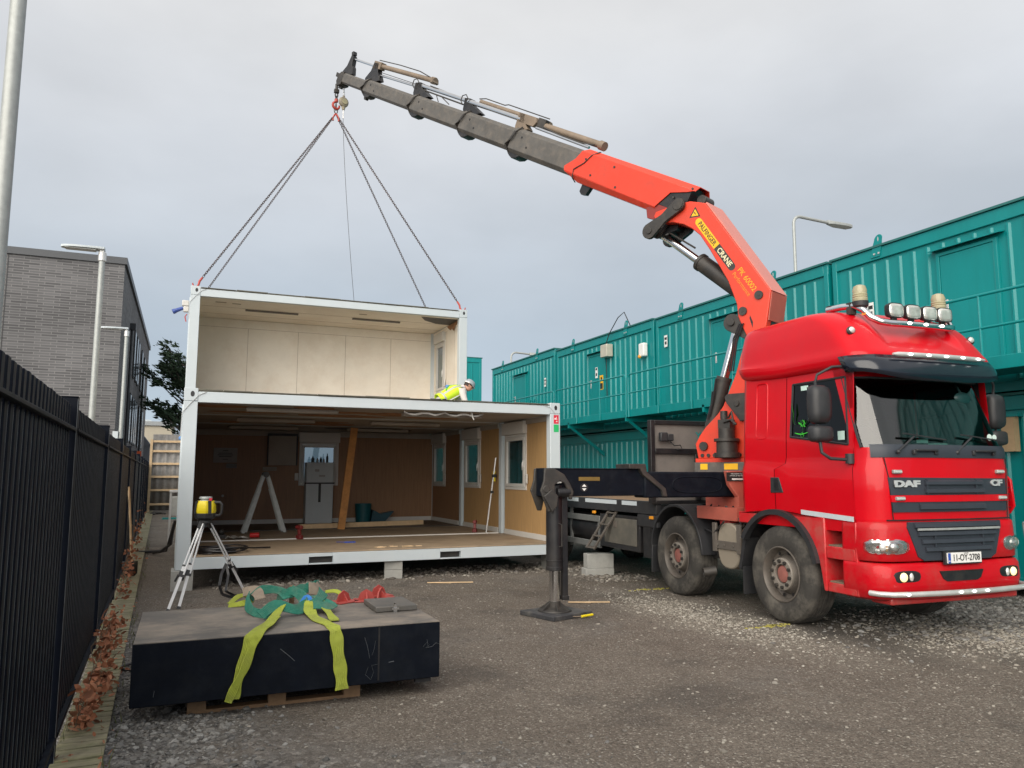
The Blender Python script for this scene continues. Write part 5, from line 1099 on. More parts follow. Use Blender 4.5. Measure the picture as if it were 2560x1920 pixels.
ik = slab([(.69, .70), (1.27, .70), (1.23, .625), (1.18, .60), (.78, .60), (.73, .625)], -.02, .036, 'intake', M_['black'], base=-1.43, bevel=.01)
# lamps: superellipse patches on the rounded corners
def curve_pt(s, z, off, k_, h=.985, yf=-1.43, Rc=.24):
    # s metres along the front outline from the centre, towards side k_
    hx = h-Rc; L1 = hx; L2 = Rc*PI/2
    if s < L1: t = s/hx*.78; x = s; y = yf+.055*(t/.78)**2*.6; nx, ny = 0, -1
    elif s < L1+L2: a = (s-L1)/Rc; x = hx+Rc*math.sin(a); y = yf+.033+Rc*(1-math.cos(a)); nx, ny = math.sin(a), -math.cos(a)
    else: x = h; y = yf+.033+Rc+(s-L1-L2); nx, ny = 1, 0
    return (TC+k_*(x+nx*off), y+ny*off, z)
def lamp(k_, s0, s1, z0, z1, name, m, off=.006, p=3.2, dome=.010, par=trk, n=28, tilt=0):
    mb = MB(); rings_ = []; sc_, zc = (s0+s1)/2, (z0+z1)/2; a_, b_ = (s1-s0)/2, (z1-z0)/2
    for f, o_ in ((1.0, -.01), (1.0, off), (.93, off+dome*.5), (.6, off+dome), (.05, off+dome*1.1)):
        r_ = []
        for i in range(n):
            t = 2*PI*i/n; c, s = math.cos(t), math.sin(t); e = 2/p
            u = a_*f*abs(c)**e*(1 if c > 0 else -1); v = b_*f*abs(s)**e*(1 if s > 0 else -1)
            r_.append(curve_pt(sc_+u, zc+v+tilt*u, o_, k_))
        rings_.append(r_)
    return mb.loft(rings_, cap=True).build(name, m, par, ang=60)
refl = mat('lamp_bowl', (.55, .55, .53), .22, metal=.75, var=.25, scale=16)
for k_ in (-1, 1):
    h0 = lamp(k_, .635, 1.075, .865, 1.012, 'headlight', M_['chrome'], .002, 3.4, .002)
    lamp(k_, .65, 1.06, .875, 1.002, 'reflector', refl, .005, 3.4, .004, h0)
    MB().ball(curve_pt(.80, .938, .0, k_), .062, .040, .056, 14, 8).build('bulb_bowl', refl, h0); MB().ball(curve_pt(.90, .938, .004, k_), .045, .034, .050, 12, 8).build('bulb_bowl', M_['lampglass'], h0)
    MB().ball(curve_pt(.875, .938, .016, k_), .018, .018, .045, 10, 6).build('indicator_bulb', mat('pale_amber', (.55, .33, .15), .3), h0)
    lamp(k_, .64, 1.07, .870, 1.007, 'lens', M_['lens'], .020, 3.4, .014, h0)
    f0 = lamp(k_, .53, .835, .595, .715, 'fog_lamp', M_['black'], .026, 3.0, .004)
    MB().ball(curve_pt(.735, .655, .030, k_), .046, .022, .044, 14, 8).build('lit_bulb', M_['warm'], f0)
    MB().ball(curve_pt(.645, .655, .030, k_), .024, .016, .040, 12, 8).build('small_bulb', M_['lampglass'], f0)
lb = MB(); lpts = [curve_pt(s, .505, o_, -1) for s, o_ in ((1.02, .05), (.95, .085), (.86, .095), (.7, .10), (.45, .11), (.2, .115))]+[curve_pt(s, .505, o_, 1) for s, o_ in ((.0, .115), (.2, .115), (.45, .11), (.7, .10), (.86, .095), (.95, .085), (1.02, .05))]
bar_ = lb.tube(lpts, .026, 12).build('light_bar', M_['alu'], trk)
for s, k_ in ((.78, -1), (.17, -1), (.0, 1), (.18, 1), (.80, 1)):
    MB().ball(curve_pt(s, .512, .143, k_), .026, .010, .013, 12, 6).build('led_lamp', M_['led'], bar_)
# high roof
rfz = [(2.70, .94, -1.16, .68, 0), (2.75, .965, -1.25, .71, 0), (2.80, .985, -1.30, .74, 0), (2.86, .988, -1.305, .745, 0), (2.90, .972, -1.27, .735, 0), (2.98, .962, -1.215, .73, .03), (3.08, .952, -1.14, .725, .075), (3.17, .94, -1.07, .72, .11), (3.25, .922, -.99, .71, .12), (3.31, .91, -.90, .705, .10), (3.37, .885, -.80, .69, .05), (3.41, .82, -.68, .65, .0), (3.425, .66, -.55, .55, 0)]
rr_ = []
for z, h, yf, yr, sc_ in rfz:
    r_ = outline(z, h, yf, yr, [-.80 if z < 3.1 else yf+.40, -.45 if z < 3.3 else -.30, -.1, .1], Rc=.24 if z < 3.3 else .28, scoop=sc_, rc=.12, bow=.07)
    if 2.74 < z < 2.9: r_ = [(x, y, zz+max(0, y)*.10) for x, y, zz in r_]
    if z == 2.74: r_ = [(x, y, zz-(.02 if y > .55 else 0)) for x, y, zz in r_]
    rr_.append(r_)
mb = MB(); mb.loft(rr_, cap=True); mb.build('roof_fairing', M_['red'], trk, sub=1, ang=70)
for k_ in (-1, 1):
    MB().ball((TC+k_*.845, -1.045, 3.115), .045, .03, .038, 14, 8).build('roof_marker_light', M_['lampglass'], trk)
    MB().ball((TC+k_*.846, -1.040, 3.110), .056, .028, .048, 14, 8).build('marker_bezel', M_['dark'], trk)
# sun visor
vs_ = []
vk = list(range(NR-11, NR))+list(range(0, 12))
def vring(z, d, yf): o_ = outline(z, .935+d, yf, .7, [-.9, -.2, .3], Rc=.30); m_ = len(o_); return [o_[k] for k in list(range(m_-11, m_))+list(range(0, 12))]
vis = MB().loft([vring(2.835, .060, -1.325), vring(2.76, .070, -1.375), vring(2.67, .066, -1.405), vring(2.575, .050, -1.415)], ring_closed=False, cap=False)
def vz(p):
    f = min(1, abs(p[0]-TC)/.95); return (p[0], p[1], p[2]+(.055*f**3 if p[2] < 2.62 else 0)+(.03*f**4 if p[2] < 2.7 else 0))
vis.v = [vz(p) for p in vis.v]
o = vis.build('sun_visor', mat('smoked_visor', (.008, .011, .019), .2, var=.05, coat=.3), trk, recalc=False, ang=60); s_ = o.modifiers.new('t', 'SOLIDIFY'); s_.thickness = .008
vb = MB(); vb.tube([(x, -1.385+.06*((x-1.02)/.9)**2, 2.835) for x in (.36, .42, .6, .9, 1.2, 1.5, 1.62)], [.012, .024, .026, .026, .026, .024, .012], 12); vo = vb.build('visor_light_bar', M_['alu'], trk)
for i in range(5): x = .55+.235*i; MB().ball((x, -1.412+.06*((x-1.02)/.9)**2, 2.835), .030, .012, .014, 12, 6).build('led_lamp', M_['led'], vo)
# roof bar, spot lamps, beacons
rb = MB(); rb.tube([(.36, -.50, 3.45), (.37, -.70, 3.445), (.39, -.86, 3.43), (.42, -.95, 3.37), (.44, -1.02, 3.28), (.49, -1.09, 3.225), (.60, -1.12, 3.21), (.8, -1.13, 3.21), (1.0, -1.13, 3.21), (1.25, -1.125, 3.21), (1.42, -1.11, 3.21), (1.52, -1.08, 3.225), (1.57, -1.01, 3.28), (1.60, -.94, 3.37), (1.62, -.85, 3.43), (1.64, -.70, 3.445), (1.64, -.5, 3.45)], .036, 12)
ro = rb.build('roof_light_bar', M_['chrome'], trk, ang=60)
MB().bx(.34, .40, -.56, -.50, 3.34, 3.49).bx(.35, .43, -.84, -.78, 3.34, 3.47).build('bar_bracket', M_['dark'], ro)
for x in (.86, 1.09, 1.32): MB().ball((x-.04, -1.168, 3.215), .030, .010, .017, 12, 6).build('led_lamp', M_['led'], ro)
MB().bx(.395, .41, -1.00, -.95, 3.31, 3.34).build('amber_led', M_['amber'], ro)
for i, x in enumerate((.68, .92, 1.155, 1.37)):
    rg_ = []
    for f, yy in ((.55, .085), (.92, .05), (1.0, .0), (1.0, -.012)):
        rg_.append([(x+.108*f*abs(math.cos(t))**.5*(1 if math.cos(t) > 0 else -1), -1.12+yy, 3.35+.080*f*abs(math.sin(t))**.5*(1 if math.sin(t) > 0 else -1)) for t in [2*PI*k/20 for k in range(20)]])
    sp = MB().loft(rg_).build('spot_lamp', M_['blackp'], trk, ang=50)
    lr = [[(x+.098*f*abs(math.cos(t))**.5*(1 if math.cos(t) > 0 else -1), -1.134-d, 3.35+.070*f*abs(math.sin(t))**.5*(1 if math.sin(t) > 0 else -1)) for t in [2*PI*k/20 for k in range(20)]] for f, d in ((1.0, 0), (.97, .006), (.6, .011), (.05, .013))]
    MB().loft(lr).build('lens', mat('spot_glass', (.62, .62, .58), .16, metal=.5, var=.3, scale=9) if i == 0 else bpy.data.materials['spot_glass'], sp, ang=60)
    MB().bx(x-.03, x+.03, -1.11, -1.07, 3.235, 3.28).build('foot', M_['blackp'], sp, bevel=.006)
bcm = mat('beacon_dome', (.36, .33, .21), .25, var=.12, scale=5)
for x in (.43, 1.56):
    bc = MB().lathe([(0, .07), (.074, .07), (.078, .10), (.072, .11), (.078, .12), (.072, .13), (.077, .145), (.070, .155), (.074, .19), (.06, .235), (.03, .25), (0, .25)], (x, -.90, 3.40), (x, -.90, 4)).build('beacon', bcm, trk, ang=25)
    MB().lathe([(0, 0), (.062, 0), (.080, .02), (.084, .07), (0, .07)], (x, -.90, 3.40), (x, -.90, 4)).build('base', M_['blackp'], bc)
# louvred air deflector on the far front corner
ad_ = MB().prism([(-1.20, 1.215), (-1.06, 1.235), (-1.02, 1.30), (-1.02, 1.54), (-1.08, 1.60), (-1.20, 1.62), (-1.24, 1.58), (-1.26, 1.30)], 'x', TW+.055, TW+.085).bx(TW-.02, TW+.055, -1.05, -1.03, 1.25, 1.58).build('air_deflector', M_['red'], trk, bevel=.012)
for z in (1.29, 1.36, 1.43, 1.50, 1.56): MB().bx(TW-.03, TW+.054, -1.22, -1.06, z-.006, z+.006).build('louvre', M_['black'], ad_)
# door mirrors
def mirrors(s):
    X = lambda u: (-u if s < 0 else TW+u)
    m_ = MB(); m_.tube([(X(-.06), -1.05, 2.735), (X(.12), -1.03, 2.72), (X(.26), -.97, 2.64), (X(.27), -.95, 2.56)], .014, 8).tube([(X(.27), -.98, 1.97), (X(.27), -1.0, 1.85), (X(.20), -1.04, 1.79), (X(.03), -1.07, 1.78)], .017, 8).bx(min(X(-.10), X(-.02)), max(X(-.10), X(-.02)), -1.08, -1.0, 2.71, 2.75).cyl((X(-.01), -1.08, 1.74), (X(-.01), -1.08, 1.84), .045).tube([(X(.27), -.95, 2.58), (X(.27), -.95, 1.95)], .015, 6)
    mo = m_.build('mirror_arm', M_['blackp'], trk, ang=50)
    def shell(z0, z1, nm, w=.118, tilt=0):
        q = MB(); rr2 = []
        for f, yy in ((.55, -.075), (.9, -.055), (1, -.01), (1, .045), (.94, .055)):
            rr2.append([(X(.245)+w*f*abs(math.cos(t))**.5*(1 if math.cos(t) > 0 else -1), -.97+yy-tilt, (z0+z1)/2+(z1-z0)/2*f*abs(math.sin(t))**.5*(1 if math.sin(t) > 0 else -1)) for t in [2*PI*k/24 for k in range(24)]])
        o = q.loft(rr2).build(nm, M_['blackp'], mo, ang=55)
        MB().bx(X(.245)-w*.86, X(.245)+w*.86, -.9155, -.9140, z0+.02, z1-.02).build('mirror_glass', M_['chrome'], o)
    shell(2.14, 2.535, 'main_mirror'); shell(1.955, 2.125, 'wide_mirror', .125)
mirrors(-1); mirrors(1)
# wheels
M_['flange'] = mat('bare_wheel_flange', (.30, .27, .235), .45, metal=.3, var=.2, scale=14, dirt=(.15, .12, .10), dscale=8, damt=.5)
def wheel(x, y, s, steer=0, rr=.53, far=False):
    # s=-1: outer face towards -x
    root = bpy.data.objects.new('wheel', None); COL.objects.link(root); root.parent = trk; root.location = (x, y, rr); root.rotation_euler = (0, 0, steer)
    def A(r, o): return (r, o)
    W2 = .30
    tp_ = [(.300, 0.012), (.330, .0), (.40, -.010), (.47, -.004), (.505, .012), (.526, .04)]
    for i in range(5):
        o0 = .055+i*.05; tp_ += [(.532, o0), (.532, o0+.038), (.522, o0+.040), (.522, o0+.048)]
    tp_ += [(.526, W2-.03), (.49, W2), (.32, W2), (.30, W2-.02)]
    MB().lathe(tp_, (0, 0, 0), (-s, 0, 0), 64).build('tyre', M_['tyre'], root, ang=28)
    rp_ = [(.301, .02), (.305, .006), (.292, .002), (.284, .02), (.268, .05), (.258, .10), (.245, .125), (.205, .125), (.170, .110), (.155, .085), (.115, .080), (.105, .10), (.10, .13), (0, .13)]
    rp2 = [(.301, .02), (.306, .002), (.293, -.002), (.284, .015), (.270, .05), (.262, .095), (.225, .118), (.20, .085), (.178, .035), (.168, .022), (.118, .020), (.105, .032), (.10, .07), (.0, .075)]
    rim = MB().lathe(rp2, (0, 0, 0), (-s, 0, 0), 48).build('rim', M_['rim'], root, ang=30)
    fl = MB().lathe([(.108, .028), (.108, .012), (.165, .010), (.176, .016), (.180, .045), (.165, .045)], (0, 0, 0), (-s, 0, 0), 48).build('wheel_flange', M_['flange'], root, ang=30)
    nt_ = MB()
    for k in range(10):
        a = 2*PI*k/10+.2; nt_.lathe([(.0, -.020), (.010, -.020), (.010, -.012), (.019, -.011), (.019, .012), (0, .012)], (s*.002, .143*math.cos(a), .143*math.sin(a)), (s*1.0, .143*math.cos(a), .143*math.sin(a)), 10)
    nt_.build('wheel_nuts', M_['dark'], root)
    hl = MB()
    for k in range(10):
        a = 2*PI*(k+.5)/10+.2; hl.cyl((s*-.088, .236*math.cos(a), .236*math.sin(a)), (s*-.092, .236*math.cos(a), .236*math.sin(a)), .020, n=12)
    hl.xf(Matrix.Translation((s*.012, 0, 0))).build('vent_holes', M_['black'], root)
    MB().lathe([(0, .025), (.07, .025), (.092, .035), (.10, .07), (.0, .08)], (0, 0, 0), (-s, 0, 0), 32).build('hub', M_['hub'], root)
WB = 2.12
wheel(-.012, 0, -1); wheel(-.012, WB, -1); wheel(TW+.10, 0, 1); wheel(TW+.10, WB, 1)
for y in (6.6, 7.95):
    for x, s in ((.0, -1), (TW+.05, 1)): wheel(x, y, s)
# second axle mudguard
arc3 = [(WB+.61*math.cos(R(a)), .57+.62*math.sin(R(a))) for a in range(-2, 181, 9)]
for x0 in (-.03, TW-.33): MB().loft([[(x0, y, z), (x0+.40, y, z), (x0+.40, y+(y-WB)*.06, z+(z-.57)*.06), (x0, y+(y-WB)*.06, z+(z-.57)*.06)] for y, z in arc3]).build('mudguard', M_['blackp'], trk, bevel=.006)
MB().bx(-.03, .37, WB+.60, WB+.64, .24, .62).build('mud_flap', M_['blackp'], trk, bevel=.006)
# silencer between the axles
sl2 = MB(); pr2 = [(1.07+.225*abs(math.cos(t))**.8*(1 if math.cos(t) > 0 else -1), .745+.285*abs(math.sin(t))**.8*(1 if math.sin(t) > 0 else -1)) for t in [2*PI*k/28 for k in range(28)]]
so = sl2.prism(pr2, 'x', .08, .62).build('silencer', M_['tan_grey'] if 'tan_grey' in M_ else mat('dusty_silencer', (.27, .235, .185), .6, var=.15, scale=5, dirt=(.16, .13, .10), damt=.5), trk, bevel=.02)
MB().bx(.055, .10, .80, 1.36, .70, .80).bx(.05, .08, .78, .86, .66, 1.02).bx(.05, .08, 1.28, 1.36, .66, 1.02).cyl((.05, .92, .75), (.04, .92, .75), .014).cyl((.05, 1.10, .75), (.04, 1.10, .75), .014).cyl((.05, 1.24, .75), (.04, 1.24, .75), .014).build('clamp_band', M_['rim'], so, bevel=.004)
MB().lathe([(.050, 0), (.058, 0), (.058, .16), (.050, .16), (.050, .02)], (.05, 1.30, .42), (-.6, 1.55, .30), 20).build('exhaust_pipe', M_['dark'], trk)
# chassis, bed, side gear
ch = MB(); ch.bx(.55, .67, -.9, 8.6, .72, .98).bx(TW-.67, TW-.55, -.9, 8.6, .72, .98).bx(.2, TW-.2, .5, 2.4, .55, .9).build('chassis', M_['dark'], trk)
pu = MB(); rg = random.Random(2)
for k in range(16):
    a = Vector((rg.uniform(.03, .35), rg.uniform(.72, 1.5), rg.uniform(.95, 1.25))); b = a+Vector((rg.uniform(-.05, .2), rg.uniform(-.4, .6), rg.uniform(-.3, .05))); pu.tube([a, a.lerp(b, .5)+Vector((0, 0, -.10)), b], rg.uniform(.008, .016), 6)
pu.build('hoses', M_['black'], trk); MB().bx(.10, .32, 1.05, 1.25, .98, 1.08).build('valve_block', mat('red_valve', (.30, .02, .02), .5), trk)
MB().bx(.06, .5, .85, 1.7, 1.06, 1.22).build('subframe', M_['maroon'], trk)
bd = MB(); bd.bx(.0, TW+.25, 2.62, 9.2, 1.10, 1.20).bx(-.02, .06, 2.60, 9.2, 1.055, 1.24)
bd.build('flatbed', M_['blackp'], trk, bevel=.004); MB().bx(.07, TW+.2, 2.75, 9.1, 1.201, 1.215).build('deck', M_['timber'], trk)
MB().bx(-.012, .06, 2.60, 3.18, .86, 1.05).build('side_skirt', M_['blackp'], trk, bevel=.02)
for a, b in ((3.16, 3.62), (3.80, 4.92), (5.20, 5.75), (6.1, 6.9), (7.3, 8.4)): MB().bx(-.026, -.021, a, b, 1.165, 1.228).build('marker_tape', M_['white'], trk)
for y in (2.70, 4.55): MB().bx(-.035, -.005, y, y+.09, .985, 1.03).build('side_lamp', M_['amber'], trk, bevel=.005)
tb = MB().bx(.0, .5, 3.12, 4.42, .47, 1.0).build('tool_box', M_['black'], trk, bevel=.01)
MB().bx(-.008, -.001, 3.20, 4.25, .55, .95).build('tool_box_door', mat('dusty_box_door', (.10, .095, .08), .6, dirt=(.16, .14, .11), dscale=3, damt=.7), tb, bevel=.004)
MB().bx(-.016, -.008, 3.82, 3.94, .80, .90).bx(-.022, -.016, 3.86, 3.90, .815, .885).build('lock', M_['rim'], tb)
MB().bx(.0, .3, 2.78, 3.02, .42, 1.04).bx(-.004, .0, 2.82, 2.98, .6, .9).build('side_locker', M_['black'], trk, bevel=.006)
for z0, z1 in ((.85, .95), (.43, .53)): MB().bx(-.012, .03, 4.42, 6.4, z0, z1).build('guard_rail', M_['dark'] if False else mat('grey_guard_rail', (.16, .165, .16), .5, metal=.2, var=.15) if z0 > .8 else bpy.data.materials['grey_guard_rail'], trk, bevel=.008)
MB().bx(.0, .03, 4.42, 4.50, .43, .95).bx(.03, .07, 5.6, 5.66, .38, 1.1).build('guard_post', bpy.data.materials['grey_guard_rail'], trk)
MB().cyl((.3, 4.6, .72), (.3, 5.9, .72), .27, n=24).build('fuel_tank', M_['black'], trk, bevel=.01)
sd_ = MB()
for yy in (0, .26): sd_.bar((.02, 3.86+yy, 1.06), (-.22, 4.22+yy, .44), .022, .05, (0, 1, 0))
for k in range(4): f = .06+k*.305; sd_.bar((.02-.24*f, 3.86+.36*f, 1.06-.62*f), (.02-.24*f, 4.12+.36*f, 1.06-.62*f), .07, .02)
so_ = sd_.build('access_ladder', M_['rim'], trk)
# headboard
hb = MB(); hb.bx(-.10, -.03, 2.58, 2.68, 1.21, 2.42).bx(TW+.05, TW+.12, 2.58, 2.68, 1.21, 2.42).bx(-.03, TW+.05, 2.58, 2.68, 2.36, 2.42).bx(-.03, TW+.05, 2.57, 2.68, 1.93, 2.01).bx(-.03, TW+.05, 2.58, 2.68, 1.21, 1.26).bx(.64, .72, 2.56, 2.60, 1.26, 1.93)
ho = hb.build('headboard', M_['black'], trk, bevel=.006)
MB().bx(-.03, TW+.05, 2.62, 2.66, 1.26, 2.36).build('panel', mat('dusty_panel', (.14, .125, .115), .65, dirt=(.20, .17, .15), dscale=2, damt=.6), ho)
wl = MB().bx(.02, .14, 2.50, 2.57, 2.11, 2.24).bx(.15, .25, 2.52, 2.57, 2.12, 2.22).build('work_lamp', M_['blackp'], ho, bevel=.012); MB().tube([(.2, 2.55, 2.12), (.26, 2.53, 2.05), (.36, 2.53, 2.06), (.40, 2.54, 2.0), (.3, 2.54, 1.99)], .008, 6).build('cable', M_['black'], wl)
text('lettering', 'YH', .16, M_['teal'], ho, (.80, 2.615, 2.20), FRONT, .002, sx=1.1)
# ---------------------------------------------------------------- loader crane; local x along the boom in plan, y lateral (+ = towards the camera), z up
CB = Vector((7.44, -3.97, 0)); TIP = Vector((3.05, 6.09, 0)); CU = (TIP-CB).normalized(); CA = math.atan2(CU.y, CU.x)
crn = thing('loader_crane', 'orange and grey folding loader crane behind the truck cab, boom reaching left', 'crane', CB, CA)
CM = Matrix.Translation(CB) @ Matrix.Rotation(CA, 4, 'Z'); CMi = CM.inverted()
def tl(mb): return mb.xf(CMi @ TM)       # truck-local geometry expressed in the crane's frame
# column
colp = [(1.20, 1.86), (1.24, 2.06), (1.17, 2.18), (1.07, 2.30), (.88, 2.47), (.79, 2.58), (.71, 2.75), (.59, 3.0), (.49, 3.3), (.38, 3.62), (.30, 3.72), (.05, 3.6), (-.02, 3.2), (.05, 2.4), (.10, 1.86)]
co = MB().prism(colp, 'y', .15, .21).prism(colp, 'y', -.21, -.15).prism([(a*.96+.02, b) for a, b in colp[6:]]+[(.55, 1.9), (.60, 2.45)], 'y', -.149, .149).build('column', M_['orange'], crn, bevel=.008)
MB().bx(.08, 1.24, -.22, .225, 1.80, 1.858).build('foot_plate', M_['orange'], co, bevel=.006)
for k in range(9): MB().cyl((1.13-.095*k, .228, 1.90), (1.13-.095*k, .20, 1.90), .026, n=10).build('bolt', M_['dark'], co)
MB().cyl((1.10, .215, 2.03), (1.10, .25, 2.03), .062, n=24).build('pivot_pin', M_['dark'], co)
sm_ = MB(); x0 = .69; sm_.cyl((x0, .33, 1.86), (x0, .33, 1.93), .17, n=24).cyl((x0, .33, 1.93), (x0, .33, 2.08), .14, n=24).cyl((x0, .33, 2.08), (x0, .33, 2.12), .17, n=24).cyl((x0, .33, 2.12), (x0, .33, 2.26), .11).bx(x0-.09, x0+.09, .25, .40, 2.26, 2.38).cyl((x0+.03, .33, 2.38), (x0+.03, .33, 2.5), .05).tube([(x0-.05, .36, 2.4), (x0-.12, .40, 2.48), (x0-.16, .42, 2.3)], .015, 6).tube([(x0, .40, 2.34), (x0-.12, .43, 2.37), (x0-.2, .43, 2.3)], .018, 6)
sm_.build('slew_motor', M_['dark'], crn, bevel=.006)
MB().prism([(.72, 2.62), (.64, 2.52), (.52, 2.36), (.44, 2.36), (.44, 2.74), (.70, 2.74), (.74, 2.70)], 'y', .22, .26).cyl((.56, .26, 2.60), (.56, .28, 2.60), .04).build('valve_bracket', M_['dark'], crn, bevel=.004)
bs = MB(); bs.bx(.02, 1.16, -.42, .40, 1.62, 1.80).build('slew_base', M_['boomgrey'], crn, bevel=.01)
MB().bx(.95, 1.06, .402, .406, 1.70, 1.78).bx(.50, .70, .402, .406, 1.70, 1.78).build('warning_sticker', M_['yellowstk'], crn)
# base frame on the truck (truck local)
bf = tl(MB().bx(.30, TW-.3, .85, 1.85, 1.02, 1.62).prism([(.06, 1.68), (.36, 1.68), (.40, 1.30), (.34, 1.08), (.22, 1.08), (.22, 1.35), (.10, 1.50)], 'y', 1.02, 1.10)).build('base_frame', M_['maroon'], crn, bevel=.01)
pbl = tl(MB().bx(.045, .36, 1.005, 1.012, 1.55, 1.66)).build('load_plate', M_['blackstk'], crn)
for j, ln in enumerate(('MAX MAXIMUM LEGAL', 'CAPACITY OF THIS VEHICLE')):
    t_ = text('lettering', ln, .018, M_['sticker'], crn, (0, 0, 0), (0, 0, 0), .0005); mm = CMi @ TM @ Matrix.Translation((.20, 1.003, 1.64-.024*j)) @ FRONT; t_.matrix_local = mm
tl(MB().bx(.12, .33, 1.0, 1.004, 1.565, 1.585)).build('white_strip', M_['sticker'], crn)
# outriggers
ob = tl(MB().bx(-1.02, .42, 1.20, 1.48, 1.345, 1.665)).build('outrigger_housing', M_['navy'], crn, bevel=.02)
tl(MB().tube([(-.72+.42*math.cos(a)*1, 1.198, 1.505+.10*math.sin(a)) if abs(math.cos(a)) < 2 else 0 for a in [2*PI*i/40 for i in range(40)]], .006, 5, closed=True)).xf(Matrix()).build('pressed_oval', M_['navy'], ob) if False else None
ov = [(-.26+.36*math.copysign(abs(math.cos(t))**.6, math.cos(t)), 1.198, 1.505+.10*math.copysign(abs(math.sin(t))**.7, math.sin(t))) for t in [2*PI*i/36 for i in range(36)]]
tl(MB().tube(ov, .007, 5, closed=True)).build('pressed_oval', M_['navy'], ob)
tl(MB().prism([(-1.25, 1.76), (-1.02, 1.76), (-1.0, 1.66), (-.74, 1.46), (-.72, 1.36), (-.78, 1.36), (-.80, 1.44), (-1.06, 1.63), (-1.10, 1.70), (-1.25, 1.70)], 'y', 1.165, 1.51)).build('end_collar', M_['dark'], crn, bevel=.006)
bm_ = MB().bx(-2.36, -1.0, 1.23, 1.45, 1.372, 1.700).bx(-2.36, -1.0, 1.22, 1.46, 1.69, 1.705)
tl(bm_).build('outrigger_beam', M_['navy'], crn, bevel=.008)
bq = tl(MB().bx(-1.90, -1.62, 1.226, 1.2295, 1.555, 1.60)).build('worn_sticker', mat('worn_gold', (.16, .10, .02), .6, var=.3), crn)
bh = tl(MB().prism([(-1.83+.055*math.cos(t), 1.475+.050*math.sin(t)) for t in [2*PI*i/20 for i in range(20)]], 'y', 1.226, 1.2296)).build('round_hole', M_['black'], crn)
tl(MB().prism([(-1.86, 1.485), (-1.80, 1.485), (-1.83, 1.515)], 'y', 1.222, 1.2255).prism([(-1.86, 1.465), (-1.80, 1.465), (-1.83, 1.435)], 'y', 1.222, 1.2255)).build('arrow_mark', M_['sticker'], crn)
LX, LY = -2.19, 1.30
hdp = [(-2.38, 1.70), (-2.26, 1.70), (-2.13, 1.63), (-2.06, 1.53), (-2.01, 1.43), (-2.03, 1.34), (-2.07, 1.34), (-2.08, 1.44), (-2.13, 1.53), (-2.19, 1.555), (-2.25, 1.51), (-2.25, 1.36), (-2.29, 1.20), (-2.34, 1.20), (-2.40, 1.36), (-2.43, 1.44), (-2.39, 1.56)]
tl(MB().prism(hdp, 'y', 1.44, 1.475)).build('leg_head', M_['dark'], crn, bevel=.008)
tl(MB().prism(hdp, 'y', 1.13, 1.165).cyl((-2.36, 1.12, 1.46), (-2.36, 1.165, 1.46), .045, n=16).cyl((-2.05, 1.12, 1.41), (-2.05, 1.165, 1.41), .032, n=16).prism([(-2.40, 1.38), (-2.30, 1.46), (-2.22, 1.38), (-2.24, 1.26), (-2.30, 1.19)], 'y', 1.10, 1.13)).build('leg_head', M_['dark'], crn, bevel=.008)
tl(MB().ball((-2.20, 1.17, 1.535), .035, .02, .014).ball((-2.165, 1.17, 1.54), .025, .02, .014)).build('lock_block', M_['sticker'], crn, bevel=.01)
tl(MB().cyl((LX, LY, .52), (LX, LY, 1.50), .098, n=24).cyl((LX, LY, .515), (LX, LY, .56), .104, n=24).cyl((LX, LY, .62), (LX, LY, .635), .102, n=24).bx(LX+.09, LX+.16, LY-.035, LY+.035, .20, 1.46).bx(LX+.085, LX+.17, LY-.045, LY+.045, .17, .22).cyl((LX-.02, LY-.13, 1.42), (LX+.14, LY-.13, 1.42), .055, n=18)).build('outrigger_leg', M_['black'], crn, bevel=.005)
tl(MB().cyl((LX, LY, .15), (LX, LY, .54), .066, n=24)).build('leg_piston', M_['chrome'], crn)
tl(MB().tube([(LX+.01, LY-.10, 1.06), (LX+.03, LY-.15, 1.05), (LX+.03, LY-.15, .80), (LX+.02, LY-.09, .79)], .008, 6)).build('leg_handle', M_['dark'], crn)
ft = MB().lathe([(0, .0), (.20, 0), (.195, .012), (.12, .025), (.075, .05), (.07, .11), (0, .11)], (LX, LY, .055), (LX, LY, 1), 24)
for k in range(6):
    a = k*PI/3+.3; c, s = math.cos(a), math.sin(a); n_ = (-s*.006, c*.006); ft.add([(LX+.05*c+n_[0], LY+.05*s+n_[1], .075), (LX+.20*c+n_[0], LY+.20*s+n_[1], .062), (LX+.05*c+n_[0], LY+.05*s+n_[1], .17), (LX+.05*c-n_[0], LY+.05*s-n_[1], .075), (LX+.20*c-n_[0], LY+.20*s-n_[1], .062), (LX+.05*c-n_[0], LY+.05*s-n_[1], .17)], [(0, 1, 2), (5, 4, 3), (0, 3, 4, 1), (1, 4, 5, 2), (2, 5, 3, 0)])
tl(ft).build('leg_foot', M_['dark'], crn)
pw = TM @ Vector((LX, LY, 0))
pad = thing('outrigger_pad', 'square black rubber pad under the outrigger foot', 'pad', (pw.x+.02, pw.y+.0, 0), R(17))
MB().bx(-.31, .31, -.29, .29, 0, .052).build('slab', mat('rubber_pad', (.035, .036, .040), .7, var=.15, scale=10, dirt=(.16, .15, .13), dscale=5, damt=.7), pad, bevel=.008)
MB().tube([(-.01, -.29, .025), (.0, -.34, .03), (.06, -.365, .03)], .006, 6).tube([(.22, -.365, .03), (.27, -.34, .03), (.28, -.29, .025)], .006, 6).build('rope', M_['tan'], pad); MB().cyl((.05, -.365, .03), (.23, -.365, .03), .014).build('grip', M_['yellow'], pad)
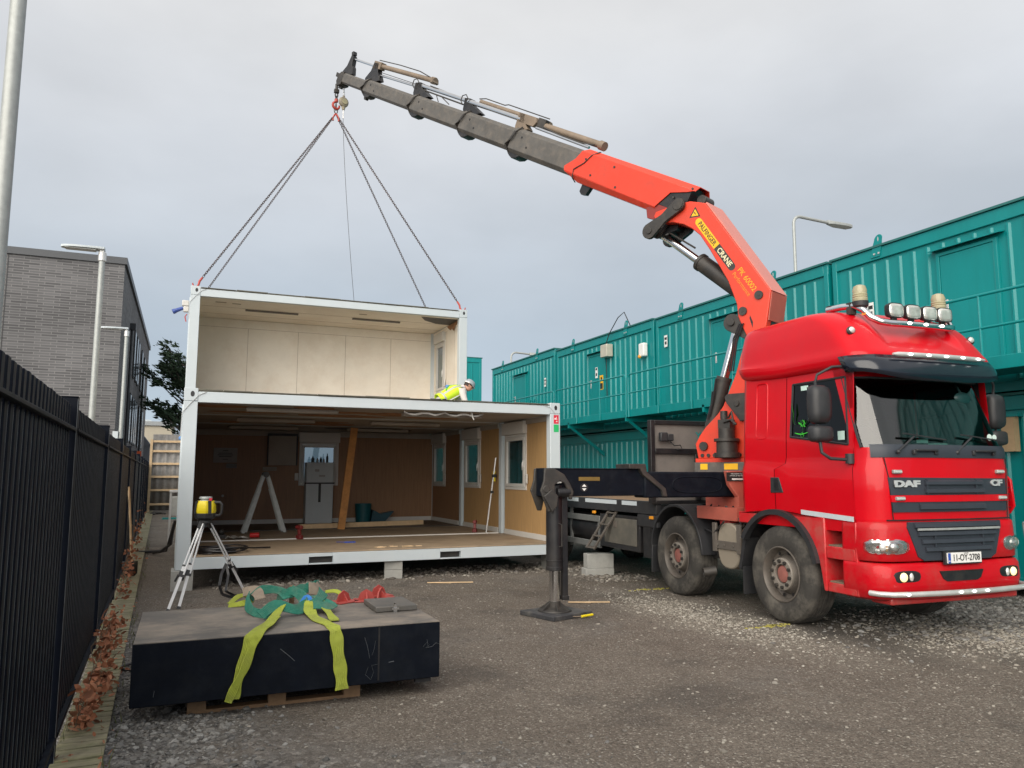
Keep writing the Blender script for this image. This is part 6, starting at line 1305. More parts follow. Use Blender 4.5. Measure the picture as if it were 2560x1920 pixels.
# lift cylinder
def cylr(nm, a, b, f, rb, rr_, y=0, mb_=M_['dark']):
    a = Vector((a[0], y, a[1])); b = Vector((b[0], y, b[1])); m = a.lerp(b, f)
    o = MB().cyl(a, m, rb, n=24).cyl(m-(b-a).normalized()*.05, m, rb*1.08, n=24).build(nm, mb_, crn); MB().cyl(m, b, rr_, n=20).build('rod', M_['chrome'], o); return o
cylr('lift_cylinder', (1.13, 2.08), (.60, 3.73), .56, .10, .062, .06)
MB().tube([(1.02, .18, 2.45), (.95, .19, 2.7), (.90, .18, 2.98)], .016, 6).tube([(1.05, .2, 2.4), (1.0, .17, 2.6), (.96, .19, 2.8)], .012, 6).build('hoses', M_['black'], crn)
# first boom
b1 = [(.34, 3.40), (.44, 3.63), (.51, 3.81), (.52, 3.98), (.64, 4.33), (.91, 4.84), (1.06, 5.09), (1.18, 5.21), (1.32, 5.31), (1.50, 5.385), (1.66, 5.41), (1.78, 5.47), (1.84, 5.55), (1.80, 5.62), (1.5, 5.645), (1.21, 5.64), (.96, 5.55), (.02, 4.10), (.10, 3.66), (.16, 3.40)]
bo = MB().prism(b1, 'y', -.24, .24).build('main_boom', M_['orange'], crn, bevel=.012, segs=2)
topw = MB(); topw.prism([(.955, 5.552), (.020, 4.102), (.0, 4.095), (.938, 5.562)], 'y', -.232, .232); topw.build('top_face', mat('faded_pink_top', (.60, .20, .16), .45, var=.08, scale=3), bo)
MB().prism([(.02, 4.085), (.085, 3.70), (.070, 3.70), (.004, 4.085)], 'y', -.225, .225).build('end_plate', M_['maroon'], bo)
for s, z, r in ((.19, 4.06, .06), (.43, 3.87, .06), (1.02, 5.50, .0)):
    if r: MB().cyl((s, .238, z), (s, .262, z), r, n=24).cyl((s, .262, z), (s, .268, z), .016, n=12).build('pivot_pin', M_['dark'], bo)
lk = MB(); 
def link(mb, a, b, ra, rb_, y0, y1, waist=1):
    a = Vector((a[0], 0, a[1])); b = Vector((b[0], 0, b[1])); d = (b-a).normalized(); n_ = Vector((-d.z, 0, d.x)); pl = []
    an = math.atan2(d.z, d.x); m = a.lerp(b, .5); wr = (ra+rb_)/2*waist
    for k in range(9): t = an+PI/2+PI*k/8; pl.append((a.x+ra*math.cos(t), a.z+ra*math.sin(t)))
    if waist < 1: pl.append((m.x-n_.x*wr, m.z-n_.z*wr))
    for k in range(9): t = an-PI/2+PI*k/8; pl.append((b.x+rb_*math.cos(t), b.z+rb_*math.sin(t)))
    if waist < 1: pl.append((m.x+n_.x*wr, m.z+n_.z*wr))
    return mb.prism(pl, 'y', y0, y1)
link(lk, (.62, 3.74), (.36, 3.56), .125, .10, .13, .22); link(lk, (.62, 3.74), (.36, 3.56), .125, .10, -.22, -.13); lk.cyl((.62, -.23, 3.74), (.62, .25, 3.74), .05, n=20); lk.build('lift_lug', M_['dark'], crn, bevel=.006)
# knuckle cylinder under the first boom and its links
cylr('knuckle_cylinder', (.55, 4.20), (1.86, 5.34), .50, .125, .062, .0)
MB().cyl((1.235, .075, 4.97), (1.80, .085, 5.40), .014, n=10).build('pipe', M_['dark'], crn)
lk = MB()
for y0, y1 in ((.155, .215), (-.215, -.155)): link(lk, (1.88, 5.32), (1.37, 5.61), .122, .10, y0+.10 if y0 > 0 else y0-.10, y1+.10 if y0 > 0 else y1-.10, .62); link(lk, (1.86, 5.33), (1.52, 5.70), .09, .09, y0-.07, y1-.09)
lk.cyl((1.88, -.32, 5.32), (1.88, .33, 5.32), .05, n=20).cyl((1.37, -.30, 5.61), (1.37, .33, 5.61), .085, n=24).cyl((1.10, -.16, 5.67), (1.10, .10, 5.67), .075, n=24); lk.build('knuckle_link', M_['dark'], crn, bevel=.005)
lk = MB(); link(lk, (1.86, 5.33), (1.56, 5.36), .07, .06, -.14, .10); link(lk, (1.70, 5.18), (1.44, 5.34), .04, .07, -.14, -.08); lk.build('inner_link', M_['black'], crn)
# telescopic boom: t along, h across; local frame
def TH(t, h): return (2.38+t*.8622-h*.5066, 6.295+t*.5066+h*.8622)
def section(t0, t1, hh, hw, ch=.3, hc=0):
    # hexagonal box section with chamfered top and bottom edges
    c = hh*ch; pts = [(-hw*.62, hh), (hw*.62, hh), (hw, hh-c), (hw, -hh+c), (hw*.62, -hh), (-hw*.62, -hh), (-hw, -hh+c), (-hw, hh-c)]
    mb = MB(); rings = []
    for t in (t0, t1): rings.append([(TH(t, hc+h)[0], y, TH(t, hc+h)[1]) for y, h in pts])
    mb.loft(rings); return mb
# outer orange sleeve, open at the knuckle end
sh = MB(); hh, hw = .275, .215; w_ = .012
side = [(-1.34, .20), (-1.30, .275), (1.02, .275), (1.10, .225), (1.18, .05), (1.37, -.12), (1.34, -.19), (1.02, -.30), (-.76, -.30), (-.76, -.22), (-.93, .05), (-1.22, .14)]
lo = [p for p in side]
def P3(t, y, h): a = TH(t, h); return (a[0], y, a[1])
for s in (1, -1):
    pl = [(-1.32, .19), (1.10, .205), (1.18, .05), (1.37, -.12), (1.34, -.19), (-.76, -.225), (-.93, .05), (-1.22, .14)]
    n_ = len(pl); sh.add([P3(t, s*hw, h) for t, h in pl]+[P3(t, s*(hw-w_), h) for t, h in pl], [tuple(range(n_)), tuple(range(2*n_-1, n_-1, -1))]+[(i, n_+i, n_+(i+1) % n_, (i+1) % n_) for i in range(n_)])
    q = [(-1.34, hw, .19), (-1.34, hw*.62, .275), (1.03, hw*.62, .275), (1.10, hw, .205)]; sh.add([P3(a, s*b, c) for a, b, c in q]+[P3(a, s*(b-w_), c-w_) for a, b, c in q], [(0, 1, 2, 3), (7, 6, 5, 4), (0, 4, 5, 1), (1, 5, 6, 2), (2, 6, 7, 3), (3, 7, 4, 0)])
    q = [(-.76, hw, -.225), (-.76, hw*.62, -.30), (1.02, hw*.62, -.30), (1.33, hw, -.20)]; sh.add([P3(a, s*b, c) for a, b, c in q]+[P3(a, s*(b-w_), c+w_) for a, b, c in q], [(0, 1, 2, 3), (7, 6, 5, 4), (0, 4, 5, 1), (1, 5, 6, 2), (2, 6, 7, 3), (3, 7, 4, 0)])
for a, b, h in ((-1.34, 1.03, .275), (-.76, 1.02, -.30)):
    w2 = w_ if h > 0 else -w_; q = [(a, -hw*.62, h), (a, hw*.62, h), (b, hw*.62, h), (b, -hw*.62, h)]; sh.add([P3(*v) for v in q]+[P3(v[0], v[1], v[2]-w2) for v in q], [(0, 1, 2, 3), (7, 6, 5, 4), (0, 4, 5, 1), (1, 5, 6, 2), (2, 6, 7, 3), (3, 7, 4, 0)])
ko = sh.build('knuckle_boom', M_['orange'], crn, bevel=.004)
section(-1.27, .9, .235, .195).build('boom_core', M_['black'], ko)
lug = MB(); 
for y0, y1 in ((-.19, -.13), (.13, .19)): lug.prism([TH(-.98, -.02), TH(-.60, -.28), TH(-.70, -.42), TH(-.86, -.40), TH(-1.05, -.20)], 'y', y0, y1)
lug.build('boom_lug', mat('dark_red_lug', (.22, .025, .02), .5), crn, bevel=.004)
for t, h in ((.95, .10), (.72, -.12), (.30, .13), (.12, -.16), (-1.28, .21), (-1.02, .0)): a = TH(t, h); MB().cyl((a[0], .213, a[1]), (a[0], .225, a[1]), .018, n=10).build('bolt', M_['dark'], ko)
cl = MB(); cl.tube([P3(.80, .1, .285), P3(.78, .16, .27), P3(.85, .222, .19), P3(.95, .224, .03), P3(1.12, .224, -.12), P3(1.10, .20, -.26), P3(1.09, .10, -.31)], .010, 6).build('strap', M_['dark'], ko)
MB().prism([TH(.72, -.30), TH(.92, -.30), TH(.92, -.42), TH(.86, -.46), TH(.76, -.44)], 'y', .02, .10).build('sensor', M_['black'], ko)
secs = [(.6, 2.95, .235, .175), (2.4, 4.58, .212, .158), (4.2, 6.42, .190, .142), (6.1, 8.46, .165, .125), (8.1, 9.58, .128, .110)]
bso = []
for i, (a, b, h, w2) in enumerate(secs):
    o = section(a, b, h, w2).build('boom_section', M_['boomgrey'], crn, bevel=.006); bso.append(o)
    # end collar and bracket
    if i < 4:
        c_ = MB(); q = [(-w2, h*.6), (-w2*.62, h+.008), (w2*.62, h+.008), (w2+.012, h*.62), (w2+.012, -h*.6), (w2*.62, -h-.012), (-w2*.62, -h-.012), (-w2, -h*.6)]
        off = [0, -.05, -.05, .02, .13, .05, .05, .0]
        c_.loft([[P3(b-.10+off[k]*1.2+u, y*1.04, hh_*1.03) for k, (y, hh_) in enumerate(q)] for u in (0, .03)]); c_.tube([P3(b-.12, w2*.6, h+.03), P3(b-.10, w2+.025, h*.65), P3(b-.06, w2+.03, .02), P3(b+.07, w2+.03, -h*.5), P3(b-.02, w2*.6, -h-.03)], .013, 6)
        c_.bx(*[0]*0) if False else None
        c_.build('collar', M_['dark'], o)
        MB().prism([TH(b-.0, -h+.01), TH(b-.32, -h), TH(b-.26, -h-.05), TH(b-.14, -h-.085), TH(b-.04, -h-.05)], 'y', -w2*.7, w2*.7).build('slide_block', M_['black'], o, bevel=.006)
    for t, hh_ in ((b-.28, h*.35), (b-.48, -h*.25)):
        a2 = TH(t, hh_); 
        if i < 4: MB().cyl((a2[0], w2-.002, a2[1]), (a2[0], w2+.006, a2[1]), .020, n=10).build('bolt', M_['black'], o)
# extension cylinders and brackets on top
def br(t, h0, h1, back, w_=.035, y=0, wd=.05):
    return MB().prism([TH(t+.06, h0-.05), TH(t+.10, h0+.05), TH(t-back*.4+.05, h1-.10), TH(t-back+.05, h1), TH(t-back-.10, h1-.01), TH(t-back-.16, h1-.16), TH(t-back*.9-.22, h0+.02), TH(t-.15, h0-.02)], 'y', y-wd, y+wd)
br(9.58, .10, .60, .02, y=.02).bx(0, 0, 0, 0, 0, 0).build('tip_bracket', M_['black'], crn, bevel=.004) if False else MB().prism([TH(9.66, .02), TH(9.70, .12), TH(9.56, .30), TH(9.50, .56), TH(9.42, .56), TH(9.36, .34), TH(9.30, .30), TH(9.22, .15), TH(9.45, .10)], 'y', -.05, .06).bx(*(TH(9.50, .60)[0]-.04, TH(9.50, .60)[0]+.04, -.05, .05, TH(9.50, .60)[1]-.04, TH(9.50, .60)[1]+.05)).build('tip_bracket', M_['black'], crn, bevel=.004)
MB().prism([TH(8.50, .05), TH(8.60, .16), TH(8.45, .36), TH(8.42, .56), TH(8.22, .57), TH(8.18, .40), TH(7.98, .22), TH(8.2, .14), TH(8.3, .10)], 'y', -.06, .07).build('cylinder_bracket', M_['black'], crn, bevel=.004)
MB().prism([TH(6.46, .10), TH(6.54, .20), TH(6.58, .42), TH(6.40, .46), TH(6.30, .36), TH(5.95, .24), TH(6.1, .17)], 'y', -.06, .08).build('cylinder_bracket', M_['black'], crn, bevel=.004)
MB().prism([TH(4.62, .12), TH(4.72, .22), TH(4.78, .44), TH(4.60, .46), TH(4.50, .36), TH(4.15, .26), TH(4.3, .20)], 'y', -.06, .08).build('cylinder_bracket', M_['black'], crn, bevel=.004)
MB().prism([TH(3.00, .14), TH(3.06, .24), TH(3.08, .50), TH(2.92, .50), TH(2.86, .36), TH(2.70, .26), TH(2.8, .22)], 'y', -.06, .09).build('cylinder_bracket', M_['tan'], crn, bevel=.004)
def c3_(t0, t1, h0, h1, r, nm, m, y=0, par=crn): return MB().cyl(P3(t0, y, h0), P3(t1, y, h1), r, n=16).build(nm, m, par)
c3_(9.48, 8.30, .50, .49, .030, 'chrome_rod', M_['chrome'])
o = c3_(8.15, 6.12, .53, .575, .053, 'extension_cylinder', M_['tan'])
MB().prism([TH(8.42, .42), TH(8.42, .60), TH(8.12, .61), TH(8.12, .45)], 'y', -.07, .07).cyl(P3(6.14, -.0, .575), P3(6.02, 0, .578), .075, n=14).bx(*(TH(6.05, .57)[0]-.03, TH(6.05, .57)[0]+.03, -.09, .09, TH(6.05, .57)[1]-.05, TH(6.05, .57)[1]+.05)).build('end_block', M_['tan'], o, bevel=.005)
MB().tube([P3(8.25, .05, .64), P3(7.4, .05, .67), P3(6.6, .05, .67), P3(6.2, .03, .62)], .012, 6).build('pipe', M_['dark'], o)
c3_(8.20, 6.5, .335, .36, .026, 'thin_rod', M_['chrome']); c3_(8.2, 6.6, .40, .40, .007, 'wire', M_['dark'])
c3_(6.45, 4.70, .405, .405, .044, 'chrome_rod', M_['chrome'], .03); c3_(6.3, 4.8, .33, .31, .016, 'pipe', M_['dark'], .05); c3_(6.2, 5.6, .46, .445, .014, 'pipe', M_['dark'], -.05)
c3_(4.68, 3.0, .40, .392, .044, 'chrome_rod', M_['chrome'], .05)
o = c3_(4.45, 2.35, .475, .47, .046, 'extension_cylinder', M_['tan'], -.08)
MB().tube([P3(4.5, -.06, .52), P3(4.3, -.05, .56), P3(3.7, -.05, .55), P3(3.6, -.05, .58), P3(2.4, -.05, .56)], .011, 6).build('pipe', M_['dark'], o)
MB().prism([TH(3.06, .33), TH(3.06, .50), TH(2.60, .50), TH(2.55, .42), TH(2.60, .33)], 'y', -.03, .09).build('end_block', M_['tan'], crn, bevel=.006)
MB().prism([TH(2.56, .36), TH(2.56, .52), TH(2.36, .52), TH(2.36, .36)], 'y', -.08, .06).build('end_block', M_['dark'], crn, bevel=.006)
o = c3_(2.36, .95, .41, .405, .060, 'extension_cylinder', M_['tan'], .0)
MB().cyl(P3(.96, 0, .405), P3(.86, 0, .40), .080, n=14).build('end_cap', M_['tan'], o)
c3_(2.5, 1.1, .33, .30, .024, 'chrome_rod', M_['chrome'], .09)
MB().tube([P3(2.35, .07, .38), P3(1.9, .10, .34), P3(1.3, .10, .33), P3(1.0, .09, .37)], .012, 6).build('pipe', M_['dark'], crn)
cyk = MB()
for t in (6.5, 4.72): cyk.tube([P3(t+.02, .11, .30), P3(t+.10, .12, .36), P3(t+.10, .12, .46), P3(t, .12, .50), P3(t-.10, .12, .44), P3(t-.06, .12, .36)], .011, 6)
cyk.tube([P3(5.6, .06, .20), P3(5.7, .08, .30), P3(5.55, .08, .32), P3(5.2, .08, .22)], .010, 6); cyk.build('hydraulic_pipe', M_['dark'], crn)
# tip head
th_ = MB().prism([TH(9.50, .14), TH(9.64, .12), TH(9.72, .02), TH(9.74, -.12), TH(9.66, -.22), TH(9.50, -.16)], 'y', -.115, .118).prism([TH(9.74, .06), TH(9.86, .08), TH(9.86, -.02), TH(9.74, -.04)], 'y', .02, .10).prism([TH(9.72, -.12), TH(9.70, -.26), TH(9.58, -.26), TH(9.56, -.14)], 'y', -.03, .03)
th_.build('tip_head', M_['dark'], crn, bevel=.006)
a = TH(8.46, -.17); MB().prism([(a[0]+.02, a[1]+.02), (a[0]+.02, a[1]-.13), (a[0]-.03, a[1]-.16), (a[0]-.09, a[1]-.13), (a[0]-.10, a[1]+.02)], 'y', -.04, .04).build('slide_lug', M_['dark'], crn, bevel=.006)
# stickers and lettering on the first boom (near face y = .24)
bd_ = Vector((.02-.96, 0, 4.10-5.55)).normalized()      # down the boom
up_ = Vector((0, 1, 0)).cross(bd_); up_.normalize()
if up_.z < 0: up_ = -up_
RM = Matrix((( -bd_.x*-1, 0, 0), (0, 0, 0), (0, 0, 0)))
# text frame: x axis runs down the boom, z axis out of the near face (+y), y axis = z cross x
xax = bd_; zax = Vector((0, 1, 0)); yax = zax.cross(xax).normalized()
TR = Matrix((xax, yax, zax)).transposed().to_4x4()
def onb(d, h, y=.2415):      # d metres down from the top end point, h across (towards the upper edge +)
    p = Vector((.96, 0, 5.55))+bd_*d+yax*h; return Vector((p.x, y, p.z))
def plate_on(d0, d1, h0, h1, nm, m, r0=False, r1=False, y=.2412):
    pts = []; hm = (h0+h1)/2; rr_ = abs(h1-h0)/2
    if r0: pts += [onb(d0+rr_-rr_*math.sin(t), hm+rr_*math.cos(t), y) for t in [PI*k/8 for k in range(9)]]
    else: pts += [onb(d0, max(h0, h1), y), onb(d0, min(h0, h1), y)]
    if r1: pts += [onb(d1-rr_+rr_*math.sin(t), hm-rr_*math.cos(t), y) for t in [PI*k/8 for k in range(9)]]
    else: pts += [onb(d1, min(h0, h1), y), onb(d1, max(h0, h1), y)]
    n_ = len(pts); return MB().add([tuple(p) for p in pts]+[(p.x, p.y-.0008, p.z) for p in pts], [tuple(range(n_)), tuple(range(2*n_-1, n_-1, -1))]).build(nm, m, bo)
HC = -.235
plate_on(.10, .66, HC-.055, HC+.055, 'yellow_name_plate', M_['yellowstk'], r0=True); plate_on(.66, 1.12, HC-.055, HC+.055, 'dark_name_plate', M_['dark'], r1=True)
text('lettering', 'PALFINGER', .098, M_['blackstk'], bo, onb(.395, HC-.003, .2422), TR, .0006, bold=.0015, sx=.92)
text('lettering', 'CRANE', .105, mat('cream_print', (.70, .66, .42), .5), bo, onb(.875, HC-.003, .2422), TR, .0006, bold=.002, sx=.98)
text('lettering', 'PK 60002', .110, M_['yellowstk'], bo, onb(1.37, HC+.065, .2422), TR, .0006, bold=-.001, sx=.95)
text('lettering', 'Performance', .082, mat('gold_print', (.60, .25, .02), .5), bo, onb(1.37, HC-.035, .2422), TR, .0006, sx=1.0)
def tri(c, r, nm, m, y, par): 
    pts = [(c[0]+r*math.cos(t), c[1]+r*math.sin(t)) for t in (R(95), R(215), R(335))]
    return MB().add([(a, y, b) for a, b in pts]+[(a, y-.0008, b) for a, b in pts], [(0, 1, 2), (5, 4, 3)]).build(nm, m, par)
t0 = tri((1.13, 5.43), .105, 'warning_triangle', M_['blackstk'], .2412, bo); tri((1.13, 5.43), .070, 'yellow_field', M_['yellowstk'], .2418, t0)
MB().add([(1.14, .2424, 5.46), (1.11, .2424, 5.43), (1.125, .2424, 5.43), (1.10, .2424, 5.395), (1.145, .2424, 5.435), (1.13, .2424, 5.437), (1.155, .2424, 5.455)], [(0, 1, 2, 3, 4, 5, 6)]).build('bolt_symbol', M_['blackstk'], t0)
MB().prism([(.30, 3.62), (.34, 3.76), (.33, 3.80), (.29, 3.70)], 'y', .236, .2412).build('slot', M_['black'], bo)
# hollow at the boom foot
MB().prism([(.088, 3.74), (.075, 3.66), (.12, 3.5), (.16, 3.5)], 'y', -.2, .12).cyl((.08, -.05, 3.60), (-.12, -.05, 3.63), .03).build('boom_foot_hose', M_['black'], bo)

# hoses along the inner side of the first boom and column
hz = MB()
for o_ in (0, .03, .06): hz.tube([(.60+o_, .252, 3.05), (.52+o_, .256, 3.5), (.42+o_, .262, 3.70)], .011, 6)
hz.tube([(1.30, .10, 5.34), (1.08, .16, 5.16), (.86, .14, 4.80), (.66, .13, 4.42)], .014, 6).tube([(1.36, .05, 5.36), (1.10, .05, 5.12), (.90, .02, 4.80)], .012, 6)
hz.tube([(1.22, -.05, 5.74), (1.40, .06, 5.78), (1.58, .10, 5.66), (1.62, .10, 5.50)], .014, 6).tube([(1.20, .05, 5.76), (1.44, .15, 5.74), (1.60, .18, 5.58)], .012, 6)
hz.build('hoses', M_['black'], crn)
# ---------------------------------------------------------------- hook, chains and fall arrester (world coordinates)
RING = Vector((3.045, 6.09, 10.47))
hk = thing('crane_hook', 'red crane hook and shackle hanging from the boom tip', 'hook', RING)
tipw = CM @ Vector((10.98, 0, 0)); ox, oy = tipw.x-RING.x, tipw.y-RING.y
def torus(c, ra, rb_, tube, axis_u, axis_v, n=14, m=6):
    pts = [Vector(c)+Vector(axis_u)*ra*math.cos(t)+Vector(axis_v)*rb_*math.sin(t) for t in [2*PI*i/n for i in range(n)]]
    mb = MB(); mb.tube(pts, tube, m, closed=True); return mb
X_, Z_ = Vector((.95, .3, 0)).normalized(), Vector((0, 0, 1)); Y_ = Vector((-.3, .95, 0)).normalized()
MB().cyl((ox, oy, .50), (ox, oy, .66), .035).bx(ox-.06, ox+.06, oy-.04, oy+.04, .44, .52).merge(torus((ox, oy, .38), .035, .055, .016, X_, Z_)).merge(torus((ox, oy, .30), .035, .05, .016, Y_, Z_)).build('shackle', M_['dark'], hk)
hr_ = mat('red_hook', (.40, .05, .035), .5, var=.2)
hm = MB(); hm.cyl((ox, oy, .20), (ox, oy, .27), .045); hm.tube([Vector((ox*.5, oy*.5, 0))+X_*(.085*math.cos(a))+Z_*(.085*math.sin(a)+.11) for a in [R(90+15*i) for i in range(20)]], [.022+.012*math.sin(i/19*PI) for i in range(20)], 8); hm.build('hook', hr_, hk)
sl = thing('chain_sling', 'four legged chain sling holding the raised white cabin from the hook', 'chain sling', RING)
ringm = MB().merge(torus((0, 0, -.02), .045, .075, .012, X_, Z_)).merge(torus((0, 0, .07), .012, .10, .010, X_, Z_)); ringm.build('master_link', M_['dark'], sl)
steel = mat('chain_steel', (.09, .065, .06), .5, metal=.4, var=.3)
def chain(a, b, pitch=.052, r=.0070):
    d = b-a; L_ = d.length; d.normalize(); u = d.orthogonal().normalized(); v = d.cross(u); n = int(L_/pitch); mb = MB()
    for i in range(n):
        c = a+d*(i+.5)*pitch; w = u if i % 2 else v
        pts = [c+d*(.038*s_)+w*(.0185*q) for s_, q in ((1, 0), (.72, 1), (-.72, 1), (-1, 0), (-.72, -1), (.72, -1))]
        mb.tube(pts, r, 4, closed=True)
    return mb
zt = ZB+2.591+.045+2.591
for (x, y) in ((.10, 2*MD+.10), (.10, 3*MD-.10), (MW-.10, 2*MD+.10), (MW-.10, 3*MD-.10)):
    e = Vector((x, y, zt+.03))-RING; a = Vector((0, 0, -.10)); d = (e-a).normalized()
    c = chain(a+d*.12, e-d*.22).build('chain', steel, sl, ang=60)
    MB().bar(a, a+d*.12, .03, .02, (0, 1, 0)).build('connector', hr_, sl)
    q = d.cross(Vector((0, 0, 1))).cross(d).normalized()
    MB().tube([e-d*.22, e-d*.12, e-d*.04-q*.03, e+d*.03-q*.02, e+d*.05+q*.04, e+d*.01+q*.085], [.022, .024, .022, .020, .018, .012], 8).build('cabin_hook', hr_, sl)
for dx_ in (-.07, .07): MB().tube([(dx_*.4, -.02, -.12), (dx_, -.03, -.22), (dx_*1.0, -.03, -.30)], [.012, .016, .024], 6).build('spare_hook', hr_, sl)
fa = thing('fall_arrester', 'round fall arrest block hanging beside the crane hook with its line running down', 'fall arrester', RING)
fx, fy_ = .17, -.06
c = MB().lathe([(0, -.05), (.09, -.05), (.12, -.03), (.13, 0), (.12, .03), (.09, .05), (0, .05)], (fx, fy_, .20), (fx+.3, fy_-.95, .20), 24); c.cyl((fx, fy_, .07), (fx, fy_, .0), .05, .03).cyl((fx, fy_, .30), (fx, fy_, .36), .03); c.build('housing', mat('arrester_case', (.24, .21, .16), .5, dirt=(.4, .36, .2), dscale=9), fa)
MB().cyl((fx+.02, fy_-.055, .20), (fx+.022, fy_-.062, .20), .07, n=16).build('disc', mat('pale_disc', (.38, .35, .22), .5), fa)
MB().merge(torus((fx, fy_, .42), .02, .05, .008, X_, Z_)).merge(torus((fx, fy_, .52), .02, .06, .008, Y_, Z_)).cyl((fx, fy_, .02), (fx, fy_, -.22), .014).build('connector', M_['alu'], fa)
ln = [(fx+(.55-fx)*t**1.3, fy_+(-.1)*t, -.22-(10.47-.22-5.55)*t) for t in [i/20 for i in range(21)]]
MB().tube(ln, .006, 4).build('line', M_['dark'], fa)

# ---------------------------------------------------------------- people
def skinned(name, joints, edges, m, parent, sub=2):
    me = bpy.data.meshes.new(name); me.from_pydata([j[0] for j in joints], edges, []); me.update()
    o = bpy.data.objects.new(name, me); COL.objects.link(o); o.parent = parent
    sk = o.modifiers.new('skin', 'SKIN'); sk.use_smooth_shade = True
    for i, j in enumerate(joints):
        r = j[1]; me.skin_vertices[0].data[i].radius = r if isinstance(r, tuple) else (r, r)
    me.skin_vertices[0].data[0].use_root = True
    sb_ = o.modifiers.new('sub', 'SUBSURF'); sb_.levels = sub; sb_.render_levels = sub
    me.materials.append(m); return o
def ensure_skin(me):
    if not me.skin_vertices:
        b = bmesh.new(); b.from_mesh(me); b.verts.layers.skin.verify(); b.to_mesh(me); b.free()
def skinned2(name, joints, edges, m, parent, sub=2):
    me = bpy.data.meshes.new(name); me.from_pydata([j[0] for j in joints], edges, []); ensure_skin(me)
    o = bpy.data.objects.new(name, me); COL.objects.link(o); o.parent = parent
    sk = o.modifiers.new('skin', 'SKIN'); sk.use_smooth_shade = True
    for i, j in enumerate(joints):
        r = j[1]; me.skin_vertices[0].data[i].radius = r if isinstance(r, tuple) else (r, r)
    me.skin_vertices[0].data[0].use_root = True
    sb_ = o.modifiers.new('sub', 'SUBSURF'); sb_.levels = sub; sb_.render_levels = sub
    me.materials.append(m); return o
def hand(root, d, n, m, parent, side=1):
    # palm along d, back of the hand n; five separate curled fingers
    d = Vector(d).normalized(); n = Vector(n).normalized(); s = d.cross(n).normalized()*side; root = Vector(root)
    J = [(root, .026), (root+d*.045, (.034, .018)), (root+d*.085, (.036, .017))]; E_ = [(0, 1), (1, 2)]
    skinned2('hand', J, E_, m, parent)
    for k, (o_, L_) in enumerate(((.030, .072), (.011, .080), (-.009, .074), (-.028, .058))):
        b = root+d*.080+s*o_; J = [(b, .0095), (b+d*L_*.4-n*.004, .009), (b+d*L_*.75-n*.018, .0085), (b+d*L_*.9-n*.038, .0075)]; skinned2('finger', J, [(0, 1), (1, 2), (2, 3)], m, parent, 1)
    b = root+d*.03+s*.028; skinned2('thumb', [(b, .011), (b+d*.025+s*.022, .0105), (b+d*.052+s*.026-n*.012, .009)], [(0, 1), (1, 2)], m, parent, 1)
def head(parent, c, fwd, up, hel, rim):
    fwd = Vector(fwd).normalized(); up = (Vector(up)-fwd*Vector(up).dot(fwd)).normalized(); s = fwd.cross(up); c = Vector(c)
    M3 = Matrix((fwd, s*-1, up)).transposed().to_4x4(); M4 = Matrix.Translation(c) @ M3
    mb = MB(); rings = []
    prof_ = [(-.115, .030, -.0), (-.105, .052, .012), (-.08, .066, .010), (-.05, .075, .006), (-.01, .080, .0), (.03, .083, -.006), (.07, .078, -.012), (.10, .055, -.014), (.118, .02, -.014)]
    for z, r, o_ in prof_: rings.append([(o_+r*1.18*math.cos(t)*(1 if math.cos(t) > 0 else 1.05), r*.92*math.sin(t), z) for t in [2*PI*k/20 for k in range(20)]])
    mb.loft(rings); mb.ball((.100, 0, -.018), .016, .012, .026, 10, 6)                          # nose
    for q in (-1, 1): mb.ball((-.005, q*.076, -.012), .018, .008, .030, 10, 6)                      # ears
    mb.ball((.086, 0, -.062), .012, .024, .010, 10, 5)
    h = mb.xf(M4).build('head', M_['skin'], parent, ang=60)
    e = MB()
    for q in (-1, 1): e.ball((.087, q*.030, .008), .008, .013, .007, 8, 5)
    e.xf(M4).build('eyes', M_['hair'], parent)
    hb_ = MB(); hb_.loft([[(o_-.004+r*1.2*math.cos(t), r*.96*math.sin(t), z+(-.05 if math.cos(t) < .1 else .02)) for t in [2*PI*k/20 for k in range(20)]] for z, r, o_ in [(.0, .083, -.006), (.03, .086, -.006), (.07, .081, -.012), (.10, .058, -.014), (.12, .022, -.014)]]).xf(M4).build('hair', M_['hair'], parent, ang=60)
    hm_ = MB(); hm_.loft([[(-.005+r*1.22*math.cos(t), r*1.02*math.sin(t), z) for t in [2*PI*k/28 for k in range(28)]] for z, r in [(.035, .100), (.05, .104), (.08, .102), (.115, .088), (.14, .062), (.152, .025)]]).xf(M4)
    ho_ = hm_.build('helmet', hel, parent, ang=60); MB().loft([[(.06+a*math.cos(t)*.09, .085*math.sin(t), z) for t in [PI*(-.5+k/10) for k in range(11)]] for a, z in ((.6, .048), (1.0, .036), (1.0, .031), (.6, .040))], ring_closed=False, cap=False).xf(M4).build('helmet_peak', hel, ho_)
    st_ = MB(); st_.loft([[(-.005+.1035*1.24*math.cos(t), .1035*1.05*math.sin(t), z+.02*math.cos(t)) for t in [PI*.55+PI*.9*k/12 for k in range(13)]] for z in (.03, .062)], ring_closed=False, cap=False).xf(M4); o = st_.build('helmet_band', rim, ho_, recalc=False); s_ = o.modifiers.new('t', 'SOLIDIFY'); s_.thickness = .004
    return h
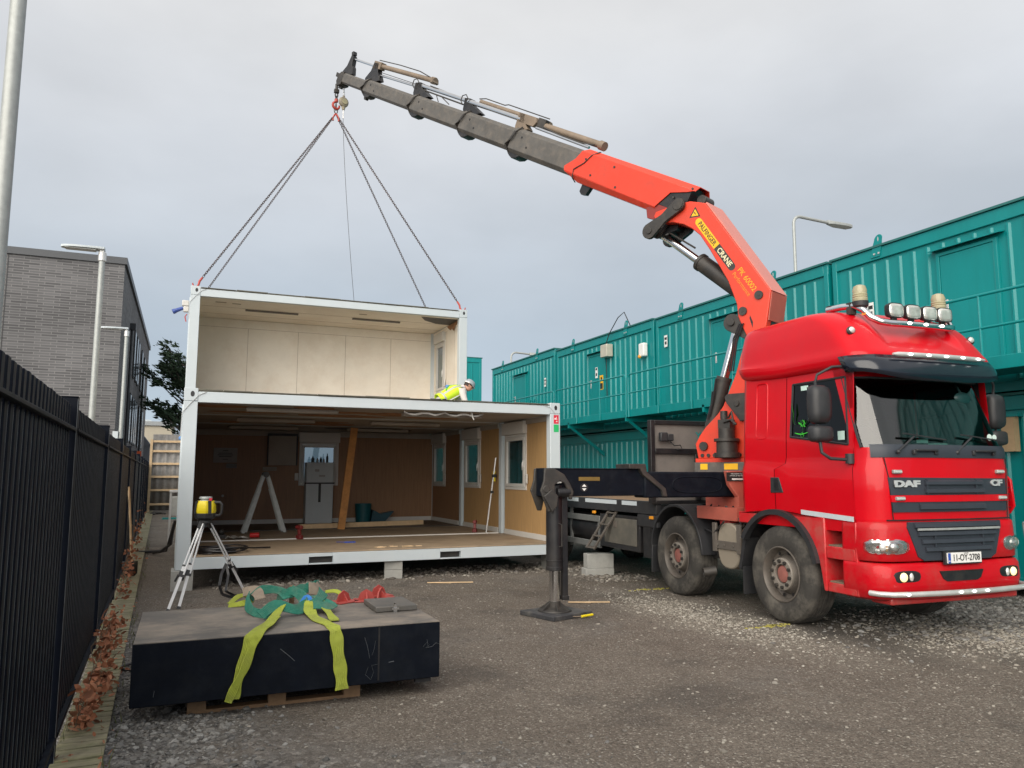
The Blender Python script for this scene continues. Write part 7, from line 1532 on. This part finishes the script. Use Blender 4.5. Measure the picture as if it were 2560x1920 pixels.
def worker(label, loc, rz, pose, helmet):
    t = thing('person', label, 'person', loc, rz); P = {k: Vector(v) for k, v in pose.items()}
    J = [(P['pelvis'], (.165, .125)), (P['waist'], (.145, .115)), (P['chest'], (.185, .130)), (P['neckb'], (.105, .085)), (P['neck'], .055)]
    E_ = [(0, 1), (1, 2), (2, 3), (3, 4)]
    i = 5
    for s in 'lr':
        J += [(P['sh_'+s], .088), (P['el_'+s], .064), (P['wr_'+s], .040)]; E_ += [(3, i), (i, i+1), (i+1, i+2)]; i += 3
        J += [(P['hip_'+s], .105), (P['kn_'+s], .075), (P['an_'+s], .050), (P['to_'+s], .042)]; E_ += [(0, i), (i, i+1), (i+1, i+2), (i+2, i+3)]; i += 4
    body = skinned2('body', J, E_, M_['jumper'], t)
    # vest over the torso
    ax = [P['pelvis'].lerp(P['waist'], .2), P['waist'], P['waist'].lerp(P['chest'], .5), P['chest'], P['chest'].lerp(P['neckb'], .55), P['neckb'].lerp(P['neck'], .15)]; rad = [(.150, .195), (.135, .185), (.145, .200), (.158, .225), (.140, .195), (.085, .110)]
    mb = MB(); rings = []; sv = (P['sh_l']-P['sh_r']).normalized(); rr_ = random.Random(3)
    for k, p in enumerate(ax):
        d = (ax[min(k+1, 5)]-ax[max(k-1, 0)]).normalized(); s_ = (sv-d*sv.dot(d)).normalized(); f = s_.cross(d)
        rings.append([p+f*rad[k][0]*math.cos(q)*(1+rr_.uniform(-.03, .03))+s_*rad[k][1]*math.sin(q) for q in [2*PI*j/28 for j in range(28)]])
    mb.loft(rings, cap=False); v = mb.build('hi_vis_vest', M_['hivis'], t, recalc=False, ang=60); s2 = v.modifiers.new('t', 'SOLIDIFY'); s2.thickness = .008; s2.offset = 1
    tp2 = MB()
    def tape(pts): 
        tp2.tube(pts, .026, 6, flat=.3)
    def rp_(a, q, k=1.055): n0 = int(a); f0 = a-n0; r0 = [Vector(z) for z in (rings[n0][q % 28], rings[min(n0+1, 5)][q % 28])]; c0 = ax[n0].lerp(ax[min(n0+1, 5)], f0); p_ = r0[0].lerp(r0[1], f0); return c0+(p_-c0)*k
    tape([rp_(1.0, j) for j in range(0, 29)]); 
    for q0 in (4, 24): tape([rp_(a/4*1.0+1, q0) for a in range(0, 16)]); 
    for q0 in (10, 18): tape([rp_(a/4*1.0+1, q0) for a in range(0, 16)])
    tp2.build('reflective_tape', M_['reflect'], t)
    hn = MB(); hn.tube([rp_(4.2, 11, 1.10), rp_(3.0, 14, 1.12), rp_(1.8, 17, 1.10)], .018, 6, flat=.4).tube([rp_(4.2, 17, 1.10), rp_(3.0, 14, 1.12), rp_(1.8, 11, 1.10)], .018, 6, flat=.4).tube([rp_(4.4, 6, 1.10), rp_(3.2, 5, 1.10), rp_(1.6, 4, 1.1)], .016, 6, flat=.4)
    hn.build('harness', mat('harness_web', (.05, .32, .06), .7), t); MB().ball(rp_(2.6, 14, 1.16), .045, .04, .05, 10, 6).build('harness_pad', mat('blue_pad', (.10, .22, .50), .6), t)
    tr_ = skinned2('trousers', [(P['pelvis'], (.175, .135)), (P['hip_l'], .115), (P['kn_l'], .085), (P['an_l'], .062), (P['hip_r'], .115), (P['kn_r'], .085), (P['an_r'], .062)], [(0, 1), (1, 2), (2, 3), (0, 4), (4, 5), (5, 6)], M_['trouser'], t)
    for s in 'lr':
        MB().bar(P['an_'+s]+(P['an_'+s]-P['to_'+s])*.3, P['to_'+s], .10, .08, (0, 0, 1)).build('boot', M_['black'], t, bevel=.02, segs=3)
        d = (P['wr_'+s]-P['el_'+s]).normalized(); hand(P['wr_'+s]+d*.01, d, Vector((1, 0, .2)), M_['skin'], t, 1 if s == 'l' else -1)
        MB().cyl(P['wr_'+s]-d*.03, P['wr_'+s]+d*.005, .042, n=12).build('cuff', M_['jumper'], t)
    MB().cyl(P['neckb'].lerp(P['neck'], .3), P['neck']+(P['neck']-P['neckb']).normalized()*.02, .078, .070, n=16).build('hood_collar', M_['jumper'], t, bevel=.01)
    hd_ = P['head']; head(t, hd_, pose['face'], pose['crown'], helmet, M_['sticker'])
    return t
RZ = 2.872
worker('worker in a grey helmet and hi-vis vest bent over on the cabin roof', (5.62, 4.42, RZ-.03), 0, dict(
    pelvis=(-.42, 0, .42), waist=(-.29, 0, .49), chest=(-.06, 0, .63), neckb=(.13, 0, .72), neck=(.20, 0, .755), head=(.325, 0, .80), face=(.80, -.15, -.62), crown=(.62, 0, .8),
    sh_l=(.09, .18, .66), el_l=(.17, .22, .38), wr_l=(.36, .16, .12), sh_r=(.09, -.19, .655), el_r=(.17, -.24, .37), wr_r=(.36, -.17, .12),
    hip_l=(-.44, .10, .36), kn_l=(-.10, .13, .07), an_l=(-.50, .13, .07), to_l=(-.64, .13, .04), hip_r=(-.44, -.10, .36), kn_r=(-.10, -.13, .07), an_r=(-.50, -.13, .07), to_r=(-.64, -.13, .04)), M_['helmet'])
lx, ly, lz = .11, 8.0, 1.25
worker('worker in a yellow helmet almost hidden behind the left edge of the white cabins', (lx, ly, lz), R(0), dict(
    pelvis=(0, 0, .92), waist=(0, 0, 1.05), chest=(0, 0, 1.28), neckb=(0, 0, 1.44), neck=(0, 0, 1.51), head=(.02, 0, 1.62), face=(1, 0, -.1), crown=(0, 0, 1),
    sh_l=(0, .18, 1.40), el_l=(.16, .22, 1.2), wr_l=(.36, .16, 1.25), sh_r=(0, -.18, 1.40), el_r=(.16, -.22, 1.2), wr_r=(.36, -.16, 1.22),
    hip_l=(0, .10, .86), kn_l=(.03, .11, .48), an_l=(0, .11, .09), to_l=(.16, .11, .05), hip_r=(0, -.10, .86), kn_r=(.03, -.11, .48), an_r=(0, -.11, .09), to_r=(.16, -.11, .05)), mat('yellow_helmet', (.85, .50, .02), .35))
pf = thing('work_platform', 'small aluminium work platform under the worker behind the white cabins', 'platform', (lx, ly, 0))
MB().bx(-.35, .35, -.4, .4, lz-.04, lz).build('deck', M_['alu'], pf)
for a in (-.32, .32):
    for b in (-.36, .36): MB().bar((a, b, 0), (a, b, lz-.04), .04, .04).build('leg', M_['alu'], pf)
